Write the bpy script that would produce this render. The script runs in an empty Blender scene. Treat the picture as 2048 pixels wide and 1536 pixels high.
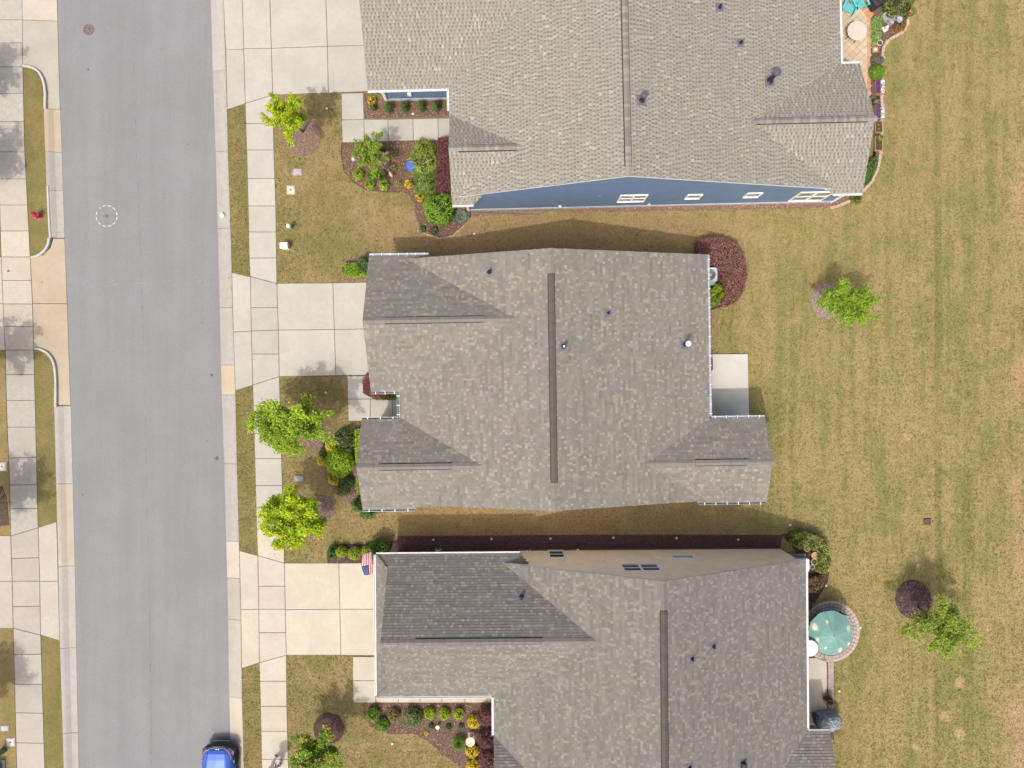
import bpy, bmesh, math, random
import numpy as np
from mathutils import Vector, Matrix

random.seed(7)
RNG = np.random.default_rng(7)
scene = bpy.context.scene
COL = scene.collection

# ------------------------------------------------------------------ camera, sky, sun, exposure
H = 40.0            # flying height of the camera (m)
F = 1420.0          # focal length in photo pixels (photo 2048 x 1536)
S = H / F
cam_d = bpy.data.cameras.new("camera")
cam_d.sensor_width = 36.0
cam_d.sensor_fit = 'HORIZONTAL'
cam_d.lens = F / 2048.0 * 36.0
cam_d.clip_start = 0.5
cam_d.clip_end = 2000.0
cam = bpy.data.objects.new("camera", cam_d)
cam.location = (0, 0, H)
cam.rotation_euler = (0, 0, 0)
COL.objects.link(cam)
scene.camera = cam

SUN_EL = math.radians(60.0)
SUN_H = Vector((-0.49, -0.872)).normalized()      # horizontal direction towards the sun
world = bpy.data.worlds.new("World")
scene.world = world
world.use_nodes = True
wn = world.node_tree
bg = wn.nodes["Background"]
sky = wn.nodes.new("ShaderNodeTexSky")
sky.sky_type = 'NISHITA'
sky.sun_disc = False
sky.sun_elevation = SUN_EL
sky.sun_rotation = math.atan2(SUN_H.x, SUN_H.y)
sky.air_density = 1.0
sky.dust_density = 8.0
wn.links.new(sky.outputs[0], bg.inputs[0])
bg.inputs[1].default_value = 0.15

sun_d = bpy.data.lights.new("sun", 'SUN')
sun_d.energy = 2.0
sun_d.angle = math.radians(0.6)
sun_d.color = (1.0, 0.955, 0.89)
sun = bpy.data.objects.new("sun", sun_d)
sv = Vector((SUN_H.x * math.cos(SUN_EL), SUN_H.y * math.cos(SUN_EL), math.sin(SUN_EL)))
sun.rotation_euler = (-sv).to_track_quat('-Z', 'Y').to_euler()
sun.location = sv * 60
COL.objects.link(sun)

vs = scene.view_settings
vs.view_transform = 'Standard'
vs.look = 'None'
vs.gamma = 1.0
vs.exposure = 0.40
vs.use_curve_mapping = False
scene.cycles.max_bounces = 6
scene.cycles.transparent_max_bounces = 6

# ------------------------------------------------------------------ helpers
def P(px, py, z=0.0):
    """photo pixel -> point at height z (the camera looks straight down)"""
    k = S * (H - z) / H
    return Vector(((px - 1024) * k, (768 - py) * k, z))

def XY(px, py, z=0.0):
    p = P(px, py, z)
    return (p.x, p.y)

def rnd(a, b):
    return random.uniform(a, b)

# ---- materials
def new_mat(name):
    m = bpy.data.materials.new(name)
    m.use_nodes = True
    nt = m.node_tree
    return m, nt, nt.nodes["Principled BSDF"]

def nd(nt, typ, **kw):
    n = nt.nodes.new(typ)
    for k, v in kw.items():
        setattr(n, k, v)
    return n

def setin(n, **kw):
    for k, v in kw.items():
        n.inputs[k].default_value = v
    return n

def math_n(nt, op, a, b=None, clamp=False):
    n = nt.nodes.new("ShaderNodeMath")
    n.operation = op
    n.use_clamp = clamp
    for i, x in enumerate((a, b)):
        if x is None:
            continue
        if isinstance(x, (int, float)):
            n.inputs[i].default_value = x
        else:
            nt.links.new(x, n.inputs[i])
    return n.outputs[0]

def mix_col(nt, fac, a, b, blend='MIX'):
    n = nt.nodes.new("ShaderNodeMix")
    n.data_type = 'RGBA'
    n.blend_type = blend
    n.clamp_factor = True
    for i, x in ((0, fac), (6, a), (7, b)):
        if isinstance(x, (int, float)):
            n.inputs[i].default_value = x
        elif isinstance(x, (tuple, list)):
            n.inputs[i].default_value = tuple(x) + ((1,) if len(x) == 3 else ())
        else:
            nt.links.new(x, n.inputs[i])
    return n.outputs[2]

def noise(nt, vec, scale, detail=3.0, rough=0.55, dist=0.0):
    n = nt.nodes.new("ShaderNodeTexNoise")
    n.inputs["Scale"].default_value = scale
    n.inputs["Detail"].default_value = detail
    n.inputs["Roughness"].default_value = rough
    n.inputs["Distortion"].default_value = dist
    if vec is not None:
        nt.links.new(vec, n.inputs["Vector"])
    return n.outputs[0]

def mrange(nt, val, a, b, c=0.0, d=1.0, smooth=True):
    n = nt.nodes.new("ShaderNodeMapRange")
    n.interpolation_type = 'SMOOTHSTEP' if smooth else 'LINEAR'
    nt.links.new(val, n.inputs[0])
    for i, x in zip((1, 2, 3, 4), (a, b, c, d)):
        n.inputs[i].default_value = x
    return n.outputs[0]

def bump(nt, bsdf, h, strength=0.3, dist=0.02):
    b = nt.nodes.new("ShaderNodeBump")
    b.inputs["Strength"].default_value = strength
    b.inputs["Distance"].default_value = dist
    nt.links.new(h, b.inputs["Height"])
    nt.links.new(b.outputs[0], bsdf.inputs["Normal"])

def gpos(nt, scale=None):
    g = nt.nodes.new("ShaderNodeNewGeometry").outputs["Position"]
    if scale is None:
        return g
    m = nt.nodes.new("ShaderNodeVectorMath")
    m.operation = 'MULTIPLY'
    nt.links.new(g, m.inputs[0])
    m.inputs[1].default_value = scale
    return m.outputs[0]

_plain = {}
def plain(name, col, rough=0.6, metal=0.0, vary=0.12, scale=3.0, spec=0.4, bumps=0.0):
    """simple procedural material: colour with soft mottling"""
    if name in _plain:
        return _plain[name]
    m, nt, b = new_mat(name)
    p = gpos(nt)
    n = noise(nt, p, scale, 5.0, 0.65)
    lo = tuple(c * (1 - vary) for c in col)
    hi = tuple(min(1, c * (1 + vary)) for c in col)
    c = mix_col(nt, mrange(nt, n, 0.3, 0.7), lo, hi)
    nt.links.new(c, b.inputs["Base Color"])
    b.inputs["Roughness"].default_value = rough
    b.inputs["Metallic"].default_value = metal
    b.inputs["Specular IOR Level"].default_value = spec
    if bumps:
        bump(nt, b, noise(nt, p, scale * 8, 4.0), bumps, 0.01)
    _plain[name] = m
    return m

def tint_mat(name, rough=0.8, vary=0.18, scale=20.0, spec=0.2, trans=0.0, bumps=0.0):
    """colour from the face attribute 'tint', with fine grain"""
    if name in _plain:
        return _plain[name]
    m, nt, b = new_mat(name)
    a = nd(nt, "ShaderNodeAttribute", attribute_name="tint")
    p = gpos(nt)
    n = noise(nt, p, scale, 4.0, 0.7)
    v = mrange(nt, n, 0.25, 0.75, 1 - vary, 1 + vary)
    vm = nd(nt, "ShaderNodeVectorMath", operation='SCALE')
    nt.links.new(a.outputs["Color"], vm.inputs[0])
    nt.links.new(v, vm.inputs["Scale"])
    nt.links.new(vm.outputs[0], b.inputs["Base Color"])
    b.inputs["Roughness"].default_value = rough
    b.inputs["Specular IOR Level"].default_value = spec
    if bumps:
        bump(nt, b, n, bumps, 0.01)
    if trans > 0:
        t = nd(nt, "ShaderNodeBsdfTranslucent")
        nt.links.new(vm.outputs[0], t.inputs[0])
        mx = nd(nt, "ShaderNodeMixShader")
        mx.inputs[0].default_value = trans
        nt.links.new(b.outputs[0], mx.inputs[1])
        nt.links.new(t.outputs[0], mx.inputs[2])
        nt.links.new(mx.outputs[0], nt.nodes["Material Output"].inputs[0])
    _plain[name] = m
    return m

# ---- objects
def tag(o, label=None, cat=None, group=None, kind=None):
    if label: o["label"] = label
    if cat: o["category"] = cat
    if group: o["group"] = group
    if kind: o["kind"] = kind
    return o

def link(o, parent=None):
    COL.objects.link(o)
    if parent is not None:
        o.parent = parent
    return o

def thing(name, label, cat, loc=(0, 0, 0), rz=0.0, group=None):
    o = bpy.data.objects.new(name, None)
    o.empty_display_size = 0.2
    o.location = loc
    o.rotation_euler = (0, 0, rz)
    link(o)
    return tag(o, label, cat, group)

class MB:
    """collects faces with a tint and builds one mesh object"""
    def __init__(self):
        self.v = []; self.f = []; self.t = []; self.mi = []
    def poly(self, pts, tint=(1, 1, 1), mi=0):
        i = len(self.v)
        self.v.extend([tuple(p) for p in pts])
        self.f.append(tuple(range(i, i + len(pts))))
        self.t.append(tint); self.mi.append(mi)
    def faces(self, verts, faces, tint=(1, 1, 1), mi=0):
        i = len(self.v)
        self.v.extend([tuple(p) for p in verts])
        for fc in faces:
            self.f.append(tuple(i + k for k in fc)); self.t.append(tint); self.mi.append(mi)
    def box(self, c, s, rz=0.0, tint=(1, 1, 1), mi=0, bev=0.0, M=None):
        hx, hy, hz = s[0] / 2, s[1] / 2, s[2] / 2
        cz, sz = math.cos(rz), math.sin(rz)
        def T(x, y, z):
            if M is not None:
                q = M @ Vector((x, y, z)); return (c[0] + q.x, c[1] + q.y, c[2] + q.z)
            return (c[0] + x * cz - y * sz, c[1] + x * sz + y * cz, c[2] + z)
        if bev <= 0:
            vs_ = [T(x, y, z) for z in (-hz, hz) for x, y in ((-hx, -hy), (hx, -hy), (hx, hy), (-hx, hy))]
            self.faces(vs_, [(3, 2, 1, 0), (4, 5, 6, 7), (0, 1, 5, 4), (1, 2, 6, 5), (2, 3, 7, 6), (3, 0, 4, 7)], tint, mi)
        else:
            b = min(bev, hx * .9, hy * .9, hz * .9)
            rings = []
            for z, i in ((-hz, b), (-hz + b, 0), (hz - b, 0), (hz, b)):
                r = []
                ix, iy = hx - i, hy - i
                for sx, sy in ((-1, -1), (1, -1), (1, 1), (-1, 1)):
                    k = b * 0.7
                    if (sx * sy) > 0:
                        r += [(sx * ix, sy * (iy - k)), (sx * (ix - k), sy * iy)][::1]
                    else:
                        r += [(sx * (ix - k), sy * iy), (sx * ix, sy * (iy - k))]
                rings.append([T(x, y, z) for x, y in r])
            self.loft(rings, tint, mi, cap=True)
    def loft(self, rings, tint=(1, 1, 1), mi=0, cap=True, closed=True):
        i = len(self.v); n = len(rings[0])
        for r in rings:
            self.v.extend([tuple(p) for p in r])
        for a in range(len(rings) - 1):
            for k in range(n if closed else n - 1):
                k2 = (k + 1) % n
                self.f.append((i + a * n + k, i + a * n + k2, i + (a + 1) * n + k2, i + (a + 1) * n + k))
                self.t.append(tint); self.mi.append(mi)
        if cap:
            self.f.append(tuple(i + k for k in range(n))[::-1]); self.t.append(tint); self.mi.append(mi)
            self.f.append(tuple(i + (len(rings) - 1) * n + k for k in range(n))); self.t.append(tint); self.mi.append(mi)
    def lathe(self, prof, c=(0, 0, 0), seg=16, tint=(1, 1, 1), mi=0, cap=True, M=None):
        rings = []
        for r, z in prof:
            rg = []
            for k in range(seg):
                a = 2 * math.pi * k / seg
                q = Vector((r * math.cos(a), r * math.sin(a), z))
                if M is not None: q = M @ q
                rg.append((c[0] + q.x, c[1] + q.y, c[2] + q.z))
            rings.append(rg)
        self.loft(rings, tint, mi, cap)
    def tube(self, path, rad, seg=6, tint=(1, 1, 1), mi=0, cap=True):
        path = [Vector(p) for p in path]
        if isinstance(rad, (int, float)): rad = [rad] * len(path)
        rings = []
        up = Vector((0.13, 0.31, 0.94)).normalized()
        for i, p in enumerate(path):
            d = (path[min(i + 1, len(path) - 1)] - path[max(i - 1, 0)])
            if d.length < 1e-9: d = Vector((0, 0, 1))
            d.normalize()
            a = d.cross(up)
            if a.length < 1e-3: a = d.cross(Vector((1, 0, 0)))
            a.normalize(); b = d.cross(a)
            rings.append([p + (a * math.cos(2 * math.pi * k / seg) + b * math.sin(2 * math.pi * k / seg)) * rad[i] for k in range(seg)])
        self.loft(rings, tint, mi, cap)
    def prism(self, pts, z0, z1, ch=0.0, tint=(1, 1, 1), mi=0):
        """pts: counter-clockwise xy (or xyz: own top height)"""
        top = [(p[0], p[1], p[2] if len(p) > 2 else z1) for p in pts]
        a = sum(top[i][0] * top[(i + 1) % len(top)][1] - top[(i + 1) % len(top)][0] * top[i][1] for i in range(len(top)))
        if a < 0: top.reverse()
        cx = sum(p[0] for p in top) / len(top); cy = sum(p[1] for p in top) / len(top)
        rings = [[(p[0], p[1], z0) for p in top]]
        if ch > 0:
            rings.append([(p[0], p[1], p[2] - ch) for p in top])
            r = []
            for p in top:
                d = Vector((cx - p[0], cy - p[1])); L = max(d.length, 1e-6); k = min(ch * 1.4 / L, 0.4)
                r.append((p[0] + d.x * k, p[1] + d.y * k, p[2]))
            rings.append(r)
        else:
            rings.append(top)
        self.loft(rings, tint, mi, cap=True)
    def mesh(self, name, mats, smooth=False, tinted=True):
        me = bpy.data.meshes.new(name)
        me.from_pydata(self.v, [], self.f)
        if not isinstance(mats, (list, tuple)): mats = [mats]
        for m in mats: me.materials.append(m)
        if len(mats) > 1:
            me.polygons.foreach_set("material_index", self.mi)
        if tinted:
            at = me.attributes.new("tint", 'FLOAT_COLOR', 'FACE')
            at.data.foreach_set("color", np.array([tuple(t) + (1.0,) for t in self.t], dtype=np.float32).ravel())
        if smooth:
            me.polygons.foreach_set("use_smooth", [True] * len(self.f))
        me.update()
        return me
    def build(self, name, mats, parent=None, smooth=False, off=None, tinted=True):
        if off is not None:
            ox, oy, oz = off
            self.v = [(x - ox, y - oy, z - oz) for x, y, z in self.v]
        o = bpy.data.objects.new(name, self.mesh(name, mats, smooth, tinted))
        return link(o, parent)

def in_poly(x, y, poly):
    """vectorised even-odd test"""
    x = np.asarray(x); y = np.asarray(y)
    c = np.zeros(x.shape, bool)
    n = len(poly)
    for i in range(n):
        x1, y1 = poly[i][0], poly[i][1]; x2, y2 = poly[(i + 1) % n][0], poly[(i + 1) % n][1]
        if y1 == y2: continue
        c ^= ((y1 > y) != (y2 > y)) & (x < (x2 - x1) * (y - y1) / (y2 - y1) + x1)
    return c

def poly_area(poly):
    return abs(sum(poly[i][0] * poly[(i + 1) % len(poly)][1] - poly[(i + 1) % len(poly)][0] * poly[i][1] for i in range(len(poly)))) / 2

def sample_poly(poly, n):
    xs = [p[0] for p in poly]; ys = [p[1] for p in poly]
    out = np.zeros((0, 2))
    while len(out) < n:
        q = RNG.uniform((min(xs), min(ys)), (max(xs), max(ys)), (max(64, 2 * n), 2))
        out = np.vstack([out, q[in_poly(q[:, 0], q[:, 1], poly)]])
    return out[:n]

def leaf_obj(name, C, N, L, W, tint, mat, parent=None, T=None, fold=0.25):
    """many small leaf-shaped quads in one mesh. C centres, N normals, L half length, W half width"""
    C = np.asarray(C, float); n = len(C)
    N = N / np.maximum(np.linalg.norm(N, axis=1, keepdims=True), 1e-6)
    if T is None:
        T = RNG.normal(size=(n, 3))
    T = T - N * np.sum(T * N, axis=1, keepdims=True)
    T /= np.maximum(np.linalg.norm(T, axis=1, keepdims=True), 1e-6)
    B = np.cross(N, T)
    L = np.broadcast_to(np.asarray(L, float), (n,))[:, None]
    W = np.broadcast_to(np.asarray(W, float), (n,))[:, None]
    v = np.empty((n, 4, 3))
    v[:, 0] = C - T * L
    v[:, 1] = C + B * W - N * W * fold
    v[:, 2] = C + T * L
    v[:, 3] = C - B * W - N * W * fold
    me = bpy.data.meshes.new(name)
    me.vertices.add(4 * n); me.loops.add(4 * n); me.polygons.add(n)
    me.vertices.foreach_set("co", v.astype(np.float32).ravel())
    me.loops.foreach_set("vertex_index", np.arange(4 * n, dtype=np.int32))
    me.polygons.foreach_set("loop_start", np.arange(0, 4 * n, 4, dtype=np.int32))
    me.update(calc_edges=True)
    at = me.attributes.new("tint", 'FLOAT_COLOR', 'FACE')
    tt = np.ones((n, 4), np.float32); tt[:, :3] = np.clip(tint, 0, 2)
    at.data.foreach_set("color", tt.ravel())
    me.materials.append(mat)
    o = bpy.data.objects.new(name, me)
    return link(o, parent)

def tints(n, base, vary=0.25, hue=0.12):
    b = np.asarray(base, float)
    t = b[None, :] * (1 + RNG.uniform(-vary, vary, (n, 1)))
    t = t * (1 + RNG.uniform(-hue, hue, (n, 3)))
    return t

EXCL = []      # ground polygons where no grass grows (world xy)
LEAF = tint_mat("leaf", 0.55, 0.15, 30.0, 0.35, trans=0.3)
BARK = plain("bark", (0.16, 0.12, 0.09), 0.9, 0, 0.35, 18.0, 0.1)
WHITE = plain("white_paint", (0.72, 0.72, 0.71), 0.45, 0, 0.05, 2.0)
DARKMETAL = plain("black_metal", (0.025, 0.025, 0.03), 0.45, 0.2, 0.3, 9.0)
# ------------------------------------------------------------------ ground materials
def lawn_mat(name, straw, green, bias=0.0, rear=False, tinted=False):
    m, nt, b = new_mat(name)
    p = gpos(nt)
    n1 = noise(nt, p, 0.22, 3.0, 0.6)
    n2 = noise(nt, p, 1.1, 4.0, 0.65, 0.4)
    n3 = noise(nt, p, 9.0, 5.0, 0.75)
    n4 = noise(nt, p, 38.0, 3.0, 0.7)
    ps = gpos(nt, (1.0, 0.07, 1.0))
    n5 = noise(nt, ps, 1.5, 4.0, 0.6)
    f = math_n(nt, 'ADD', math_n(nt, 'MULTIPLY', n1, 0.9), math_n(nt, 'MULTIPLY', n2, 0.8))
    f = math_n(nt, 'ADD', f, math_n(nt, 'MULTIPLY', n5, 1.15 if rear else 0.25))
    mid = (0.9 + 0.8 + (1.15 if rear else 0.25)) * 0.5
    f = mrange(nt, f, mid - 0.24 - bias, mid + 0.24 - bias)
    f2 = math_n(nt, 'ADD', math_n(nt, 'MULTIPLY', f, 0.72), math_n(nt, 'MULTIPLY', n3, 0.30))
    c = mix_col(nt, f2, straw, green)
    n6 = noise(nt, p, 3.6, 5.0, 0.75, 0.6)
    c = mix_col(nt, mrange(nt, n6, 0.50, 0.68, 0.0, 0.42), c, (straw[0] * 0.62, straw[1] * 0.56, straw[2] * 0.55))
    c = mix_col(nt, mrange(nt, n6, 0.30, 0.46, 0.34, 0.0), c, (straw[0] * 1.25, straw[1] * 1.22, straw[2] * 1.35))
    # brown thatch between the blades
    th = mrange(nt, n3, 0.56, 0.72)
    c = mix_col(nt, math_n(nt, 'MULTIPLY', th, 0.45), c, tuple(x * 0.5 for x in (straw[0], straw[1] * 0.92, straw[2] * 0.9)))
    if rear:
        sep = nd(nt, "ShaderNodeSeparateXYZ"); nt.links.new(p, sep.inputs[0])
        X, Y = sep.outputs[0], sep.outputs[1]
        wob = math_n(nt, 'MULTIPLY', math_n(nt, 'SUBTRACT', noise(nt, gpos(nt, (0.0, 1.0, 0.0)), 0.35, 2.0), 0.5), 0.55)
        # worn wheel track running along the back yards, and the greener line beside it
        def line(x0, w, soft):
            d = math_n(nt, 'ABSOLUTE', math_n(nt, 'SUBTRACT', math_n(nt, 'SUBTRACT', X, x0), wob))
            return mrange(nt, d, w, w + soft, 1.0, 0.0)
        brk = mrange(nt, noise(nt, p, 0.6, 4.0, 0.7), 0.34, 0.58)
        c = mix_col(nt, math_n(nt, 'MULTIPLY', line(23.65, 0.10, 0.14), math_n(nt, 'MULTIPLY', brk, 0.42)), c, (0.30, 0.205, 0.125))
        c = mix_col(nt, math_n(nt, 'MULTIPLY', line(24.02, 0.12, 0.16), math_n(nt, 'MULTIPLY', brk, 0.5)), c, tuple(x * 0.80 for x in green))
        c = mix_col(nt, math_n(nt, 'MULTIPLY', line(25.7, 0.15, 0.3), math_n(nt, 'MULTIPLY', brk, 0.35)), c, tuple(x * 0.8 for x in green))
        # bare red soil towards the far edge of the yards
        soil = math_n(nt, 'ADD', X, math_n(nt, 'MULTIPLY', math_n(nt, 'SUBTRACT', noise(nt, p, 0.20, 5.0, 0.7), 0.5), 9.0))
        c = mix_col(nt, math_n(nt, 'MULTIPLY', mrange(nt, soil, 28.1, 30.3), mrange(nt, n3, 0.3, 0.6, 0.45, 0.85)), c, (0.38, 0.245, 0.155))
        # bare patches
        for (px, py, r) in ((1922, 1363, 0.36), (1890, 1432, 0.42), (1921, 1466, 0.40), (1830, 1495, 0.28),
                            (1978, 1256, 0.22), (1815, 875, 0.25)):
            q = P(px, py)
            d = nd(nt, "ShaderNodeVectorMath", operation='DISTANCE'); nt.links.new(p, d.inputs[0]); d.inputs[1].default_value = q
            dd = math_n(nt, 'ADD', d.outputs["Value"], math_n(nt, 'MULTIPLY', math_n(nt, 'SUBTRACT', n2, 0.5), 0.7))
            c = mix_col(nt, math_n(nt, 'MULTIPLY', mrange(nt, dd, r * 0.4, r * 1.1, 1.0, 0.0), 0.7), c, (0.40, 0.28, 0.17))
    # drier, browner turf in the narrow side yards between the houses
    sp2 = nd(nt, "ShaderNodeSeparateXYZ"); nt.links.new(p, sp2.inputs[0])
    wob2 = math_n(nt, 'ADD', sp2.outputs[1], math_n(nt, 'MULTIPLY', math_n(nt, 'SUBTRACT', n2, 0.5), 1.2))
    for yc in (8.3, -7.9):
        dm = mrange(nt, math_n(nt, 'ABSOLUTE', math_n(nt, 'SUBTRACT', wob2, yc)), 1.0, 2.0, 1.0, 0.0)
        xm = math_n(nt, 'MULTIPLY', mrange(nt, sp2.outputs[0], -8.5, -6.0), mrange(nt, sp2.outputs[0], 11.0, 15.0, 1.0, 0.0))
        c = mix_col(nt, math_n(nt, 'MULTIPLY', math_n(nt, 'MULTIPLY', dm, xm), 0.55), c, (0.295, 0.200, 0.105))
    fine = math_n(nt, 'ADD', math_n(nt, 'MULTIPLY', n3, 0.7), math_n(nt, 'MULTIPLY', n4, 0.75))
    val = mrange(nt, fine, 0.48, 0.97, 0.62, 1.42, smooth=False)
    vm = nd(nt, "ShaderNodeVectorMath", operation='SCALE')
    nt.links.new(c, vm.inputs[0]); nt.links.new(val, vm.inputs["Scale"])
    out = vm.outputs[0]
    if tinted:
        a = nd(nt, "ShaderNodeAttribute", attribute_name="tint")
        out = mix_col(nt, 1.0, out, a.outputs["Color"], 'MULTIPLY')
    nt.links.new(out, b.inputs["Base Color"])
    b.inputs["Roughness"].default_value = 0.95
    b.inputs["Specular IOR Level"].default_value = 0.1
    if not tinted:
        bump(nt, b, math_n(nt, 'ADD', n3, math_n(nt, 'MULTIPLY', n4, 0.6)), 0.7, 0.05)
    return m

STRAW_R, GREEN_R = (0.292, 0.226, 0.102), (0.158, 0.164, 0.050)
STRAW_F, GREEN_F = (0.285, 0.204, 0.104), (0.142, 0.136, 0.044)
STRAW_V, GREEN_V = (0.225, 0.172, 0.076), (0.130, 0.124, 0.040)
M_REAR = lawn_mat("lawn_rear", STRAW_R, GREEN_R, -0.04, rear=True)
M_FRONT = lawn_mat("lawn_front", STRAW_F, GREEN_F, 0.02)
M_VERGE = lawn_mat("lawn_verge", STRAW_V, GREEN_V, 0.06)
MG_REAR = lawn_mat("grass_rear", STRAW_R, GREEN_R, -0.04, rear=True, tinted=True)
MG_FRONT = lawn_mat("grass_front", STRAW_F, GREEN_F, 0.02, tinted=True)
MG_VERGE = lawn_mat("grass_verge", STRAW_V, GREEN_V, 0.06, tinted=True)

def asphalt_mat():
    m, nt, b = new_mat("asphalt")
    p = gpos(nt)
    n1 = noise(nt, p, 0.35, 4.0, 0.6)
    n2 = noise(nt, p, 22.0, 3.0, 0.8)
    n3 = noise(nt, p, 75.0, 2.0, 0.8)
    st = noise(nt, gpos(nt, (1.0, 0.045, 1.0)), 1.3, 4.0, 0.6)
    base = mix_col(nt, mrange(nt, math_n(nt, 'ADD', math_n(nt, 'MULTIPLY', n1, 0.6), math_n(nt, 'MULTIPLY', st, 0.55)), 0.4, 0.75), (0.182, 0.185, 0.190), (0.208, 0.212, 0.218))
    sp = mrange(nt, math_n(nt, 'ADD', math_n(nt, 'MULTIPLY', n2, 0.6), math_n(nt, 'MULTIPLY', n3, 0.5)), 0.35, 0.8, 0.74, 1.26, smooth=False)
    vm = nd(nt, "ShaderNodeVectorMath", operation='SCALE')
    nt.links.new(base, vm.inputs[0]); nt.links.new(sp, vm.inputs["Scale"])
    # pale stones in the wearing course, and old oil drips
    v = nd(nt, "ShaderNodeTexVoronoi"); v.inputs["Scale"].default_value = 3.2; v.inputs["Randomness"].default_value = 1.0
    nt.links.new(p, v.inputs["Vector"])
    c = mix_col(nt, mrange(nt, v.outputs["Distance"], 0.03, 0.055, 0.85, 0.0), vm.outputs[0], (0.42, 0.41, 0.40))
    v2 = nd(nt, "ShaderNodeTexVoronoi"); v2.inputs["Scale"].default_value = 0.55; v2.inputs["Randomness"].default_value = 1.0
    nt.links.new(p, v2.inputs["Vector"])
    c = mix_col(nt, mrange(nt, math_n(nt, 'ADD', v2.outputs["Distance"], math_n(nt, 'MULTIPLY', n2, 0.10)), 0.06, 0.11, 0.35, 0.0), c, (0.11, 0.105, 0.11))
    nt.links.new(c, b.inputs["Base Color"])
    b.inputs["Roughness"].default_value = 0.9
    b.inputs["Specular IOR Level"].default_value = 0.25
    bump(nt, b, math_n(nt, 'ADD', n2, n3), 0.5, 0.008)
    return m

def concrete_mat():
    """colour of each cast piece comes from the object colour"""
    m, nt, b = new_mat("concrete")
    p = gpos(nt)
    oi = nd(nt, "ShaderNodeObjectInfo")
    n1 = noise(nt, p, 0.7, 5.0, 0.65, 0.5)
    n2 = noise(nt, p, 4.0, 5.0, 0.7)
    n3 = noise(nt, p, 45.0, 3.0, 0.75)
    rv = mrange(nt, oi.outputs["Random"], 0.0, 1.0, 0.94, 1.05, smooth=False)
    k = math_n(nt, 'MULTIPLY', rv, mrange(nt, n1, 0.3, 0.7, 0.90, 1.06))
    k = math_n(nt, 'MULTIPLY', k, mrange(nt, n3, 0.3, 0.7, 0.93, 1.06))
    vm = nd(nt, "ShaderNodeVectorMath", operation='SCALE')
    cast = mix_col(nt, 1.0, oi.outputs["Color"], (0.835, 0.848, 0.855), 'MULTIPLY')
    nt.links.new(cast, vm.inputs[0]); nt.links.new(k, vm.inputs["Scale"])
    # weathering and painted tree shade: grey blotches and mildew, stronger where the alpha of the piece says so
    dirt_and_shade = math_n(nt, 'MULTIPLY', mrange(nt, math_n(nt, 'ADD', math_n(nt, 'MULTIPLY', n1, 0.5), math_n(nt, 'MULTIPLY', n2, 0.6)), 0.46, 0.80), oi.outputs["Alpha"])
    c = mix_col(nt, dirt_and_shade, vm.outputs[0], (0.21, 0.20, 0.195))
    nt.links.new(c, b.inputs["Base Color"])
    b.inputs["Roughness"].default_value = 0.85
    b.inputs["Specular IOR Level"].default_value = 0.25
    bump(nt, b, math_n(nt, 'ADD', n2, n3), 0.25, 0.01)
    return m

ASPHALT = asphalt_mat()
CONC = concrete_mat()
SOIL = plain("dark_soil", (0.10, 0.075, 0.055), 0.95, 0, 0.4, 12.0, 0.1)
C_WHITE = (0.46, 0.43, 0.375)      # cast concrete tones
C_CREAM = (0.50, 0.445, 0.36)
C_GREY = (0.40, 0.38, 0.345)
C_TAN = (0.46, 0.375, 0.27)

# ------------------------------------------------------------------ polylines measured in the photo
def line_fn(pts):
    pts = sorted(pts, key=lambda q: q[1])
    def f(y):
        if y <= pts[0][1]: a, b = pts[0], pts[1]
        elif y >= pts[-1][1]: a, b = pts[-2], pts[-1]
        else:
            for a, b in zip(pts, pts[1:]):
                if a[1] <= y <= b[1]: break
        return a[0] + (b[0] - a[0]) * (y - a[1]) / (b[1] - a[1])
    return f
ROAD_L = line_fn([(112, 0), (118, 217), (121, 303), (127, 490), (132, 607), (137, 760), (139, 812), (143, 968), (147, 1133), (152, 1400), (155, 1536)])
ROAD_R = line_fn([(420, 0), (424, 140), (430, 302), (434, 456), (438, 615), (442, 790), (447, 928), (451, 1083), (453, 1157), (455, 1240), (457, 1396), (461, 1536)])
CURB_R = line_fn([(447, 0), (452, 140), (456, 302), (461, 456), (464, 545), (465, 615), (469, 730), (471, 790), (474, 928), (478, 1083), (480, 1157), (482, 1240), (484, 1396), (488, 1536)])
CURB_L = line_fn([(88, 217), (91, 303), (94, 380), (98, 475), (108, 760), (109, 812), (113, 968), (117, 1133), (120, 1281), (124, 1400), (128, 1536)])
WALK_RL = line_fn([(485, 0), (488, 100), (491, 207), (494, 300), (497, 412), (499, 516), (501, 553), (503, 662), (506, 770), (508, 830), (511, 950), (514, 1058), (516, 1111), (518, 1218), (519, 1325), (522, 1420), (524, 1536)])
WALK_RR = line_fn([(540, 0), (543, 97), (546, 190), (548, 300), (552, 420), (553, 500), (554, 567), (557, 660), (559, 753), (562, 850), (564, 945), (567, 1040), (569, 1126), (571, 1220), (573, 1310), (574, 1420), (577, 1536)])
WALK_LL = line_fn([(-12, 0), (-4, 300), (0, 410), (3, 514), (8, 640), (11, 700), (15, 850), (20, 960), (22, 1072), (25, 1160), (27, 1256), (30, 1370), (34, 1536)])
WALK_LR = line_fn([(45, 0), (46, 135), (50, 300), (55, 400), (61, 514), (66, 615), (68, 700), (72, 850), (75, 990), (77, 1055), (80, 1160), (82, 1270), (85, 1370), (90, 1536)])
Y0, Y1 = -3000, 4500

def struct(o):
    o["kind"] = "structure"
    return o

def sheet(name, pts_px, z, mat, parent=None):
    b = MB()
    b.poly([P(x, y, z)[:2] + (z,) for x, y in pts_px][::-1])
    return b.build(name, mat, parent, tinted=False)

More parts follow.
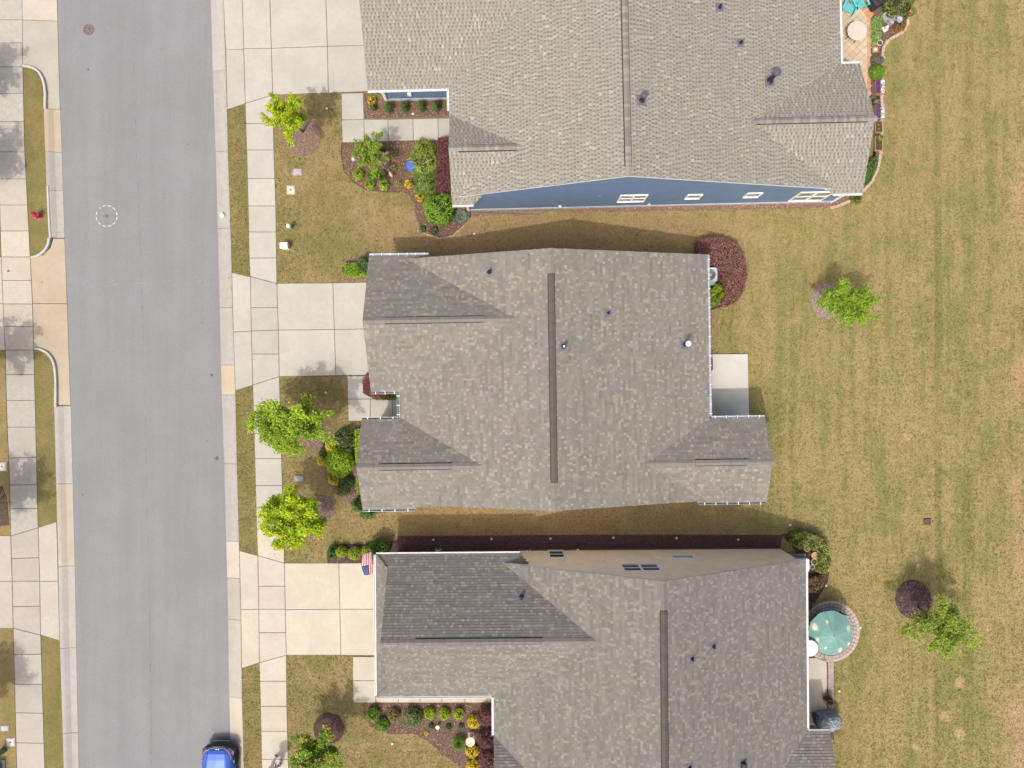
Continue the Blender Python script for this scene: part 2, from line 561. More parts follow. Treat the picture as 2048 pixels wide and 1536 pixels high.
GZ, RZ = -0.20, -0.12
g = MB(); g.poly([(-400, -400, GZ), (400, -400, GZ), (400, 400, GZ), (-400, 400, GZ)])
struct(g.build("ground", SOIL, tinted=False))
ys = list(range(Y0, Y1 + 1, 50))
b = MB(); b.poly([P(ROAD_L(y), y)[:2] + (RZ,) for y in ys] + [P(ROAD_R(y), y)[:2] + (RZ,) for y in reversed(ys)])
road = struct(b.build("road", ASPHALT, tinted=False))

# lawns
def lawn(name, pts_px, mat, z=0.0):
    return struct(sheet(name, pts_px, z, mat))
XFRONT = 1190
front_pts = [(CURB_R(y), y) for y in ys] + [(XFRONT, Y1), (XFRONT, Y0)]
lawn("lawn", front_pts, M_FRONT)
lawn("lawn", [(XFRONT, Y0), (XFRONT, Y1), (4200, Y1), (4200, Y0)], M_REAR)
lawn("lawn", [(-2200, Y0), (-2200, Y1)] + [(WALK_LL(y) - 1, y) for y in reversed(ys)], M_FRONT)
# narrow grass verges between pavement and kerb get their own sheet, a little above the lawn
def verge(pts):
    return lawn("grass_verge", pts, M_VERGE, 0.006)
def strip(fa, fb, ya0, yb0, ya1, yb1, n=8):
    L = [(fa(ya0 + (ya1 - ya0) * i / n), ya0 + (ya1 - ya0) * i / n) for i in range(n + 1)]
    R = [(fb(yb0 + (yb1 - yb0) * i / n), yb0 + (yb1 - yb0) * i / n) for i in range(n + 1)]
    return L + R[::-1]
VERGES = []
for args in ((WALK_RL, CURB_R, 207, 219, 556, 545), (WALK_RL, CURB_R, 770, 781, 1111, 1101), (WALK_RL, CURB_R, 1325, 1336, 3000, 3000),
             (WALK_RL, CURB_R, -1600, -1600, -20, -24), (WALK_LR, CURB_L, 1271, 1281, 3000, 3000), (WALK_LR, CURB_L, 790, 790, 1055, 1043)):
    v = strip(*args); VERGES.append(v); verge(v)
V1 = [(46, 134), (66, 139), (78, 150), (84, 168), (87, 195), (88, 217), (91, 303), (94, 380), (97, 455), (97, 476), (92, 492), (80, 506), (61, 513), (55, 400), (50, 300)]
V2 = [(68, 700), (78, 700), (92, 707), (101, 720), (106, 738), (108, 790), (70, 790)]
for v in (V1, V2):
    VERGES.append(v); verge(v)
LAWN_L = [(-60, 410), (0, 410), (3, 514), (-60, 514)]

# ------------------------------------------------------------------ concrete pieces
PIECE = {}
def slab(parent, pts_px, col=C_WHITE, dirt_and_shade=0.35, top=0.03, gap=0.014, name="slab", z0=-0.1, zs=None):
    """one cast slab; pts in photo pixels, shrunk by the joint"""
    pts = [P(x, y) for x, y in pts_px]
    c = sum(pts, Vector((0, 0, 0))) / len(pts)
    out = []
    n = len(pts)
    for i, p in enumerate(pts):
        a = (pts[i - 1] - p); d = (pts[(i + 1) % n] - p)
        a.normalize(); d.normalize()
        bis = a + d
        if bis.length < 1e-3:
            q = p
        else:
            s = math.sqrt(max(1e-4, (1 - a.dot(d)) / 2))
            bis.normalize()
            if (c - p).dot(bis) < 0: bis = -bis
            q = p + bis * (gap / max(s, 0.35))
        out.append((q.x, q.y, zs[i] if zs else top))
    b = MB(); b.prism(out, z0, top, ch=0.008)
    o = b.build(name, CONC, parent, tinted=False)
    k = rnd(0.97, 1.03)
    o.color = (col[0] * k, col[1] * k, col[2] * k, dirt_and_shade)
    EXCL.append([(p[0], p[1]) for p in [P(x, y) for x, y in pts_px]])
    return o

def base_sheet(name, pts_px, z=0.008):
    return struct(sheet(name, pts_px, z, SOIL))

# right pavement
wr = base_sheet("sidewalk", strip(WALK_RL, WALK_RR, -1630, -1630, 3060, 3060, 90), 0.01)
J = [(y, y) for y in range(-1630, -40, 52)] + [(-24, -8), (97, 97), (207, 190), (247, 247), (300, 300), (357, 357), (412, 412), (464, 464), (516, 516), (553, 567), (615, 615), (662, 660), (708, 708),
     (770, 753), (811, 811), (867, 867), (917, 917), (971, 971), (1014, 1014), (1058, 1058), (1111, 1126), (1172, 1172), (1218, 1218), (1265, 1265), (1325, 1310),
     (1362, 1362), (1412, 1412), (1462, 1462), (1518, 1518)] + [(y, y) for y in range(1570, 3070, 52)]
for (a0, b0), (a1, b1) in zip(J, J[1:]):
    col = C_WHITE if a0 < 1050 else C_CREAM
    if 553 <= a0 < 1050: col = (0.43, 0.41, 0.36)
    slab(wr, [(WALK_RL(a0), a0), (WALK_RL(a1), a1), (WALK_RR(b1), b1), (WALK_RR(b0), b0)], col, 0.25)
# left pavement
wl = base_sheet("sidewalk", strip(WALK_LL, WALK_LR, -1670, -1670, 3110, 3110, 90), 0.01)
J = [(y, y) for y in range(-1670, -20, 54)] + [(-12, -12), (40, 40), (86, 86), (134, 134), (187, 187), (243, 243), (304, 304), (358, 358), (410, 410), (462, 462), (514, 514), (561, 561), (608, 608), (653, 653),
     (700, 700), (749, 749), (801, 801), (854, 854), (916, 914), (970, 969), (1017, 1017), (1072, 1055), (1117, 1115), (1162, 1162), (1213, 1212), (1256, 1270),
     (1309, 1308), (1368, 1368), (1425, 1426), (1485, 1486)] + [(y, y) for y in range(1540, 3110, 54)]
for (a0, b0), (a1, b1) in zip(J, J[1:]):
    col = C_CREAM if 355 < a0 < 680 else (C_WHITE if a0 < 355 else (0.43, 0.395, 0.34))
    dirt_and_shade = 0.7 if (a0 < 355 or 600 < a0 < 1020) else 0.3  # stronger blotches paint tree shade into these slabs, on top of real dirt
    slab(wl, [(WALK_LL(a0), a0), (WALK_LL(a1), a1), (WALK_LR(b1), b1), (WALK_LR(b0), b0)], col, dirt_and_shade)

# driveways: aprons and slabs
def drive(name_pts, pieces, col):
    d = base_sheet("driveway", name_pts, 0.012)
    for p in pieces:
        slab(d, p, col, 0.22)
    return d
D1 = [(540, -3), (543, 97), (546, 190), (657, 186), (760, 182), (760, -3)]
drive([(448, -15)] + D1[:3] + [(735, 183), (760, 183), (760, -15)], [
    [(447, 0), (452, 99), (488, 99), (485, -2)], [(452, 99), (455, 219), (491, 207), (488, 99)],
    [(540, -3), (543, 97), (655, 93), (652, -3)], [(543, 97), (546, 190), (657, 186), (655, 93)],
    [(652, -3), (655, 93), (760, 90), (760, -3)], [(655, 93), (657, 186), (760, 182), (760, 90)]], (0.455, 0.43, 0.375))
drive([(464, 545), (501, 556), (554, 567), (760, 564), (762, 752), (559, 753), (506, 770), (471, 781)], [
    [(464, 545), (467, 664), (503, 662), (501, 554)], [(467, 664), (471, 781), (506, 770), (503, 662)],
    [(554, 567), (557, 660), (669, 659), (666, 566)], [(557, 660), (559, 753), (672, 751), (669, 659)],
    [(666, 566), (669, 659), (762, 657), (760, 564)], [(669, 659), (672, 751), (764, 750), (762, 657)]], (0.455, 0.43, 0.375))
drive([(479, 1101), (515, 1111), (569, 1126), (772, 1127), (772, 1312), (573, 1310), (519, 1325), (484, 1336)], [
    [(479, 1101), (482, 1219), (518, 1218), (516, 1111)], [(482, 1219), (484, 1336), (519, 1325), (518, 1218)],
    [(569, 1126), (571, 1219), (680, 1218), (678, 1126)], [(571, 1219), (573, 1310), (682, 1310), (680, 1218)],
    [(678, 1126), (680, 1218), (772, 1218), (772, 1126)], [(680, 1218), (682, 1310), (772, 1311), (772, 1218)]], (0.52, 0.465, 0.375))
# across the street
za = [0.03, 0.03, RZ + 0.015, RZ + 0.015]
d4 = base_sheet("driveway", [(45, -120), (46, 134), (92, 160), (88, 217), (118, 217), (109, -120)], RZ - 0.02)
slab(d4, [(44, -45), (45, 40), (113, 40), (111, -45)], C_CREAM, 0.25, zs=za, z0=-0.3)
slab(d4, [(45, 40), (46, 134), (70, 137), (84, 155), (90, 190), (91, 217), (118, 217), (113, 40)], (0.46, 0.425, 0.35), 0.3, z0=-0.3, zs=[0.03, 0.03, 0.0, -0.03, -0.05, -0.06, RZ + 0.015, RZ + 0.015])
d5 = base_sheet("driveway", [(61, 514), (66, 615), (68, 700), (110, 760), (137, 812), (127, 476)], RZ - 0.02)
slab(d5, [(61, 514), (66, 607), (132, 607), (127, 476), (105, 476), (100, 495), (86, 510)], C_TAN, 0.2, z0=-0.3, zs=[0.03, 0.03, RZ + 0.015, RZ + 0.015, -0.06, -0.03, 0.0])
slab(d5, [(66, 607), (68, 698), (84, 697), (102, 708), (112, 730), (113, 811), (139, 811), (132, 607)], C_TAN, 0.25, z0=-0.3, zs=[0.03, 0.03, 0.0, -0.03, -0.05, -0.06, RZ + 0.015, RZ + 0.015])
slab(d5, [(-90, 514), (-90, 607), (7, 607), (3, 514)], C_CREAM, 0.2)
slab(d5, [(-90, 607), (-90, 700), (11, 700), (7, 607)], C_CREAM, 0.2)
d6 = base_sheet("driveway", [(77, 1055), (82, 1270), (120, 1281), (114, 1043)])
slab(d6, [(77, 1055), (80, 1162), (117, 1162), (114, 1043)], (0.44, 0.40, 0.335), 0.3)
slab(d6, [(80, 1162), (82, 1270), (120, 1281), (117, 1162)], (0.44, 0.40, 0.335), 0.3)
slab(d6, [(-90, 1071), (-90, 1162), (25, 1162), (22, 1071)], (0.44, 0.40, 0.335), 0.3)
slab(d6, [(-90, 1162), (-90, 1256), (27, 1256), (25, 1162)], (0.44, 0.40, 0.335), 0.3)

# kerb and gutter, cast in lengths
PROF = [(0.0, RZ + 0.012), (0.30, RZ + 0.004), (0.46, RZ + 0.012), (0.60, -0.055), (0.74, -0.002), (0.86, 0.02), (1.0, 0.022)]
def kerb_piece(parent, fr, fb, y0, y1, col, dirt_and_shade):
    b = MB(); n = max(2, int(abs(y1 - y0) / 40))
    g_ = 0.35
    rings = []
    for i in range(n + 1):
        y = (y0 + g_) + (y1 - y0 - 2 * g_) * i / n
        a = P(fr(y), y); c = P(fb(y), y)
        top = [(a.x + (c.x - a.x) * t, a.y + (c.y - a.y) * t, z) for t, z in PROF]
        rings.append([(a.x, a.y, -0.3)] + top + [(c.x, c.y, -0.3)])
    b.loft(rings)
    o = b.build("kerb_stone", CONC, parent, tinted=False)
    o.color = tuple(col) + (dirt_and_shade,)
    EXCL.append([XY(fr(y0), y0), XY(fr(y1), y1), XY(fb(y1), y1), XY(fb(y0), y0)])
    return o
kr = base_sheet("kerb", strip(ROAD_R, CURB_R, -2960, -2960, 4380, 4380, 90), RZ - 0.03)
KY = list(range(-2960, -60, 120)) + [-20, 140, 302, 456, 615, 730, 790, 928, 1083, 1157, 1240, 1396, 1560] + list(range(1680, 4400, 120))
for a, c in zip(KY, KY[1:]):
    col, dirt_and_shade = C_GREY, 0.6
    if a == 730: col, dirt_and_shade = C_TAN, 0.2
    if a == 1083: col, dirt_and_shade = (0.48, 0.42, 0.35), 0.2
    if a in (1157, 1240): col, dirt_and_shade = (0.41, 0.375, 0.315), 0.3
    if a >= 1396: col, dirt_and_shade = (0.49, 0.44, 0.36), 0.15
    kerb_piece(kr, ROAD_R, CURB_R, a, c, col, dirt_and_shade)
kl = base_sheet("kerb", strip(ROAD_L, CURB_L, 217, 217, 476, 476, 10), RZ - 0.03)
for a, c, col, dirt_and_shade in ((217, 303, C_TAN, 0.25), (303, 380, C_GREY, 0.7), (380, 475, C_GREY, 0.7)):
    kerb_piece(kl, ROAD_L, CURB_L, a, c, col, dirt_and_shade)
kl2 = base_sheet("kerb", strip(ROAD_L, CURB_L, 812, 812, 4300, 4300, 60), RZ - 0.03)
KY = [812, 968, 1133, 1297, 1467, 1620] + list(range(1780, 4400, 160))
for a, c in zip(KY, KY[1:]):
    col = C_TAN if a == 968 else C_GREY
    if a == 968: col = (0.45, 0.39, 0.31)
    kerb_piece(kl2, ROAD_L, CURB_L, a, c, col, 0.45 if a != 968 else 0.2)
kl3 = base_sheet("kerb", strip(ROAD_L, WALK_LR, -2900, -2900, -120, -120, 30), RZ - 0.03)
for a in range(-2900, -130, 150):
    kerb_piece(kl3, ROAD_L, line_fn([(86, 0), (92, 300)]), a, a + 150, C_GREY, 0.4)

def kerb_return(path_px, w=0.14, h=0.09):
    """raised kerb curving in to the driveway"""
    b = MB()
    pts = [P(x, y) for x, y in path_px]
    fine = []
    for i in range(len(pts) - 1):
        p0 = pts[max(i - 1, 0)]; p1 = pts[i]; p2 = pts[i + 1]; p3 = pts[min(i + 2, len(pts) - 1)]
        for k in range(4):
            t = k / 4
            fine.append(0.5 * ((2 * p1) + (p2 - p0) * t + (2 * p0 - 5 * p1 + 4 * p2 - p3) * t * t + (3 * p1 - p0 - 3 * p2 + p3) * t ** 3))
    fine.append(pts[-1])
    rings = []
    for i, p in enumerate(fine):
        d = (fine[min(i + 1, len(fine) - 1)] - fine[max(i - 1, 0)]).normalized()
        nrm = Vector((-d.y, d.x, 0))
        rings.append([p + nrm * a + Vector((0, 0, z)) for a, z in ((-w / 2, -0.25), (-w / 2, h - 0.02), (-w / 2 + 0.02, h), (w / 2 - 0.02, h), (w / 2, h - 0.02), (w / 2, -0.25))])
    b.loft(rings)
    o = struct(b.build("kerb", CONC, tinted=False))
    o.color = (0.50, 0.475, 0.43, 0.15)
    return o
kerb_return([(47, 132), (66, 136), (80, 147), (88, 165), (91, 185), (91, 203), (91, 218)])
kerb_return([(99, 476), (97, 489), (88, 503), (75, 512), (63, 515)])
kerb_return([(70, 697), (82, 699), (95, 706), (105, 719), (110, 736), (112, 765), (112, 800), (112, 814)])
kerb_return([(96, 372), (98, 420), (101, 476)], 0.12, 0.07)

# front walks
w1 = base_sheet("front_walk", [(683, 187), (685, 285), (728, 284), (905, 279), (905, 236), (728, 240), (727, 186)], 0.012)
for p in ([(683, 187), (684, 240), (728, 239), (727, 186)], [(684, 240), (685, 285), (729, 284), (728, 239)], [(728, 239), (729, 284), (777, 283), (776, 239)],
          [(776, 239), (777, 283), (827, 281), (826, 238)], [(826, 238), (827, 281), (877, 280), (876, 237)], [(876, 237), (877, 280), (912, 278), (912, 236)]):
    slab(w1, p, (0.43, 0.41, 0.36), 0.2)
w2 = base_sheet("front_walk", [(695, 752), (697, 842), (800, 838), (830, 838), (830, 785), (760, 785), (745, 752)], 0.012)
for p in ([(695, 752), (696, 798), (745, 798), (745, 752)], [(696, 798), (697, 842), (741, 842), (741, 798)], [(741, 798), (741, 842), (785, 842), (785, 798)], [(785, 798), (785, 842), (830, 842), (830, 798)]):
    slab(w2, p, (0.47, 0.45, 0.395), 0.1)
w3 = base_sheet("front_walk", [(706, 1312), (707, 1405), (1000, 1405), (1000, 1372), (770, 1372), (770, 1312)], 0.012)
for p in ([(706, 1313), (706, 1361), (751, 1361), (750, 1313)], [(706, 1361), (707, 1405), (752, 1405), (751, 1361)]):
    slab(w3, p, C_CREAM, 0.15)
for a, c in zip((752, 797, 840, 884, 930, 974), (797, 840, 884, 930, 974, 1004)):
    slab(w3, [(a, 1372), (a, 1405), (c, 1405), (c, 1372)], C_CREAM, 0.12)
pt = base_sheet("patio", [(1405, 708), (1405, 845), (1497, 837), (1495, 708)], 0.012)
slab(pt, [(1400, 708), (1400, 850), (1498, 850), (1495, 708)], (0.58, 0.56, 0.50), 0.08, top=0.09)

# ------------------------------------------------------------------ things let into the road
IRON = plain("cast_iron", (0.15, 0.12, 0.115), 0.7, 0.3, 0.35, 30.0)
PAINTW = plain("white_road_paint", (0.46, 0.46, 0.465), 0.8, 0, 0.4, 30.0)
PAINTO = plain("orange_marking_paint", (0.31, 0.235, 0.165), 0.9, 0, 0.35, 18.0)
def disc_obj(name, mat, px, py, r, z, h, seg=28, parent=None):
    b = MB(); q = P(px, py)
    b.lathe([(r, -0.1), (r, h - 0.006), (r - 0.01, h), (0.001, h)], (q.x, q.y, z), seg)
    return b.build(name, mat, parent, tinted=False)
q = P(175, 57)
t = thing("manhole_cover", "brown cast iron manhole cover with raised studs in the road", "manhole cover", (q.x, q.y, RZ))
b = MB(); b.lathe([(0.31, -0.05), (0.31, 0.012), (0.285, 0.014), (0.28, 0.008), (0.001, 0.008)], (0, 0, 0), 32); b.build("lid", IRON, t, tinted=False)
STUD = plain("worn_iron", (0.42, 0.38, 0.37), 0.45, 0.5, 0.3, 40.0)
for k in range(22):
    a = k * 2.4; r = 0.055 * math.sqrt(k + 0.5)
    b = MB(); b.box((r * math.cos(a), r * math.sin(a), 0.014), (rnd(.03, .055), rnd(.02, .03), 0.014), a); b.build("stud", STUD if k % 3 else IRON, t, tinted=False)
q = P(211, 431)
t = thing("water_valve_cover", "small round iron valve cover inside a ring of white dashes", "valve cover", (q.x, q.y, RZ))
b = MB(); b.lathe([(0.10, -0.05), (0.10, 0.012), (0.08, 0.015), (0.001, 0.013)], (0, 0, 0), 20); b.build("lid", IRON, t, tinted=False)
for k in range(12):
    a0 = 2 * math.pi * k / 12 + 0.1; da = 0.33 if k != 4 else 0.15
    b = MB(); n = 5; inn = [(0.565 * math.cos(a0 + da * i / n), 0.565 * math.sin(a0 + da * i / n), 0.006) for i in range(n + 1)]
    out = [(0.615 * math.cos(a0 + da * i / n), 0.615 * math.sin(a0 + da * i / n), 0.006) for i in range(n + 1)]
    for i in range(n): b.poly([inn[i], out[i], out[i + 1], inn[i + 1]])
    o = b.build("painted_dash", PAINTW, t, tinted=False)
# sprayed survey marks
for i, (px, py, w) in enumerate(((133, 571, 18), (172, 568, 18), (220, 563, 14), (228, 568, 14), (276, 565, 20), (330, 561, 18), (401, 560, 17), (459, 555, 7), (83, 564, 6), (17, 542, 4))):
    b = MB(); z = RZ + 0.005 if 140 < px < 430 else 0.03
    if px == 133: z = RZ + 0.018
    if px == 83: z = -0.0
    if px == 459: z = 0.028
    for k in range(5):
        x = px - w / 2 + w * k / 5; yy = py + rnd(-1.2, 1.2) - (x - px) * 0.06
        b.poly([P(x, yy + rnd(.5, 1.1))[:2] + (z,), P(x + w / 5 + 1, yy + rnd(.5, 1.1))[:2] + (z,), P(x + w / 5 + 1, yy - rnd(.5, 1.1))[:2] + (z,), P(x, yy - rnd(.5, 1.1))[:2] + (z,)][::1])
    b.build("survey_mark", PAINTO, road, tinted=False)
# paving seam and tar drips
SEAM = plain("seam_tar", (0.13, 0.125, 0.13), 0.8, 0, 0.4, 3.0)
cl = line_fn([(262, 0), (271, 300), (281, 560), (288, 800), (294, 1100), (299, 1300), (301, 1536)])
b = MB()
yy = 120
while yy < 1536:
    y2 = yy + rnd(12, 40); xo = rnd(-.5, .5)
    b.poly([P(cl(yy) - .35 + xo, yy)[:2] + (RZ + .004,), P(cl(yy) + .35 + xo, yy)[:2] + (RZ + .004,), P(cl(y2) + .35 + xo, y2)[:2] + (RZ + .004,), P(cl(y2) - .35 + xo, y2)[:2] + (RZ + .004,)][::-1])
    yy = y2 + (rnd(0, 6) if yy > 1100 else rnd(4, 50))
b.build("paving_seam", SEAM, road, tinted=False)
TAR = plain("oil_spot", (0.075, 0.072, 0.075), 0.6, 0, 0.3, 20.0)
for px, py, r in ((422, 750, 3.2), (432, 917, 4.2), (174, 137, 2.2), (373, 287, 1.6), (425, 917, 1.2), (163, 990, 1.8), (412, 882, 1.6)):
    b = MB(); c = P(px, py)
    b.poly([(c.x + r * S * rnd(.7, 1.15) * math.cos(a * .52), c.y + r * S * rnd(.7, 1.15) * math.sin(a * .52), RZ + 0.004) for a in range(12)])
    b.build("oil_spot", TAR, road, tinted=False)
RUST = plain("silt_stain", (0.20, 0.165, 0.155), 0.9, 0, 0.3, 6.0)
b = MB()
pts = [(388, 632), (400, 645), (413, 656), (425, 666), (433, 676)]
for (x0, y0), (x1, y1) in zip(pts, pts[1:]):
    b.poly([P(x0, y0 - 1)[:2] + (RZ + .004,), P(x0, y0 + .6)[:2] + (RZ + .004,), P(x1, y1 + .6)[:2] + (RZ + .004,), P(x1, y1 - 1.2)[:2] + (RZ + .004,)])
b.build("silt_stain", RUST, road, tinted=False)
# ------------------------------------------------------------------ houses
SHINGLE = tint_mat("asphalt_shingle", 0.92, 0.16, 60.0, 0.15, bumps=0.4)
VENTDARK = plain("ridge_vent_plastic", (0.03, 0.03, 0.032), 0.7, 0, 0.2)
GUTTER_GREY = plain("gutter_grey", (0.42, 0.46, 0.52), 0.35, 0.3, 0.15, 4.0, 0.5)
GUTTER_DARK = plain("gutter_dark_bed", (0.09, 0.10, 0.12), 0.8, 0.0, 0.4, 8.0)  # dark blue-grey tone for the bed of the trough
FELT = plain("roof_felt", (0.16, 0.15, 0.14), 0.95, 0, 0.2)
BLUE_SIDING = plain("blue_lap_siding", (0.110, 0.165, 0.255), 0.6, 0, 0.06, 2.0, 0.35)
BEIGE_SIDING = plain("beige_lap_siding", (0.82, 0.70, 0.54), 0.6, 0, 0.06, 2.0, 0.35)
TAUPE_SIDING = plain("taupe_lap_siding", (0.60, 0.57, 0.50), 0.6, 0, 0.06, 2.0, 0.35)
FOUND = plain("foundation_render", (0.40, 0.43, 0.47), 0.85, 0, 0.15, 5.0)
SOFFIT = plain("soffit_white", (0.66, 0.66, 0.65), 0.6, 0, 0.05)
VINYL = plain("vinyl_frame", (0.75, 0.75, 0.75), 0.4, 0, 0.03)

def glass_mat(name, col):
    m, nt, b = new_mat(name)
    n = noise(nt, gpos(nt), 1.6, 3.0)
    c = mix_col(nt, mrange(nt, n, 0.35, 0.65), tuple(x * 0.8 for x in col), tuple(x * 1.2 for x in col))
    nt.links.new(c, b.inputs["Base Color"])
    b.inputs["Roughness"].default_value = 0.06
    b.inputs["Specular IOR Level"].default_value = 0.8
    return m
GLASS_G = glass_mat("glass_green_tint", (0.20, 0.26, 0.17))
GLASS_D = glass_mat("glass_with_screen", (0.05, 0.055, 0.055))
GLASS_S = glass_mat("glass_insect_screen", (0.17, 0.17, 0.175))

PAL_GREY = dict(course=0.145, base=[(0.178, 0.166, 0.149), (0.186, 0.171, 0.154), (0.168, 0.162, 0.148), (0.173, 0.172, 0.154), (0.165, 0.156, 0.144)], light=[(0.248, 0.230, 0.198), (0.232, 0.215, 0.188), (0.244, 0.231, 0.184)], pl=0.2, style='laminate')
PAL_COOL = dict(course=0.145, base=[(0.157, 0.149, 0.138), (0.165, 0.156, 0.144), (0.149, 0.144, 0.134), (0.155, 0.146, 0.139), (0.144, 0.138, 0.129)], light=[(0.218, 0.203, 0.179), (0.205, 0.194, 0.173), (0.214, 0.203, 0.164)], pl=0.24, style='laminate')
PAL_TAN = dict(course=0.172, base=[(0.236, 0.226, 0.195), (0.251, 0.243, 0.212), (0.225, 0.215, 0.188)], light=[(0.292, 0.287, 0.252)], pl=0.05, style='dentil', dark=(0.146, 0.133, 0.112))

class House:
    def __init__(self, name, label, org_px, ang, pal):
        o = P(*org_px)
        self.o = Vector((o.x, o.y)); self.a = math.radians(ang)
        self.ca, self.sa = math.cos(self.a), math.sin(self.a)
        self.e = thing(name, label, "house", (o.x, o.y, 0), self.a)
        self.pal = pal
        self.planes = []
        self.walls = []
    def L(self, px, py, z=2.9):
        p = P(px, py, z)
        d = Vector((p.x, p.y)) - self.o
        return (d.x * self.ca + d.y * self.sa, -d.x * self.sa + d.y * self.ca)
    def world(self, u, v):
        return (self.o.x + u * self.ca - v * self.sa, self.o.y + u * self.sa + v * self.ca)
    def plane(self, face, eave, ze, ridge, zr, a0, a1, poly=None):
        """face: side the slope looks to; eave/ridge: coordinate across the slope; a0..a1: extent along the eave"""
        t = (zr - ze) / abs(ridge - eave)
        sgn = 1 if ridge > eave else -1
        if face in 'WE':
            zf = lambda u, v, e=eave, z=ze, t=t, s=sgn: z + (u - e) * s * t
            g = (sgn, 0)
            pl = poly or [(eave, a0), (ridge, a0), (ridge, a1), (eave, a1)]
        else:
            zf = lambda u, v, e=eave, z=ze, t=t, s=sgn: z + (v - e) * s * t
            g = (0, sgn)
            pl = poly or [(a0, eave), (a1, eave), (a1, ridge), (a0, ridge)]
        ar = sum(pl[i][0] * pl[(i + 1) % len(pl)][1] - pl[(i + 1) % len(pl)][0] * pl[i][1] for i in range(len(pl)))
        if ar < 0: pl = pl[::-1]
        self.planes.append(dict(zf=zf, g=g, tan=t, poly=pl, eave=eave, face=face))
    @staticmethod
    def inside(u, v, pl, eps=1e-6):
        n = len(pl)
        for i in range(n):
            x1, y1 = pl[i]; x2, y2 = pl[(i + 1) % n]
            if (x2 - x1) * (v - y1) - (y2 - y1) * (u - x1) < -eps: return False
        return True
    def roofz(self, u, v, skip=None):
        z = -1
        for p in self.planes:
            if p is skip: continue
            if self.inside(u, v, p['poly']): z = max(z, p['zf'](u, v))
        return z
    def build_roof(self):
        pal = self.pal; E = pal['course']
        deck = MB()
        for p in self.planes:
            top = [(u, v, p['zf'](u, v) - 0.012) for u, v in p['poly']]
            n = len(top)
            deck.poly(top, mi=0)
            bot = [(u, v, z - 0.14) for u, v, z in top]
            deck.poly(bot[::-1], mi=1)
            for i in range(n):
                j = (i + 1) % n
                deck.poly([top[j], top[i], bot[i], bot[j]], mi=1)
        roof = deck.build("roof", [FELT, SOFFIT], self.e, tinted=False)
        tabs = []
        for p in self.planes:
            gx, gy = p['g']; tx, ty = gy, -gx
            c = 1 / math.sqrt(1 + p['tan'] ** 2); Eh = E * c
            ss = [u * tx + v * ty for u, v in p['poly']]; rr = [u * gx + v * gy for u, v in p['poly']]
            r = min(rr) - 0.02
            while r < max(rr) - 0.02:
                s = min(ss) - rnd(0, 0.9)
                strip_end = s
                while s < max(ss):
                    if s >= strip_end:
                        strip_end = s + rnd(0.85, 1.05); base = random.choice(pal['base']); kk = rnd(0.94, 1.06)
                    if pal['style'] == 'laminate':
                        lt = random.random() < pal['pl']
                        w = rnd(0.09, 0.135) if lt else rnd(0.08, 0.24)
                        q_ = rnd(0.90, 1.08) * (0.92 if lt else 0.97); tc = tuple(x * q_ * w_ for x, w_ in zip((random.choice(pal['light']) if lt else base), (1.01, 1.0, 0.98)))
                        th = 0.024 if lt else rnd(0.014, 0.022)
                        dk = None
                    else:
                        dk_on = (len(tabs) % 2 == 1)
                        w = rnd(0.075, 0.105) if dk_on else rnd(0.08, 0.16)
                        if not dk_on and random.random() < 0.04: w = rnd(0.18, 0.24)
                        tc = random.choice(pal['base']) if random.random() > pal['pl'] else pal['light'][0]
                        q_ = rnd(0.95, 1.05); tc = tuple(x * q_ for x in tc)
                        th = 0.018
                        q_ = rnd(0.85, 1.25); dk = tuple(x * q_ for x in pal['dark']) if dk_on else None
                    s0, s1 = max(s, min(ss)), min(s + w, max(ss))
                    r0, r1 = max(r, min(rr) - 0.02), min(r + Eh, max(rr))
                    s += w
                    if s1 - s0 < 0.03: continue
                    um, vm = (s0 + s1) / 2 * tx + (r0 + r1) / 2 * gx, (s0 + s1) / 2 * ty + (r0 + r1) / 2 * gy
                    if not self.inside(um, vm, p['poly'], 0.02): continue
                    hid = True
                    for a_, b_ in ((s0, r0), (s1, r0), (s1, r1), (s0, r1)):
                        u, v = a_ * tx + b_ * gx, a_ * ty + b_ * gy
                        if self.roofz(u, v, p) < p['zf'](u, v) + 0.025:
                            hid = False; break
                    if hid: continue
                    k = kk if pal['style'] == 'laminate' else 1.0
                    tabs.append((p, s0, s1, r0, r1, th, tuple(x * k for x in tc), dk))
                r += Eh
        # the largest 300 in view become single shingles, the rest one joined part
        def zmid(t): return t[0]['zf'](t[1] * t[0]['g'][1] + t[3] * t[0]['g'][0], -t[1] * t[0]['g'][0] + t[3] * t[0]['g'][1])
        def vis(t):
            p = t[0]; gx, gy = p['g']; tx, ty = gy, -gx
            u, v = t[1] * tx + t[3] * gx, t[1] * ty + t[3] * gy
            x, y = self.world(u, v); z = p['zf'](u, v); k = S * (H - z) / H
            px, py = x / k + 1024, 768 - y / k
            return 20 < px < 2028 and 12 < py < 1524
        full = [t for t in tabs if (t[4] - t[3]) > 0.10 and (t[2] - t[1]) > 0.07 and t[7] is None and vis(t) and self.roofz((t[1]+t[2])/2*t[0]['g'][1] + t[3]*t[0]['g'][0], -(t[1]+t[2])/2*t[0]['g'][0] + t[3]*t[0]['g'][1], t[0]) < zmid(t)]
        full.sort(key=lambda t: -((t[2] - t[1]) * (t[4] - t[3]) / (H - zmid(t)) ** 2))
        single = full[:300]; sset = set(id(t) for t in single)
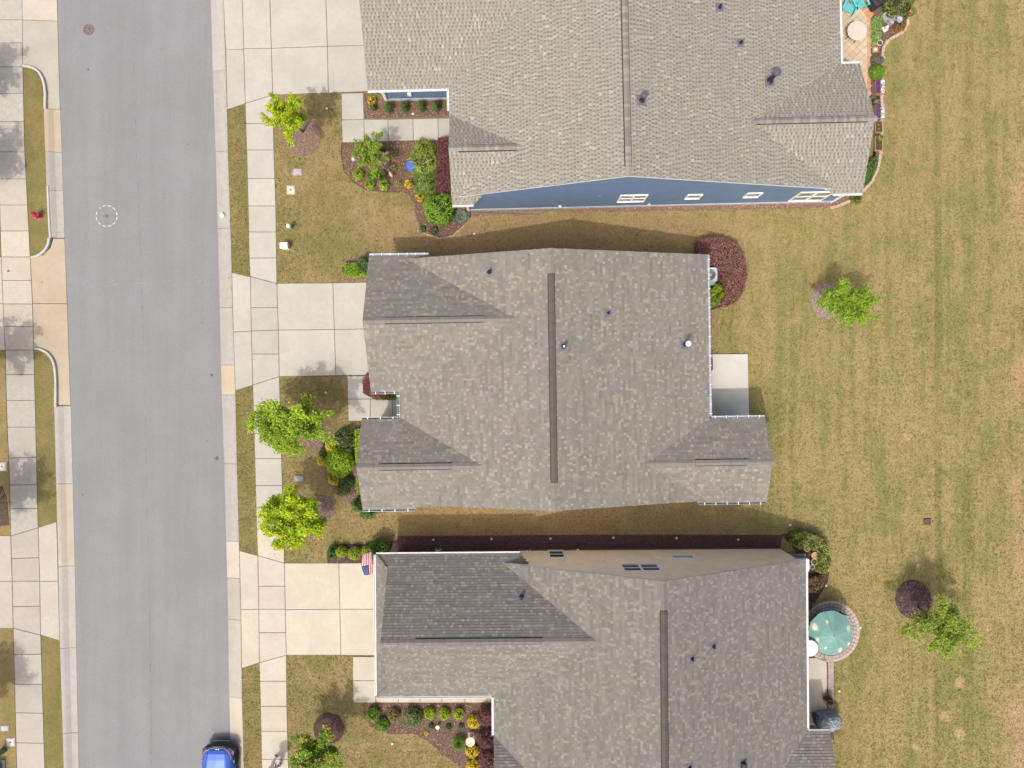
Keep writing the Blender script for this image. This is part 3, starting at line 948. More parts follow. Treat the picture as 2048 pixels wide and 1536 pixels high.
        def tabgeo(b, w, eh, th, tc, dk, T):
            zt = 0.001
            A = [(0, 0, th), (w, 0, th), (w, eh + 0.02, zt), (0, eh + 0.02, zt)]
            if dk is None:
                b.poly([T(*q) for q in A], tc)
            else:
                m = eh * 0.42; zm = th + (zt - th) * 0.42
                b.poly([T(0, 0, th), T(w, 0, th), T(w, m, zm), T(0, m, zm)], tuple((x * 2 + y) / 3 for x, y in zip(tc, dk)))
                b.poly([T(0, m, zm), T(w, m, zm), T(w, eh + 0.02, zt), T(0, eh + 0.02, zt)], dk)
            b.poly([T(0, 0, -0.012), T(w, 0, -0.012), T(w, 0, th), T(0, 0, th)], tuple(x * 0.6 for x in tc))
            b.poly([T(0, eh, -0.012), T(0, 0, -0.012), T(0, 0, th), T(0, eh, zt)], tc)
            b.poly([T(w, 0, -0.012), T(w, eh, -0.012), T(w, eh, zt), T(w, 0, th)], tc)
        big = MB()
        for t in tabs:
            if id(t) in sset: continue
            p, s0, s1, r0, r1, th, tc, dk = t
            gx, gy = p['g']; tx, ty = gy, -gx
            def T(x, y, z, p=p, s0=s0, r0=r0, gx=gx, gy=gy, tx=tx, ty=ty):
                u, v = (s0 + x) * tx + (r0 + y) * gx, (s0 + x) * ty + (r0 + y) * gy
                return (u, v, p['zf'](u, v) + z)
            tabgeo(big, s1 - s0, r1 - r0, th, tc, dk, T)
        o = big.build("shingle_courses", SHINGLE, roof); o["kind"] = "stuff"
        # single shingles share a few meshes (one per tone and slope)
        cache = {}
        for t in single:
            p, s0, s1, r0, r1, th, tc, dk = t
            key = (round(p['tan'], 4), tuple(round(x, 2) for x in tc))
            gx, gy = p['g']; tx, ty = gy, -gx
            if key not in cache:
                b = MB(); tan = p['tan']
                tabgeo(b, 1.0, r1 - r0, 0.020, tc, None, lambda x, y, z: (x, y, z + y * tan))
                cache[key] = b.mesh("shingle", SHINGLE)
            ob = bpy.data.objects.new("shingle", cache[key]); link(ob, roof)
            u, v = s0 * tx + r0 * gx, s0 * ty + r0 * gy
            ob.location = (u, v, p['zf'](u, v)); ob.rotation_euler = (0, 0, math.atan2(ty, tx)); ob.scale = (s1 - s0, 1, 1)
        self.roof = roof
        return roof
    def ridge(self, p0, p1, z, tan, vent=None, n_each=0.155, hw=0.155, cap_tone=None):
        """cap shingles along a ridge from p0 to p1; vent=(t0,t1) in metres from p0 where they sit on a raised vent"""
        p0 = Vector(p0); p1 = Vector(p1); d = p1 - p0; Ln = d.length; d.normalize(); nr = Vector((-d.y, d.x))
        ang = math.atan2(d.y, d.x)
        vo = None
        if vent:
            vent = (round(vent[0] / n_each) * n_each, round(vent[1] / n_each) * n_each)
            b = MB(); a, c = vent; h = 0.045
            for sgn in (-1, 1):
                q = []
                for t_ in (a, c):
                    for off, zz in ((0.0, h), (hw, h - hw * tan), (hw + 0.03, h - hw * tan - 0.05), (0.0, -0.05)):
                        q.append((p0.x + d.x * t_ + nr.x * off * sgn, p0.y + d.y * t_ + nr.y * off * sgn, z + zz))
                b.loft([q[:4], q[4:]])
            vo = b.build("ridge_vent", VENTDARK, self.e, tinted=False)
        cache = []
        tones = cap_tone or self.pal['base']
        cache_off = []
        for tc, tc_on in [(c_, True) for c_ in tones] + [(c_, False) for c_ in self.pal['base']]:
            q_ = rnd(0.9, 1.0); tc = tuple(x * q_ for x in tc)
            b = MB(); l = n_each + 0.02; w = hw - 0.012
            b.poly([(0, 0, 0.014), (l, 0, 0.002), (l, w, 0.002 - w * tan), (0, w, 0.014 - w * tan)], tc)
            b.poly([(0, -w, 0.014 - w * tan), (l, -w, 0.002 - w * tan), (l, 0, 0.002), (0, 0, 0.014)], tc)
            b.poly([(0, 0, 0.014), (0, w, 0.014 - w * tan), (0, w, -0.004 - w * tan), (0, 0, -0.004)], tuple(x * .5 for x in tc))
            b.poly([(0, -w, 0.014 - w * tan), (0, 0, 0.014), (0, 0, -0.004), (0, -w, -0.004 - w * tan)], tuple(x * .5 for x in tc))
            (cache if tc_on else cache_off).append(b.mesh("ridge_cap", SHINGLE))
        t_ = 0.0
        while t_ < Ln - 0.02:
            on = vent and vent[0] - 0.01 <= t_ < vent[1] - 0.01
            ob = bpy.data.objects.new("ridge_cap", random.choice(cache if on else cache_off)); link(ob, vo if on else self.roof)
            ob.location = (p0.x + d.x * t_, p0.y + d.y * t_, z + (0.05 if on else 0.014)); ob.rotation_euler = (0, 0, ang)
            t_ += n_each
    def wall_run(self, b, p0, p1, board=0.16, z0=0.25, drop=0.14):
        """lapped boards between p0 and p1 (outside to the right of the direction), cut under the roof"""
        p0 = Vector(p0); p1 = Vector(p1); d = p1 - p0; Ln = d.length; d.normalize(); out = Vector((d.y, -d.x))
        n = max(2, int(Ln / 0.08))
        zt = []
        for i in range(n + 1):
            q = p0 + d * (Ln * i / n) - out * 0.01
            zt.append(self.roofz(q.x, q.y) - drop)
        z = z0
        while z < max(zt):
            runs = []; st = None
            for i in range(n + 1):
                ok = zt[i] > z + 0.02
                if ok and st is None: st = i
                if (not ok or i == n) and st is not None:
                    runs.append((st, i if ok else i - 1)); st = None
            for a, c in runs:
                if c <= a: continue
                A = p0 + d * (Ln * a / n); C = p0 + d * (Ln * c / n)
                z2 = z + board
                o1 = out * 0.014
                up = [i for i in range(a, c + 1) if zt[i] >= z2 - 1e-6]
                if up:
                    A2 = p0 + d * (Ln * up[0] / n); C2 = p0 + d * (Ln * up[-1] / n); zz = z2
                else:
                    im = max(range(a, c + 1), key=lambda i: zt[i]); A2 = p0 + d * (Ln * (im - .3) / n); C2 = p0 + d * (Ln * (im + .3) / n); zz = zt[im]
                b.poly([(A.x + o1.x, A.y + o1.y, z), (C.x + o1.x, C.y + o1.y, z), (C2.x, C2.y, zz), (A2.x, A2.y, zz)])
                b.poly([(A.x, A.y, z), (C.x, C.y, z), (C.x + o1.x, C.y + o1.y, z), (A.x + o1.x, A.y + o1.y, z)][::-1])
            z += board
    def build_walls(self, loops, mat, foundation=FOUND):
        b = MB(); f = MB()
        for lp in loops:
            # close the outline counter-clockwise; outside is to the right of each run
            for p0, p1 in zip(lp, lp[1:]):
                self.wall_run(b, p0, p1)
                P0 = Vector(p0); P1 = Vector(p1); d = (P1 - P0); L_ = d.length; d.normalize(); out = Vector((d.y, -d.x))
                m_ = (P0 + P1) / 2 + out * 0.0
                f.box((m_.x, m_.y, 0.10), (L_ + 0.05, 0.09, 0.34), math.atan2(d.y, d.x))
        self.wall = b.build("wall", mat, self.e, tinted=False)
        f.build("foundation", foundation, self.e, tinted=False)
    def gutter(self, p0, p1, z, out, mat=None, hang=None, w=0.125, inner=None):
        """open trough along an eave; out: unit vector away from the roof"""
        p0 = Vector(p0); p1 = Vector(p1); o = Vector(out); d = (p1 - p0)
        b = MB()
        z = z + 0.0
        prof = [(0.004, -0.005), (0.004, -0.115), (w * 0.75, -0.115), (w, -0.07), (w, 0.0), (w - 0.012, 0.0), (w - 0.014, -0.066), (w * 0.72, -0.10), (0.016, -0.10), (0.016, -0.005)]
        rings = [[(q.x + o.x * a, q.y + o.y * a, z + h) for a, h in prof] for q in (p0, p1)]
        b.loft(rings)
        g_ = b.build("gutter", mat or WHITE, self.e, tinted=False)
        b = MB(); prof2 = [(0.02, -0.06), (w - 0.018, -0.06)]
        b.poly([(p0.x + o.x * .02, p0.y + o.y * .02, z - .075), (p1.x + o.x * .02, p1.y + o.y * .02, z - .075), (p1.x + o.x * (w - .02), p1.y + o.y * (w - .02), z - .075), (p0.x + o.x * (w - .02), p0.y + o.y * (w - .02), z - .075)])
        b.build("trough_bed", inner or GUTTER_DARK, g_, tinted=False)
        if hang:
            n = max(2, int(d.length / hang)); ang = math.atan2(o.y, o.x)
            hb = MB(); hb.box((0, 0, 0), (w + 0.05, 0.035, 0.012)); me = hb.mesh("hanger", WHITE, tinted=False)
            for i in range(n):
                q = p0 + d * ((i + 0.5) / n) + o * (w * 0.5 - 0.01)
                ob = bpy.data.objects.new("hanger", me); link(ob, g_)
                ob.location = (q.x, q.y, z + 0.008); ob.rotation_euler = (0, 0, ang)
        return g_
    def pipe(self, px, py, z_guess, r=0.05, h=0.4, cap=None, big=False):
        """roof penetration with flashing"""
        z = z_guess
        for _ in range(4):
            u, v = self.L(px, py, z); z = self.roofz(u, v)
        b = MB()
        if cap != 'hood':
            b.lathe([(r * 1.9, -0.02), (r * 1.5, 0.07), (r * 1.05, 0.10), (r, 0.12), (r, h), (r * 0.75, h), (r * 0.7, h - 0.1), (0.002, h - 0.1)], (u, v, z), 14)
        else:
            b.box((u, v, z + 0.10), (0.28, 0.30, 0.26), 0, bev=0.05)
        o = b.build("roof_vent", DARKMETAL, self.e, tinted=False)
        f = MB(); g = max((p for p in self.planes if self.inside(u, v, p['poly'])), key=lambda p: p['zf'](u, v))
        hs = 0.16 + r
        f.poly([(u + a * hs, v + c * hs, g['zf'](u + a * hs, v + c * hs) + 0.02) for a, c in ((-1, -1), (1, -1), (1, 1), (-1, 1))])
        f.poly([(u + a * hs, v + c * hs, g['zf'](u + a * hs, v + c * hs) - 0.01) for a, c in ((-1, 1), (1, 1), (1, -1), (-1, -1))])
        f.build("flashing", plain("flashing_lead", (0.14, 0.145, 0.17), 0.6, 0.2, 0.3, 12.0), o, tinted=False)
        if cap in ('white', 'black', 'steel'):
            m = {'white': WHITE, 'black': plain("flue_cap_black", (0.09, 0.09, 0.115), 0.5, 0.2), 'steel': plain("galvanised", (0.6, 0.6, 0.62), 0.3, 0.8, 0.2)}[cap]
            c = MB(); rc = r * (1.9 if cap != 'steel' else 0.8)
            c.lathe([(r * 0.9, h - 0.02), (rc, h + 0.02), (rc, h + 0.10), (rc * 0.9, h + 0.13), (0.002, h + 0.145)], (u, v, z), 18)
            c.build("cap", m, o, tinted=False)
    def window(self, plane_v, u0, u1, z0, z1, out, cols, rows, panes, axis='u'):
        """window in a wall running along u at v=plane_v, looking towards out (+1/-1 along v)"""
        fw = 0.07
        b = MB(); y = plane_v + out * 0.02; dpt = 0.10
        def bar(a0, a1, c0, c1, t=dpt):
            b.box(((a0 + a1) / 2, y, (c0 + c1) / 2), (a1 - a0, t, c1 - c0))
        bar(u0, u1, z0, z0 + fw, 0.14); bar(u0, u1, z1 - fw, z1)
        bar(u0, u0 + fw, z0 + fw, z1 - fw); bar(u1 - fw, u1, z0 + fw, z1 - fw)
        for c in range(1, cols):
            m = u0 + (u1 - u0) * c / cols; bar(m - 0.06, m + 0.06, z0 + fw, z1 - fw)
        if rows > 1:
            m = (z0 + z1) / 2
            for c in range(cols):
                a = u0 + (u1 - u0) * c / cols + (0.06 if c else fw); e = u0 + (u1 - u0) * (c + 1) / cols - (0.06 if c < cols - 1 else fw)
                bar(a, e, m - 0.03, m + 0.03, 0.08)
        wo = b.build("window", VINYL, self.e, tinted=False)
        for c in range(cols):
            for r in range(rows):
                a = u0 + (u1 - u0) * c / cols + 0.05; e = u0 + (u1 - u0) * (c + 1) / cols - 0.05
                zz0 = z0 + (z1 - z0) * r / rows + 0.03; zz1 = z0 + (z1 - z0) * (r + 1) / rows - 0.03
                p = MB(); p.box(((a + e) / 2, y + out * 0.005, (zz0 + zz1) / 2), (e - a, 0.02, zz1 - zz0))
                p.build("pane", panes[r], wo, tinted=False)
    def downspout(self, path, mat=WHITE, w=0.075):
        b = MB(); b.tube(path, w / 2, 4); return b.build("downspout", mat, self.e, tinted=False)

# =================================================================== the house in the middle
Mh = House("house", "single storey house with plain grey-brown shingle roof and silver gutters with white hangers", (1105, 768), 0.85, PAL_GREY)
ZE, ZR = 2.9, 5.3
uR, _ = Mh.L(1105.5, 757, ZR)
uE = Mh.L(1416.5, 660, ZE)[0]; uW = Mh.L(798.5, 810, ZE)[0]
vN = (Mh.L(1102, 495, ZR)[1] + Mh.L(1413, 510, ZE)[1]) / 2; vS = (Mh.L(1108, 1020, ZR)[1] + Mh.L(1395, 1003, ZE)[1]) / 2
Mh.plane('W', uW, 2.85, uR, ZR, vS, vN)
Mh.plane('E', uE, ZE, uR, ZR, vS, vN)
# garage gable
gN = Mh.L(800, 511, ZE)[1]; gS = Mh.L(772, 783, ZE)[1]; gW = Mh.L(725, 640, 4.75)[0]; gR = (gN + gS) / 2; gZ = 4.75
uG = Mh.L(857, 512, ZE)[0]; uGe = Mh.L(1040, 635, gZ)[0]
Mh.plane('N', gN, ZE, gR, gZ, gW, uGe, poly=[(gW, gN), (uG, gN), (uGe, gR), (gW, gR)])
Mh.plane('S', gS, ZE, gR, gZ, gW, uGe, poly=[(gW, gS), (uW + 0.35, gS), (uGe, gR), (gW, gR)])
# small front gable
fN = Mh.L(760, 839, ZE)[1]; fS = Mh.L(780, 1018, ZE)[1]; fW = Mh.L(713, 938, 4.2)[0]; fR = (fN + fS) / 2; fZ = 4.2
uF = Mh.L(985, 935, fZ)[0]; uFs = Mh.L(829, 1017, ZE)[0]
Mh.plane('N', fN, ZE, fR, fZ, fW, uF, poly=[(fW, fN), (uW + 0.35, fN), (uF, fR), (fW, fR)])
Mh.plane('S', fS, ZE, fR, fZ, fW, uF, poly=[(fW, fS), (uFs, fS), (uF, fR), (fW, fR)])
# rear gable
rN = Mh.L(1476, 836, ZE)[1]; rS = Mh.L(1465, 1004, ZE)[1]; rE = Mh.L(1546, 927, 3.95)[0]; rR = (rN + rS) / 2; rZ = 3.95
uB = Mh.L(1275, 927, rZ)[0]; uBs = Mh.L(1398, 1004, ZE)[0]
Mh.plane('N', rN, ZE, rR, rZ, rE, uB, poly=[(rE, rN), (uE - 0.35, rN), (uB, rR), (rE, rR)])
Mh.plane('S', rS, ZE, rR, rZ, rE, uB, poly=[(rE, rS), (uBs, rS), (uB, rR), (rE, rR)])
Mh.build_roof()
def vt(h, a, b, lo, hi): return None
# main ridge: vent from y=548 to y=963
v0 = Mh.L(1103, 548, ZR)[1]; v1 = Mh.L(1108, 963, ZR)[1]
DARKCAP = [(0.098, 0.088, 0.078), (0.086, 0.078, 0.07), (0.094, 0.09, 0.078)]
Mh.ridge((uR, vN), (uR, vS), ZR, 0.30, vent=(vN - v0, vN - v1), cap_tone=DARKCAP)
Mh.ridge((gW, gR), (uGe, gR), gZ, 0.5, vent=(Mh.L(766, 636, gZ)[0] - gW, Mh.L(967, 635, gZ)[0] - gW))
Mh.ridge((fW, fR), (uF, fR), fZ, 0.5, vent=(Mh.L(754, 934, fZ)[0] - fW, Mh.L(902, 934, fZ)[0] - fW))
Mh.ridge((uB, rR), (rE, rR), rZ, 0.42, vent=(Mh.L(1393, 926, rZ)[0] - uB, Mh.L(1493, 926, rZ)[0] - uB))
wu = 0.38
Mh.build_walls([[(gW + .3, gS + wu), (uW + wu, gS + wu), (uW + wu, fN - wu), (fW + .3, fN - wu), (fW + .3, fS + wu), (uFs - .3, fS + wu), (uFs - .3, vS + .3), (uBs + .3, vS + .3), (uBs + .3, rS + wu),
                (rE - .3, rS + wu), (rE - .3, rN - wu), (uE - wu, rN - wu), (uE - wu, vN - .3), (uG - .3, vN - .3), (uG - .3, gN - wu), (gW + .3, gN - wu), (gW + .3, gS + wu)]], TAUPE_SIDING)
EXCL.append([Mh.world(u, v) for u, v in ((gW + .3, gS + wu), (uW + wu, gS + wu), (uW + wu, fN - wu), (fW + .3, fN - wu), (fW + .3, fS + wu), (rE - .3, rS + wu), (rE - .3, rN - wu), (uE - wu, rN - wu), (uE - wu, gN - wu), (gW + .3, gN - wu))])
gm = GUTTER_GREY
Mh.gutter((gW, gN), (uG, gN), ZE, (0, 1), gm, 0.42, inner=GUTTER_GREY)
Mh.gutter((gW, gS), (uW, gS), ZE, (0, -1), gm, 0.45)
Mh.gutter((uW, gS), (uW, fN), ZE - .02, (-1, 0), gm, 0.45)
Mh.gutter((fW, fN), (uW, fN), ZE, (0, 1), gm, 0.5)
Mh.gutter((fW, fS), (uFs, fS), ZE, (0, -1), gm, 0.55)
Mh.gutter((uE, rN), (uE, vN), ZE, (1, 0), gm, 0.5, inner=GUTTER_GREY)
Mh.gutter((uE, rN), (rE, rN), ZE, (0, 1), gm, 0.5, inner=GUTTER_GREY)
Mh.gutter((uBs, rS), (rE, rS), ZE, (0, -1), gm, 0.55)
Mh.downspout([(uE - wu + .06, vN - .45, 2.7), (uE - wu + .06, vN - .45, 0.1)])
Mh.downspout([(gW + .5, gN - wu + .05, 2.7), (gW + .5, gN - wu + .05, 0.1)])
Mh.downspout([(fW + .4, fS + wu - .05, 2.7), (fW + .4, fS + wu - .05, 0.1)])
Mh.downspout([(uBs + .2, vS + .25, 2.9), (uBs + .2, vS + .25, 0.1)])
Mh.pipe(979, 544, 3.9, 0.07, 0.34)
Mh.pipe(1127, 693, 5.2, 0.075, 0.42, 'steel')
Mh.pipe(1217, 626, 4.6, 0.05, 0.16)
Mh.pipe(1369, 689, 3.4, 0.075, 0.75, 'white')

# =================================================================== the blue house
Bh = House("house", "blue lap-sided house with tan dentil-patterned shingle roof and white trim", (1258, 200), 1.35, PAL_TAN)
ZE, ZR = 2.9, 6.2
uR = Bh.L(1257, 330, ZR)[0]; uE = Bh.L(1680, 60, 2.85)[0]; uW = Bh.L(898.5, 205, 3.05)[0]
vS = (Bh.L(1258, 350, ZR)[1] + Bh.L(1665, 380, 2.9)[1]) / 2; vN = vS + 21.0
Bh.plane('W', uW, 3.05, uR, ZR, vS, vN)
Bh.plane('E', uE, 2.85, uR, ZR, vS, vN)
gS = Bh.L(815, 178, 3.0)[1]; gW = Bh.L(735, 176, 3.0)[0]; gt = 0.5
gR = gS + 4.6; gZ = 3.0 + 4.6 * gt * 0.82
gZ = 4.9; uGe = Bh.L(1120, -60, gZ)[0]
Bh.plane('S', gS, 3.0, gR, gZ, gW, uGe, poly=[(gW, gS), (uW + .4, gS), (uGe, gR), (gW, gR)])
Bh.plane('N', gR * 2 - gS, 3.0, gR, gZ, gW, uGe, poly=[(gW, gR * 2 - gS), (uW + .4, gR * 2 - gS), (uGe, gR), (gW, gR)])
# front gable
fS = Bh.L(920, 409, ZE)[1]; fW = Bh.L(897, 292, 4.4)[0]; fR = Bh.L(970, 295, 4.4)[1]; fZ = 4.4; fN = 2 * fR - fS
uF = Bh.L(1060, 295, fZ)[0]; uFs = Bh.L(947, 409, ZE)[0]
Bh.plane('S', fS, ZE, fR, fZ, fW, uF, poly=[(fW, fS), (uFs, fS), (uF, fR), (fW, fR)])
Bh.plane('N', fN, ZE, fR, fZ, fW, uF, poly=[(fW, fN), (uW + .4, fN), (uF, fR), (fW, fR)])
# rear gable
rN = Bh.L(1700, 128, ZE)[1]; rS = Bh.L(1700, 386, ZE)[1]; rE = Bh.L(1750, 241, 4.3)[0]; rR = (rN + rS) / 2; rZ = 4.3
uB = Bh.L(1440, 243, rZ)[0]; uBs = Bh.L(1667, 386, ZE)[0]
Bh.plane('S', rS, ZE, rR, rZ, rE, uB, poly=[(rE, rS), (uBs, rS), (uB, rR), (rE, rR)])
Bh.plane('N', rN, ZE, rR, rZ, rE, uB, poly=[(rE, rN), (uE - .35, rN), (uB, rR), (rE, rR)])
Bh.build_roof()
TANCAP = [(0.22, 0.20, 0.175), (0.18, 0.165, 0.15), (0.255, 0.235, 0.21), (0.195, 0.175, 0.165)]
Bh.ridge((uR, vS), (uR, vN), ZR, 0.32, vent=(Bh.L(1257, 330, ZR)[1] - vS, 20.0), cap_tone=TANCAP)
Bh.ridge((fW, fR), (uF, fR), fZ, 0.5, vent=(Bh.L(913, 295, fZ)[0] - fW, Bh.L(1031, 295, fZ)[0] - fW), cap_tone=TANCAP)
Bh.ridge((uB, rR), (rE, rR), rZ, 0.4, vent=(Bh.L(1480, 243, rZ)[0] - uB, Bh.L(1737, 238, rZ)[0] - uB), cap_tone=TANCAP)
Bh.ridge((gW, gR), (uGe, gR), gZ, 0.5, cap_tone=TANCAP)
# walls
wvS = Bh.L(1300, 412, 0.0)[1]
wfS = wvS; wgS = Bh.L(830, 200, 0)[1]
wE = Bh.L(1671, 404, 0)[0]; wgW = Bh.L(773, 200, 0)[0]; wfW = Bh.L(937, 420, 0)[0]
wE2 = rE - .35
Bh.build_walls([[(wgW, gR * 2 - gS - .3), (wgW, wgS), (uW + .5, wgS), (uW + .5, fN - .3), (wfW, fN - .3), (wfW, wvS), (wE2, wvS), (wE2, rN - .4), (uE - .4, rN - .4), (uE - .4, vN - .4), (uW + .5, vN - .4), (uW + .5, gR * 2 - gS - .3), (wgW, gR * 2 - gS - .3)]], BLUE_SIDING)
EXCL.append([Bh.world(u, v) for u, v in ((wgW, vN), (wgW, wgS), (uW + .5, wgS), (uW + .5, fN - .3), (wfW, fN - .3), (wfW, wvS), (wE2, wvS), (wE2, rN - .4), (uE - .4, rN - .4), (uE - .4, vN))])
def wz(h, wv, px, py):
    """height on a wall running along u at v=wv for a photo pixel"""
    lo, hi = 0.0, 8.0
    for _ in range(40):
        m = (lo + hi) / 2
        if (h.L(px, py, m)[1] > wv) == (h.L(px, py, 0)[1] > wv): lo = m
        else: hi = m
    return m
def win_px(h, wv, out, x0, x1, y0, y1, cols, rows, panes):
    z0 = wz(h, wv, (x0 + x1) / 2, y0); z1 = wz(h, wv, (x0 + x1) / 2, y1)
    za, zb = min(z0, z1), max(z0, z1); zm = (za + zb) / 2
    h.window(wv, h.L(x0, (y0 + y1) / 2, zm)[0], h.L(x1, (y0 + y1) / 2, zm)[0], za, zb, out, cols, rows, panes)
win_px(Bh, wvS, -1, 1237, 1292, 402, 389, 2, 2, [GLASS_S, GLASS_G])
win_px(Bh, wvS, -1, 1372, 1402, 396, 388, 1, 1, [GLASS_G])
win_px(Bh, wvS, -1, 1490, 1521, 393, 385, 1, 1, [GLASS_G])
win_px(Bh, wvS, -1, 1588, 1656, 400, 383, 2, 2, [GLASS_S, GLASS_G])
wgm = dict(mat=WHITE, inner=plain("gutter_white_inner", (0.55, 0.56, 0.58), 0.5))
Bh.gutter((gW, gS), (uW, gS), 3.0, (0, -1), WHITE, 0.6, inner=wgm['inner'])
Bh.gutter((uW, gS), (uW, fN), 3.02, (-1, 0), WHITE, 0.6, inner=wgm['inner'])
Bh.gutter((fW, fS), (uFs, fS), ZE, (0, -1), WHITE, inner=wgm['inner'])
Bh.gutter((uBs, rS), (rE, rS), ZE, (0, -1), WHITE, inner=wgm['inner'])
Bh.gutter((uE, rN), (uE, vN), 2.85, (1, 0), WHITE, inner=wgm['inner'])
Bh.gutter((uE, rN), (rE, rN), ZE, (0, 1), WHITE, inner=wgm['inner'])
Bh.downspout([(gW + .55, gS - .06, 2.9), (gW + .75, gS - .05, 2.65), (wgW + .06, wgS - .06, 2.4), (wgW + .06, wgS - .06, 0.1), (wgW - .1, wgS - .3, 0.06)], w=0.10)
Bh.downspout([(fW + .6, fS - .06, 2.8), (wfW + .05, wvS - .06, 2.4), (wfW + .05, wvS - .06, 0.1)], w=0.10)
Bh.downspout([(rE - .3, rS - .06, 2.8), (wE2 - .05, wvS - .06, 2.4), (wE2 - .05, wvS - .06, 0.1)], w=0.10)
for cu, cv in ((wgW, wgS), (wE2 - .02, wvS), (wfW, wvS)):
    b = MB(); b.box((cu, cv - .02, 1.5), (0.12, 0.12, 2.6)); b.build("corner_board", WHITE, Bh.e, tinted=False)
b = MB(); b.box((Bh.L(819, 194, 1.0)[0], wgS - .08, 1.0), (0.22, 0.12, 0.3), bev=0.02); b.build("meter_box", WHITE, Bh.e, tinted=False)
b = MB(); q = Bh.L(1195, 392, 1.7); b.box((q[0], wvS - .03, wz(Bh, wvS, 1195, 392)), (0.2, 0.06, 0.14), bev=0.015); b.build("dryer_vent", BLUE_SIDING, Bh.e, tinted=False)
b = MB(); q = Bh.L(1300, 406, 0.8); b.lathe([(0.09, 0), (0.09, .05), (0.001, .06)], (q[0], wvS - .02, 0.55), 14, M=Matrix.Rotation(math.pi / 2, 3, 'X')); b.build("wall_lamp", plain("cream_plastic", (0.6, 0.52, 0.38), .5), Bh.e, tinted=False)
b = MB(); q = Bh.L(1120, 411, 0.7); b.box((q[0], wvS - .06, 0.62), (0.16, 0.10, 0.10), bev=.02); b.build("hose_tap", WHITE, Bh.e, tinted=False)
Bh.pipe(1283, 201, 6.0, 0.08, 0.62, 'black')
Bh.pipe(1481, 86, 4.9, 0.055, 0.22)
Bh.pipe(1439, 15, 5.2, 0.055, 0.25)
Bh.pipe(1539, 162, 4.5, 0.105, 1.0, 'black')

# =================================================================== the beige house
Gh = House("house", "beige lap-sided house with dark grey shingle roof and hipped skirt over the garage", (1328, 1300), 0.45, PAL_COOL)
ZE, ZR = 2.9, 6.8
uR = Gh.L(1328, 1210, ZR)[0]; uE = Gh.L(1612, 1250, ZE)[0]; uW = Gh.L(988, 1430, ZE)[0]
vN = (Gh.L(1328, 1164, ZR)[1] + Gh.L(1608, 1117, ZE)[1]) / 2; vS = vN - 22.0
Gh.plane('W', uW, ZE, uR, ZR, vS, vN)
Gh.plane('E', uE, ZE, uR, ZR, vS, vN)
gN = Gh.L(900, 1109, ZE)[1]; gS = Gh.L(870, 1392, ZE)[1]; gZ = 5.35; gR = (gN + gS) / 2
gW = Gh.L(761, 1284, gZ)[0]; gWp = Gh.L(753, 1250, ZE)[0]; uGn = Gh.L(1040, 1109, ZE)[0]; uGe = Gh.L(1190, 1281, gZ)[0]
gt = (gZ - ZE) / abs(gR - gN)
# the gable roof stops short of the front; a hipped skirt wraps round below it
Gh.plane('N', gN, ZE, gR, gZ, gW, uGe, poly=[(gW, gN), (uGn, gN), (uGe, gR), (gW, gR)])
Gh.plane('N', gN, ZE, gR, gZ, gW, uGe, poly=[(gWp, gN), (gW, gN), (gW, gN - (gW - gWp))])
Gh.plane('S', gS, ZE, gR, gZ, gW, uGe, poly=[(gW, gS), (uW + .4, gS), (uGe, gR), (gW, gR)])
Gh.plane('S', gS, ZE, gR, gZ, gW, uGe, poly=[(gWp, gS), (gW, gS), (gW, gS + (gW - gWp))])
Gh.plane('W', gWp, ZE, gWp + 0.9, ZE + 0.9 * gt, gS, gN, poly=[(gWp, gS), (gWp + .62, gS + .62), (gWp + .62, gN - .62), (gWp, gN)])
# front gable further along, and rear gable
fN = Gh.L(1000, 1472, ZE)[1]; fR = fN - 3.2; fZ = 4.75; fW = Gh.L(989, 1500, ZE)[0] - 0.02; uF = uW + 4.4
Gh.plane('N', fN, ZE, fR, fZ, fW, uF, poly=[(fW, fN), (uW + .4, fN), (uF, fR), (fW, fR)])
Gh.plane('S', 2 * fR - fN, ZE, fR, fZ, fW, uF, poly=[(fW, 2 * fR - fN), (uW + .4, 2 * fR - fN), (uF, fR), (fW, fR)])
rN = Gh.L(1640, 1464, ZE)[1]; rR = rN - 3.0; rZ = 4.3; rE = Gh.L(1660, 1466, ZE)[0]; uB = uE - 4.0
Gh.plane('N', rN, ZE, rR, rZ, rE, uB, poly=[(rE, rN), (uE - .3, rN), (uB, rR), (rE, rR)])
Gh.plane('S', 2 * rR - rN, ZE, rR, rZ, rE, uB, poly=[(rE, 2 * rR - rN), (uE - .3, 2 * rR - rN), (uB, rR), (rE, rR)])
Gh.build_roof()
Gh.ridge((uR, vN), (uR, vS), ZR, 0.48, vent=(vN - Gh.L(1328, 1221, ZR)[1], 20.0), cap_tone=DARKCAP)
Gh.ridge((gW, gR), (uGe, gR), gZ, 0.6, vent=(Gh.L(831, 1283, gZ)[0] - gW, Gh.L(1082, 1281, gZ)[0] - gW))
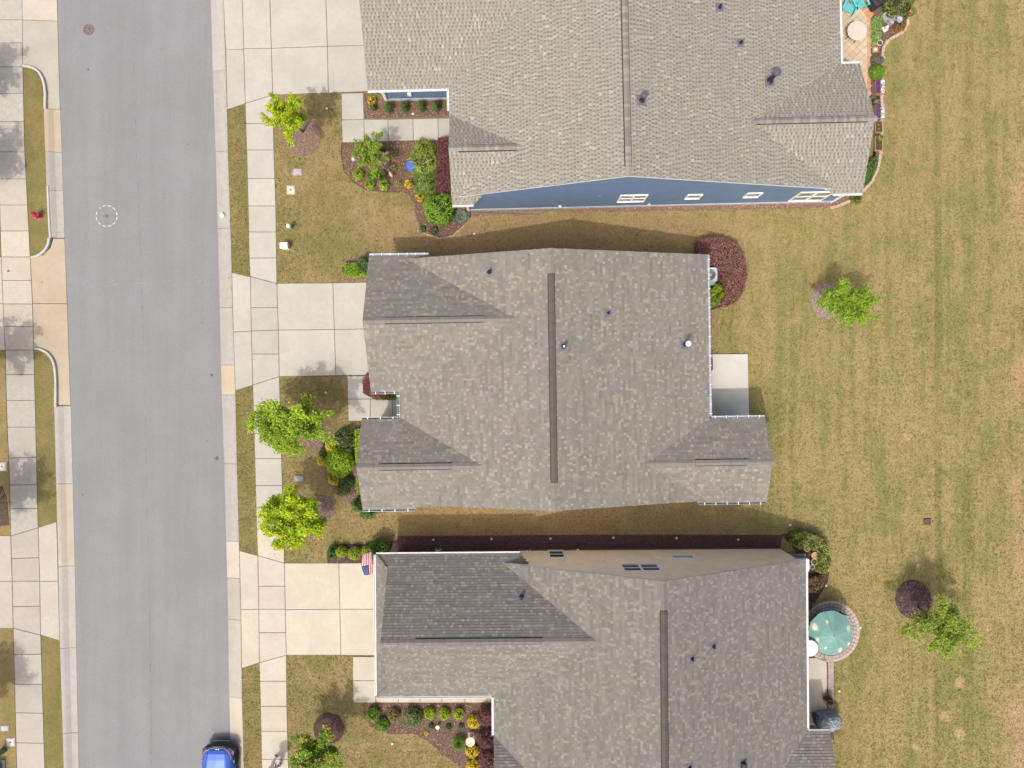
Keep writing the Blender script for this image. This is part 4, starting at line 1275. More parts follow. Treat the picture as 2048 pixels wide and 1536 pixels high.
# hip caps on the skirt
for (vv, sg) in ((gN, -1), (gS, 1)):
    for k in range(6):
        t_ = 0.08 + k * 0.1
        b = MB(); z = ZE + t_ * gt + 0.02
        b.box((gWp + t_, vv + sg * t_, z), (0.2, 0.14, 0.016), math.atan2(sg, 1), tint=random.choice(PAL_COOL['base']))
        b.build("hip_cap", SHINGLE, Gh.roof)
wN = Gh.L(1300, 1098, 0)[1]; wgN = Gh.L(900, 1103, 0)[1]; wEe = Gh.L(1557, 1098, 0)[0]
Gh.build_walls([[(gW + .05, wgN), (gW + .05, gS + .9), (uW + .5, gS + .9), (uW + .5, vS + .4), (wEe, vS + .4), (wEe, wN), (uGn - .05, wN), (uGn - .05, wgN), (gW + .05, wgN)]], BEIGE_SIDING, plain("foundation_brown", (0.12, 0.09, 0.075), .9))
EXCL.append([Gh.world(u, v) for u, v in ((gW, wgN), (gW, gS + .9), (uW + .5, gS + .9), (uW + .5, vS), (wEe, vS), (wEe, wN))])
win_px(Gh, wN, 1, 1097, 1129, 1103, 1117, 1, 2, [GLASS_D, GLASS_D])
win_px(Gh, wN, 1, 1244, 1319, 1130, 1144, 2, 2, [GLASS_D, GLASS_D])
win_px(Gh, wN, 1, 1342, 1389, 1113.5, 1118, 1, 1, [GLASS_D])
for px, py in ((1128, 1122), (1208, 1122), (1295, 1121), (1318, 1121), (1156, 1102)):
    z = wz(Gh, wN, px, py); u = Gh.L(px, py, z)[0]
    b = MB(); b.box((u, wN + .05, z), (0.13, 0.10, 0.13), bev=.02); b.build("wall_vent", WHITE, Gh.e, tinted=False)
inn = plain("gutter_white_inner", (0.55, 0.56, 0.58), 0.5)
Gh.gutter((gWp, gN), (uGn, gN), ZE, (0, 1), WHITE, inner=inn)
Gh.gutter((gWp, gS), (gWp, gN), ZE, (-1, 0), WHITE, inner=inn)
Gh.gutter((gWp, gS), (uW, gS), ZE, (0, -1), WHITE, inner=inn)
Gh.gutter((uW, fN), (uW, gS), ZE, (-1, 0), WHITE, inner=inn)
Gh.gutter((uE, rN), (uE, vN), ZE, (1, 0), WHITE, inner=inn)
Gh.gutter((uE, rN), (rE, rN), ZE, (0, 1), WHITE, inner=inn)
# hose reel and taps on the shaded wall
b = MB(); u = Gh.L(876, 1097, .7)[0]
b.lathe([(0.17, -.12), (0.17, -.10), (0.07, -.10), (0.07, .10), (0.17, .10), (0.17, .12), (0.001, .12)], (u, wgN + .2, .7), 14, M=Matrix.Rotation(math.pi / 2, 3, 'Y'))
b.box((u, wgN + .06, .7), (.2, .1, .3)); b.tube([(u + .1, wgN + .3, .75), (u + .25, wgN + .3, .8)], .02)
b.build("hose_reel", plain("grey_plastic", (0.28, 0.32, 0.37), .5), Gh.e, tinted=False)
b = MB(); u = Gh.L(1054, 1097, .6)[0]; b.box((u, wN + .06, .6), (.06, .12, .06)); b.box((u + .18, wN + .06, .55), (.08, .12, .06)); b.build("tap", WHITE, Gh.e, tinted=False)
b = MB(); b.box((Gh.L(955, 1100, .6)[0], wgN + .08, .6), (.12, .14, .35), bev=.02); b.box((Gh.L(977, 1100, .6)[0], wgN + .06, .8), (.05, .1, .9)); b.build("meter_box", plain("grey_meter", (.2, .2, .2), .5), Gh.e, tinted=False)
Gh.downspout([(uE - .3, vN - .5, 2.75), (wEe + .06, wN - .2, 2.4), (wEe + .06, wN - .2, .1)])
# glazed back door beside the rear gable
b = MB(); z = 1.1
for k in range(3):
    b.box((wEe + .03, rN + .5 + k * .75, z), (.08, .68, 2.0))
do = b.build("patio_door", VINYL, Gh.e, tinted=False)
for k in range(3):
    b = MB(); b.box((wEe + .08, rN + .5 + k * .75, z), (.02, .52, 1.8)); b.build("pane", GLASS_D, do, tinted=False)
Gh.pipe(1043, 1194, 4.0, 0.07, 0.34)
Gh.pipe(1384, 1318, 5.9, 0.055, 0.2)
Gh.pipe(1427, 1293, 5.4, 0.055, 0.2)
Gh.pipe(1486, 1529, 4.8, 0.1, 0.3, 'hood')
Gh.pipe(1379, 1536, 5.6, 0.06, 0.25)
# ------------------------------------------------------------------ beds and mulch
CHIP = tint_mat("mulch_chip", 0.95, 0.25, 40.0, 0.1)
def soil_mat(name, c):
    return plain(name, c, 0.95, 0, 0.4, 14.0, 0.08, 0.5)
def mulch(label, pts_px, col, dens=260, z=0.03, col2=None, name="mulch_bed", mound=0.0):
    pts = [XY(x, y) for x, y in pts_px]
    EXCL.append(pts)
    b = MB()
    n = len(pts)
    cx = sum(p[0] for p in pts) / n; cy = sum(p[1] for p in pts) / n
    b.prism(pts, -0.05, z * 0.6)
    base = tuple(x * 0.75 for x in col)
    t = thing(name, label, "mulch bed", (0, 0, 0))
    b.build("soil", soil_mat("mulch_soil_%02d%02d%02d" % tuple(int(99 * x) for x in base), base), t, tinted=False)
    N = int(poly_area(pts) * dens)
    q = sample_poly(pts, N)
    C = np.column_stack([q, RNG.uniform(z * 0.6, z + 0.03, N)])
    nr = np.column_stack([RNG.normal(0, .35, N), RNG.normal(0, .35, N), np.ones(N)])
    tt = tints(N, col, 0.45, 0.12)
    if col2 is not None:
        m = RNG.random(N) < 0.22
        tt[m] = tints(int(m.sum()), col2, 0.3, 0.1)
    o = leaf_obj("mulch_chips", C, nr, RNG.uniform(.025, .06, N), RNG.uniform(.008, .018, N), tt, CHIP, t, fold=0.1)
    o["kind"] = "stuff"
    return t

def ring(cx, cy, r, n=20, jit=0.08, sx=1, sy=1):
    return [(cx + sx * r * rnd(1 - jit, 1 + jit) * math.cos(2 * math.pi * k / n), cy + sy * r * rnd(1 - jit, 1 + jit) * math.sin(2 * math.pi * k / n)) for k in range(n)]

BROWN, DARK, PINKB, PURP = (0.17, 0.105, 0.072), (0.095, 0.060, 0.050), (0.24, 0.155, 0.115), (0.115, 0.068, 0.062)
PALE = (0.40, 0.30, 0.235)
mulch("curving brown mulch bed planted in front of the blue house", [(686, 287), (683, 312), (690, 340), (708, 361), (735, 378), (770, 382), (800, 382), (818, 390), (828, 410), (833, 440), (848, 463), (878, 476), (905, 470), (925, 452), (942, 434), (942, 416), (912, 404), (912, 279), (800, 281)], BROWN, 300, col2=PALE)
mulch("brown mulch bed between the blue garage wall and its front walk", [(728, 188), (729, 237), (912, 234), (912, 200), (770, 200)], (0.18, 0.115, 0.08), 300, col2=PALE)
mulch("narrow brown mulch strip along the long blue side wall", [(940, 420), (940, 434), (1100, 421), (1250, 423), (1400, 421), (1560, 418), (1660, 416), (1720, 392), (1740, 362), (1735, 340), (1690, 380), (1672, 404)], PINKB, 260, col2=PALE)
mulch("brown mulch bed edged with stones behind the blue house", [(1741, 25), (1742, 190), (1750, 345), (1741, 362), (1757, 330), (1762, 260), (1762, 190), (1760, 130), (1765, 95), (1780, 78), (1800, 68), (1813, 52), (1816, 30), (1812, -20), (1770, -20)], (0.16, 0.105, 0.08), 320, col2=(0.3, 0.22, 0.2))
mulch("light brown mulch around the clipped hedge at the garage corner", [(680, 563), (678, 540), (684, 524), (700, 514), (745, 512), (752, 564)], PINKB, 330, col2=PALE)
mulch("brown mulch bed with round shrubs before the front gable", [(640, 905), (646, 935), (652, 965), (675, 990), (700, 1008), (732, 1028), (748, 1020), (748, 860), (720, 846), (690, 850), (662, 872), (648, 885)], PINKB, 280, col2=PALE)
mulch("dark red mulch bed beside the air conditioner of the grey-roofed house", [(1405, 505), (1440, 500), (1478, 520), (1484, 560), (1470, 600), (1440, 615), (1418, 622), (1405, 622)], PURP, 200)
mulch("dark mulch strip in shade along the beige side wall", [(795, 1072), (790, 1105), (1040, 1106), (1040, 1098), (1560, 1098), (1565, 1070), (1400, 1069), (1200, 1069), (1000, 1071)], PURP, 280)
mulch("reddish mulch bed beside the beige garage driveway", [(655, 1126), (653, 1104), (662, 1090), (700, 1088), (760, 1088), (795, 1080), (790, 1108), (752, 1126)], PURP, 330, col2=(0.26, 0.15, 0.11))
mulch("triangular brown mulch bed with round shrubs along the beige front walk", [(728, 1406), (727, 1425), (742, 1455), (780, 1468), (830, 1468), (855, 1482), (885, 1508), (930, 1540), (960, 1580), (1004, 1580), (1004, 1406)], (0.16, 0.10, 0.078), 300, col2=PALE)
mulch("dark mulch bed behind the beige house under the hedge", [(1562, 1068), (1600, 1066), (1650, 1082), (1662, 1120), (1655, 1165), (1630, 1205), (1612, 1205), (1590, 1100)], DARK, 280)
mulch("pale brown mulch ring under the lime tree near the blue driveway", ring(604, 272, 38), (0.24, 0.16, 0.125), 230, col2=PALE)
mulch("mulch ring under the street tree beside the front walk", ring(630, 868, 34), (0.23, 0.16, 0.13), 200, col2=PALE)
mulch("mulch ring under the street tree beside the beige driveway bed", ring(640, 1018, 30), (0.19, 0.13, 0.12), 240, col2=PALE)
mulch("round dark mulch mound under the small tree by the beige front walk", ring(657, 1457, 31, jit=.05), (0.12, 0.072, 0.062), 420, z=0.07)
mulch("grey-brown mulch ring under the lone tree behind the grey-roofed house", ring(1655, 603, 36, sx=.95), (0.30, 0.235, 0.20), 260, col2=(.42, .36, .32))
mulch("round dark mulch mound under the tree behind the beige house", ring(1826, 1198, 38, jit=.05, sx=.95), (0.10, 0.062, 0.06), 420, z=0.07, col2=(0.32, 0.21, 0.18))
mulch("dark brown chip patch beside the far pavement", [(-60, 985), (5, 972), (14, 1000), (18, 1050), (-60, 1060)], (0.13, 0.095, 0.075), 200)  # dark brown chips scattered at the lawn edge

# ------------------------------------------------------------------ plants
CORE = plain("inner_twigs", (0.035, 0.04, 0.018), 0.95, 0, 0.4, 14.0, 0.05)
CORE_R = plain("inner_twigs_red", (0.035, 0.02, 0.02), 0.95, 0, 0.4, 14.0, 0.05)
LIME, BRIGHT, MID, DEEP, OLIVE = (0.27, 0.36, 0.025), (0.17, 0.30, 0.022), (0.10, 0.19, 0.028), (0.045, 0.10, 0.022), (0.145, 0.165, 0.045)
YELLOW, WINE, PLUM, GREYG = (0.52, 0.40, 0.025), (0.17, 0.062, 0.062), (0.095, 0.042, 0.06), (0.13, 0.19, 0.075)

GAIN = 1.35
def shell_points(n, rx, ry, h, z0=0.0, lump=0.12, low=-0.35):
    """points and normals over a lumpy rounded body"""
    d = RNG.normal(size=(n * 2, 3)); d /= np.linalg.norm(d, axis=1, keepdims=True)
    d = d[d[:, 2] > low][:n]; n = len(d)
    ph = RNG.uniform(0, 6.28, 6)
    k = 1 + lump * (np.sin(4 * d[:, 0] + ph[0]) * np.sin(4 * d[:, 1] + ph[1]) + 0.6 * np.sin(9 * d[:, 0] + ph[2]) * np.cos(8 * d[:, 1] + ph[3]) + 0.5 * np.sin(7 * d[:, 2] + ph[4]))
    r = k * RNG.uniform(0.9, 1.03, n)
    C = np.column_stack([d[:, 0] * rx * r, d[:, 1] * ry * r, z0 + (d[:, 2] * 0.58 + 0.42) * h * r])
    return C, d

def shrub(label, px, py, rpx, h, col, n=900, leaf=0.035, cat="shrub", group=None, name="shrub", lump=0.12, core=CORE, sx=1.0, sy=1.0, vary=0.28, spiky=0.0, col2=None, jitn=0.6, rz=0.0):
    c = P(px, py, h * 0.55); r = rpx * S * (H - h * .55) / H
    col = tuple(x * GAIN for x in col); col2 = tuple(x * GAIN for x in col2) if col2 else None
    t = thing(name, label, cat, (c.x, c.y, 0), rz, group)
    b = MB(); b.lathe([(0.05, -0.03), (0.04, h * .2), (0.03, h * .45)], (0, 0, 0), 7); b.build("stem", BARK, t, tinted=False)
    b = MB(); rings_ = [(0.35, .10), (0.78, .22), (.86, .42), (.78, .62), (.5, .82), (.12, .92)]
    b.lathe([(1.0 * k * 0.9, z * h) for k, z in rings_], (0, 0, 0), 14)
    b.v = [(x * r * sx, y * r * sy, z) for x, y, z in b.v]
    b.build("inner_branches", core, t, tinted=False)
    C, d = shell_points(n, r * sx, r * sy, h, 0, lump)
    C[:, 2] = np.maximum(C[:, 2], 0.03)
    m = len(C)
    N = d + RNG.normal(0, jitn, (m, 3)); N[:, 2] += 0.25
    T = None
    tt = tints(m, col, vary, 0.10)
    if col2 is not None:
        k = RNG.random(m) < 0.3; tt[k] = tints(int(k.sum()), col2, vary, .1)
    if spiky:
        T = d + RNG.normal(0, .45, (m, 3)); T[:, 2] += .1
        L, W = RNG.uniform(leaf * 1.6, leaf * 3.4, m), RNG.uniform(leaf * .28, leaf * .5, m)
    else:
        L, W = RNG.uniform(leaf * .8, leaf * 1.5, m), RNG.uniform(leaf * .45, leaf * .8, m)
    leaf_obj("foliage", C, N, L, W, tt, LEAF, t, T)
    return t

def hedge(label, pts_px, h, col, dens=900, leaf=0.035, cat="hedge", core=CORE, vary=0.3, lump=0.05, col2=None, name="hedge", group=None):
    z = h
    col = tuple(x * GAIN for x in col); col2 = tuple(x * GAIN for x in col2) if col2 else None
    pts = [XY(x, y, h * .9) for x, y in pts_px]
    cx = sum(p[0] for p in pts) / len(pts); cy = sum(p[1] for p in pts) / len(pts)
    pts = [(x - cx, y - cy) for x, y in pts]
    t = thing(name, label, cat, (cx, cy, 0), 0, group)
    b = MB()
    ins = lambda k: [(x * k, y * k) for x, y in pts]
    ar = sum(pts[i][0] * pts[(i + 1) % len(pts)][1] - pts[(i + 1) % len(pts)][0] * pts[i][1] for i in range(len(pts)))
    P_ = pts if ar > 0 else pts[::-1]
    # shrink along vertex normals for the core
    def shrink(pp, d_):
        out = []; n = len(pp)
        for i in range(n):
            a = Vector(pp[i]) - Vector(pp[i - 1]); c = Vector(pp[(i + 1) % n]) - Vector(pp[i])
            nn = Vector((-a.y, a.x)).normalized() + Vector((-c.y, c.x)).normalized()
            if nn.length > 1e-5: nn.normalize()
            out.append((pp[i][0] + nn.x * d_, pp[i][1] + nn.y * d_))
        return out
    core_p = shrink(P_, 0.05)
    b.loft([[(x, y, -0.02) for x, y in core_p], [(x, y, h - .06) for x, y in core_p]]); b.build("inner_branches", core, t, tinted=False)
    A = poly_area(P_); nt_ = int(A * dens)
    q = sample_poly(P_, nt_)
    ph = RNG.uniform(0, 6, 4)
    zt = h + lump * np.sin(q[:, 0] * 7 + ph[0]) * np.sin(q[:, 1] * 7 + ph[1]) + RNG.uniform(-.06, .03, nt_)
    C = [np.column_stack([q, zt])]; N = [np.tile((0, 0, 1.0), (nt_, 1))]
    n = len(P_)
    for i in range(n):
        a = np.array(P_[i]); c = np.array(P_[(i + 1) % n]); L_ = np.linalg.norm(c - a)
        m = int(L_ * h * dens * .7)
        if m < 1: continue
        tt = RNG.random((m, 1)); pp = a + (c - a) * tt
        nn = np.array([(c - a)[1], -(c - a)[0]]) / max(L_, 1e-6)
        pp = pp + nn * RNG.uniform(-.05, .04, (m, 1))
        C.append(np.column_stack([pp, RNG.uniform(.03, h, m)])); N.append(np.tile((nn[0], nn[1], .4), (m, 1)))
    C = np.vstack(C); N = np.vstack(N) + RNG.normal(0, .6, (len(C), 3))
    m = len(C)
    tt = tints(m, col, vary, .12)
    if col2 is not None:
        k = RNG.random(m) < .25; tt[k] = tints(int(k.sum()), col2, vary, .1)
    leaf_obj("foliage", C, N, RNG.uniform(leaf * .8, leaf * 1.6, m), RNG.uniform(leaf * .4, leaf * .8, m), tt, LEAF, t)
    return t

def blades(label, px, py, rpx, h, col, n=220, name="ornamental_grass", cat="grass clump", group=None, wide=0.014):
    c = P(px, py, h * .4); r = rpx * S
    t = thing(name, label, cat, (c.x, c.y, 0), 0, group)
    b = MB()
    for k in range(n):
        a = rnd(0, 6.283); e = r * rnd(.45, 1.05); hh = h * rnd(.6, 1.0); w = wide * rnd(.7, 1.3)
        dx, dy = math.cos(a), math.sin(a); px_, py_ = -dy * w, dx * w
        tc = tuple(x * rnd(.65, 1.35) for x in col)
        pr = None
        for s, z in ((0.05, 0), (.35, .75), (.7, 1.0), (1.0, .72)):
            ww = (1 - s * .8)
            q = ((dx * e * s - px_ * ww, dy * e * s - py_ * ww, hh * z), (dx * e * s + px_ * ww, dy * e * s + py_ * ww, hh * z))
            if pr: b.poly([pr[0], pr[1], q[1], q[0]], tc)
            pr = q
    b.build("blades", LEAF, t)
    b = MB(); b.lathe([(r * .22, -.02), (r * .2, .06), (.01, .09)], (0, 0, 0), 10); b.build("crown_base", CORE, t, tinted=False)
    return t

def tree(label, base_px, crown_px, rx, ry, zc, hz, col, n=7000, leaf=0.06, col2=None, group=None, limbs=11, name="tree", trunk_r=0.055, spread=0.22, vary=.3):
    """young street tree: trunk, limbs and a crown of leaf sprays"""
    bse = P(*base_px); cc = P(crown_px[0], crown_px[1], zc)
    t = thing(name, label, "tree", (bse.x, bse.y, 0), 0, group)
    C0 = Vector((cc.x - bse.x, cc.y - bse.y, zc))
    zb = zc - hz * .75
    b = MB()
    b.tube([(0, 0, -.05), (C0.x * .2, C0.y * .2, zb * .5), (C0.x * .5, C0.y * .5, zb), (C0.x * .9, C0.y * .9, zc), (C0.x, C0.y, zc + hz * .6)], [trunk_r * 1.25, trunk_r, trunk_r * .85, trunk_r * .5, .01], 8)
    b.build("trunk", BARK, t, tinted=False)
    lb = MB(); sprays = []
    for i in range(limbs):
        a = i * 2.399 + rnd(-.25, .25)
        u = (i + .5) / limbs
        el = -0.45 + 1.35 * u
        rr = math.sqrt(max(0.05, 1 - min(1, abs(el)) ** 2)) * rnd(.72, 1.12)
        end = C0 + Vector((rx * rr * math.cos(a), ry * rr * math.sin(a), hz * min(1, el) * rnd(.85, 1.1)))
        k = rnd(.15, .75)
        st = Vector((C0.x * (.4 + .5 * k), C0.y * (.4 + .5 * k), zb + (zc + hz * .2 - zb) * k))
        mid = (st + end) / 2 + Vector((rnd(-.1, .1), rnd(-.1, .1), .12))
        path = [st, st.lerp(mid, .5) + Vector((0, 0, .04)), mid, mid.lerp(end, .55) + Vector((rnd(-.06, .06), rnd(-.06, .06), .02)), end]
        lb.tube(path, [.024, .019, .014, .009, .004], 5)
        for s in range(10):
            f = .22 + .78 * s / 9
            j = min(3, int(f * 4)); p = path[j].lerp(path[j + 1], f * 4 - j)
            off = Vector((rnd(-1, 1) * rx, rnd(-1, 1) * ry, rnd(-.6, .8) * hz)) * spread * (0.5 + f)
            e2 = p + off
            lb.tube([p, p.lerp(e2, .5) + Vector((0, 0, .03)), e2], [.008, .006, .003], 4)
            sprays.append((p.copy(), e2.copy(), rnd(.7, 1.3)))
    lb.build("limbs", BARK, t, tinted=False)
    ns = len(sprays); per = max(6, int(n * 1.9) // ns)
    Cs, Ts, Ns, tt = [], [], [], []
    for p, e2, k in sprays:
        m = int(per * k)
        ax_ = np.array(e2 - p); ax_ = ax_ / max(np.linalg.norm(ax_), 1e-6)
        f = RNG.uniform(0.0, 1.12, (m, 1))
        d = RNG.normal(0, 1, (m, 3)) * (0.115 * (rx + ry) / 2.6) * (1.15 - .55 * f) * (1, 1, .7)
        Cs.append(np.array(p) + np.array(e2 - p) * f + d)
        Ts.append(ax_ * 1.0 + d * 6 + RNG.normal(0, .35, (m, 3)))
        Ns.append(np.column_stack([RNG.normal(0, .55, m), RNG.normal(0, .55, m), np.ones(m)]))
        cl = np.array(col) if (col2 is None or random.random() > .25) else np.array(col2)
        tt.append(tints(m, cl * rnd(.8, 1.2), vary, .1))
    C = np.vstack(Cs); m = len(C)
    leaf_obj("crown", C, np.vstack(Ns), RNG.uniform(leaf * .7, leaf * 1.3, m), RNG.uniform(leaf * .4, leaf * .75, m), np.vstack(tt), LEAF, t, np.vstack(Ts))
    return t

TREEL, TREEM = (0.25, 0.34, 0.016), (0.17, 0.27, 0.014)
tree("narrow lime-green street tree beside the blue house driveway", (606, 264), (570, 232), .95, 1.1, 3.0, 1.15, (0.34, 0.44, 0.010), 5600, 0.062, col2=(0.26, 0.37, 0.012))
tree("broad green street tree over the pavement by the grey-roofed house", (613, 846), (576, 850), 1.95, 1.45, 3.2, 1.25, (0.27, 0.38, 0.025), 10500, 0.062, col2=(0.20, 0.31, 0.022), limbs=15)
tree("lime-green street tree by the pavement near the beige driveway", (622, 1019), (588, 1040), 1.45, 1.45, 3.3, 1.3, (0.36, 0.46, 0.010), 10500, 0.062, col2=(0.28, 0.40, 0.010), limbs=15)
tree("small green tree with reddish new leaves beyond the beige front walk", (658, 1461), (630, 1508), 1.35, 1.1, 2.6, 1.0, (0.17, 0.28, 0.025), 5600, 0.062, col2=(0.30, 0.28, 0.04), limbs=11)
tree("lone bright green tree in the lawn behind the grey-roofed house", (1662, 617), (1699, 608), 1.7, 1.0, 2.4, .95, (0.22, 0.35, 0.02), 4800, 0.055, col2=(0.16, 0.27, 0.02), limbs=12)
tree("loose light green tree in the lawn behind the beige house", (1834, 1214), (1880, 1257), 1.75, 1.4, 3.0, 1.1, (0.22, 0.30, 0.035), 5600, 0.055, col2=(0.27, 0.33, 0.045), limbs=13)
tree("small multi-stemmed green tree in the bed before the blue house", (748, 325), (739, 306), .85, 1.05, 1.9, .75, (0.20, 0.30, 0.03), 2600, 0.05, col2=(0.19, 0.27, 0.03), limbs=10, trunk_r=.035)
for k, (bx, by, cx_, cy_, rx_, ry_) in enumerate(((-78, 355, -122, 330, 1.4, 1.6), (-80, 190, -126, 150, 1.3, 1.5), (-52, 745, -95, 745, 1.5, 1.4), (-36, 1035, -78, 1050, 1.5, 1.5), (-75, 1420, -120, 1450, 1.5, 1.5))):
    tree("leafy tree in the yards across the street, crown beyond the pavement", (bx, by), (cx_, cy_), rx_, ry_, 3.3, 1.3, (0.14, 0.21, 0.02), 4500, .065, group="trees in the yards across the street", limbs=12)

# blue house bed
shrub("large round clipped evergreen at the corner of the blue house", 877, 418, 31, 1.25, BRIGHT, 3200, .042, col2=MID, name="round_shrub")
hedge("low burgundy hedge against the blue front gable", [(876, 276), (903, 272), (903, 388), (871, 391), (873, 330)], .55, WINE, 900, .03, core=CORE_R, col2=PLUM)
shrub("spreading feathery juniper beside the burgundy hedge", 848, 316, 31, .8, (0.24, 0.29, 0.05), 3000, .034, spiky=1, sx=.95, sy=1.25, col2=(0.15, 0.21, 0.035), name="juniper")
shrub("darker spreading shrub below the juniper", 851, 364, 24, .7, (0.15, 0.215, 0.04), 2000, .034, spiky=1, sx=1.0, sy=1.1, name="juniper")
for px, py, r, lab in ((716, 349, 10.5, "round lime dwarf shrub at the bend of the bed edge"), (739, 369, 10, "round lime dwarf shrub in front of the spiky plants"), (768, 371, 9.5, "round lime dwarf shrub next to the yellow-green tuft row")):
    shrub(lab, px, py, r, .55, LIME, 700, .026, name="dwarf_shrub", group="lime dwarf shrubs of the curving bed", col2=BRIGHT)
blades("spiky green clump between two lime dwarf shrubs", 745, 351, 15, .5, (0.10, 0.19, 0.03), 170)
blades("spiky green clump beside the small multi-stemmed tree", 763, 352, 15, .5, (0.075, 0.16, 0.03), 170)
blades("dark green spiky tuft under the multi-stemmed tree", 767, 304, 9, .5, (0.05, 0.12, 0.025), 110)
for px, py, lab in ((788, 309, "pale green tuft beside the upper pink ornament"), (788, 336, "pale green tuft left of the blue bowl"), (797, 366, "pale green tuft beside the yellow shrub")):
    shrub(lab, px, py, 6.5, .3, (0.27, 0.29, 0.08), 260, .022, name="dwarf_shrub", group="pale tufts of the curving bed")
shrub("small bright yellow shrub below the blue bowl", 817, 368, 8, .45, YELLOW, 420, .028, name="yellow_shrub", lump=.25)
shrub("small bright yellow shrub beside the large round evergreen", 839, 395, 8, .45, YELLOW, 420, .028, name="yellow_shrub", lump=.25)
shrub("small bright yellow shrub by the blue garage downspout", 743, 200, 8, .5, YELLOW, 420, .028, name="yellow_shrub", lump=.25)
shrub("dark green bushy perennial below the yellow shrub by the downspout", 747, 214, 6, .4, DEEP, 260, .028)
for px in (776, 809, 842, 872, 897):
    shrub("small upright dark green conifer in the row along the blue garage wall", px, 214 - (px - 776) * .03, 8, .85, (0.07, 0.125, 0.028), 520, .026, name="conifer", group="conifers along the blue garage wall", sx=.85, sy=1.25, spiky=1)
shrub("low grey-green tuft at the tip of the curving bed", 868, 461, 9, .3, (0.11, 0.12, 0.05), 260, .03)
shrub("low grey-green tuft beside the large round evergreen", 845, 458, 7, .25, (0.11, 0.12, 0.05), 200, .03)

# the grey-roofed house
hedge("low clipped green box hedge at the garage corner", [(685, 528), (700, 526), (741, 525), (741, 551), (690, 552), (683, 546), (683, 533)], .55, (0.145, 0.255, 0.014), 1500, .026, col2=LIME)
shrub("round dark green shrub behind the clipped box hedge", 730, 530, 17, 1.15, (0.06, 0.12, 0.025), 1300, .04, name="round_shrub")
hedge("burgundy shrub hedge beside the front walk", [(726, 760), (735, 746), (750, 742), (752, 788), (775, 788), (772, 795), (742, 794), (727, 786)], .8, WINE, 1100, .036, core=CORE_R, col2=(0.22, 0.07, 0.07))
hedge("short green hedge in the porch recess", [(765, 787), (806, 786), (806, 799), (750, 799)], .5, (0.12, 0.20, 0.02), 1200, .03)
shrub("large round lime-green shrub before the front gable", 678, 926, 28, 1.15, (0.215, 0.33, 0.012), 3000, .04, col2=BRIGHT, name="round_shrub", lump=.06)
for px, py, r, lab in ((661, 896, 10.5, "golden round shrub above the large lime ball shrub"), (644, 922, 9.5, "golden round shrub left of the large lime ball shrub"), (666, 960, 11, "golden round shrub below the large lime ball shrub")):
    shrub(lab, px, py, r, .55, (0.55, 0.42, 0.03), 650, .028, name="golden_shrub", group="golden shrubs around the lime ball", col2=(0.40, 0.36, 0.03))
shrub("loose olive-green shrub by the front walk of the grey-roofed house", 690, 879, 23, .75, (0.095, 0.13, 0.035), 1500, .04, lump=.2, col2=DEEP)
shrub("dark round shrub between golden shrub and gable", 697, 964, 11, .5, (0.055, 0.085, 0.025), 600, .03)
shrub("low sparse green shrub at the bed edge before the gable", 686, 978, 14, .3, (0.14, 0.17, 0.05), 420, .04, lump=.25)
shrub("low sparse green shrub left of the golden shrubs", 650, 905, 12, .3, (0.11, 0.14, 0.04), 320, .04, lump=.25)
hedge("bright green hedge strip tight against the front gable", [(710, 860), (724, 858), (724, 925), (712, 925)], .75, (0.20, 0.32, 0.012), 1100, .036)
hedge("shorter bright green hedge strip below the gable peak", [(713, 950), (726, 945), (728, 988), (715, 988)], .7, (0.18, 0.30, 0.012), 1100, .036)
shrub("dark green conifer at the gable corner", 719, 1009, 16, 1.2, (0.05, 0.12, 0.02), 1100, .035, name="conifer", lump=.18)
shrub("dark green conifer under the corner gutter", 736, 1024, 14, 1.0, (0.055, 0.13, 0.02), 900, .035, name="conifer", lump=.18)
hedge("wide crescent of clipped burgundy hedge around the air conditioner", [(1396, 482), (1420, 474), (1450, 477), (1474, 490), (1489, 514), (1494, 545), (1489, 578), (1476, 600), (1455, 612), (1444, 605), (1452, 590), (1450, 560), (1443, 538), (1425, 528), (1396, 522)], .85, (0.180, 0.082, 0.070), 1300, .030, core=CORE_R, col2=(0.25, 0.13, 0.10), vary=.5)
for px, py, r in ((1436, 577, 10), (1424, 585, 9), (1445, 592, 8), (1432, 599, 12), (1422, 606, 8)):
    shrub("rounded clump of golden cypress beside the air conditioner", px, py, r, .6, (0.19, 0.27, 0.012), 620, .024, name="cypress", group="golden cypress clumps by the air conditioner", col2=LIME, lump=.06)

# beige house front
for px, py, r, h, col, lab in ((745, 1430, 13.5, .65, (0.12, 0.215, 0.016), "round green shrub at the walk end of the triangular bed"), (765, 1450, 13.5, .65, (0.12, 0.215, 0.016), "round green shrub at the lawn edge of the triangular bed")):
    shrub(lab, px, py, r, h, col, 1000, .03, name="round_shrub", group="green ball shrubs of the triangular bed")
shrub("mottled brown-green round shrub in the triangular bed", 787, 1432, 12.5, .55, (0.16, 0.165, 0.05), 800, .03, col2=(0.26, 0.18, 0.09), name="round_shrub")
shrub("largest grey-green round shrub in the triangular bed", 826, 1437, 18.5, .7, (0.135, 0.18, 0.062), 1500, .034, col2=GREYG, name="round_shrub")
for px, py, lab in ((859, 1428, "lime dwarf shrub beside the grey-green shrub"), (889, 1429, "middle lime dwarf shrub of three along the beige walk"), (917, 1429, "lime dwarf shrub beside the yellow shrub")):
    shrub(lab, px, py, 11, .55, (0.245, 0.335, 0.012), 750, .03, name="dwarf_shrub", group="lime dwarf shrubs along the beige walk")
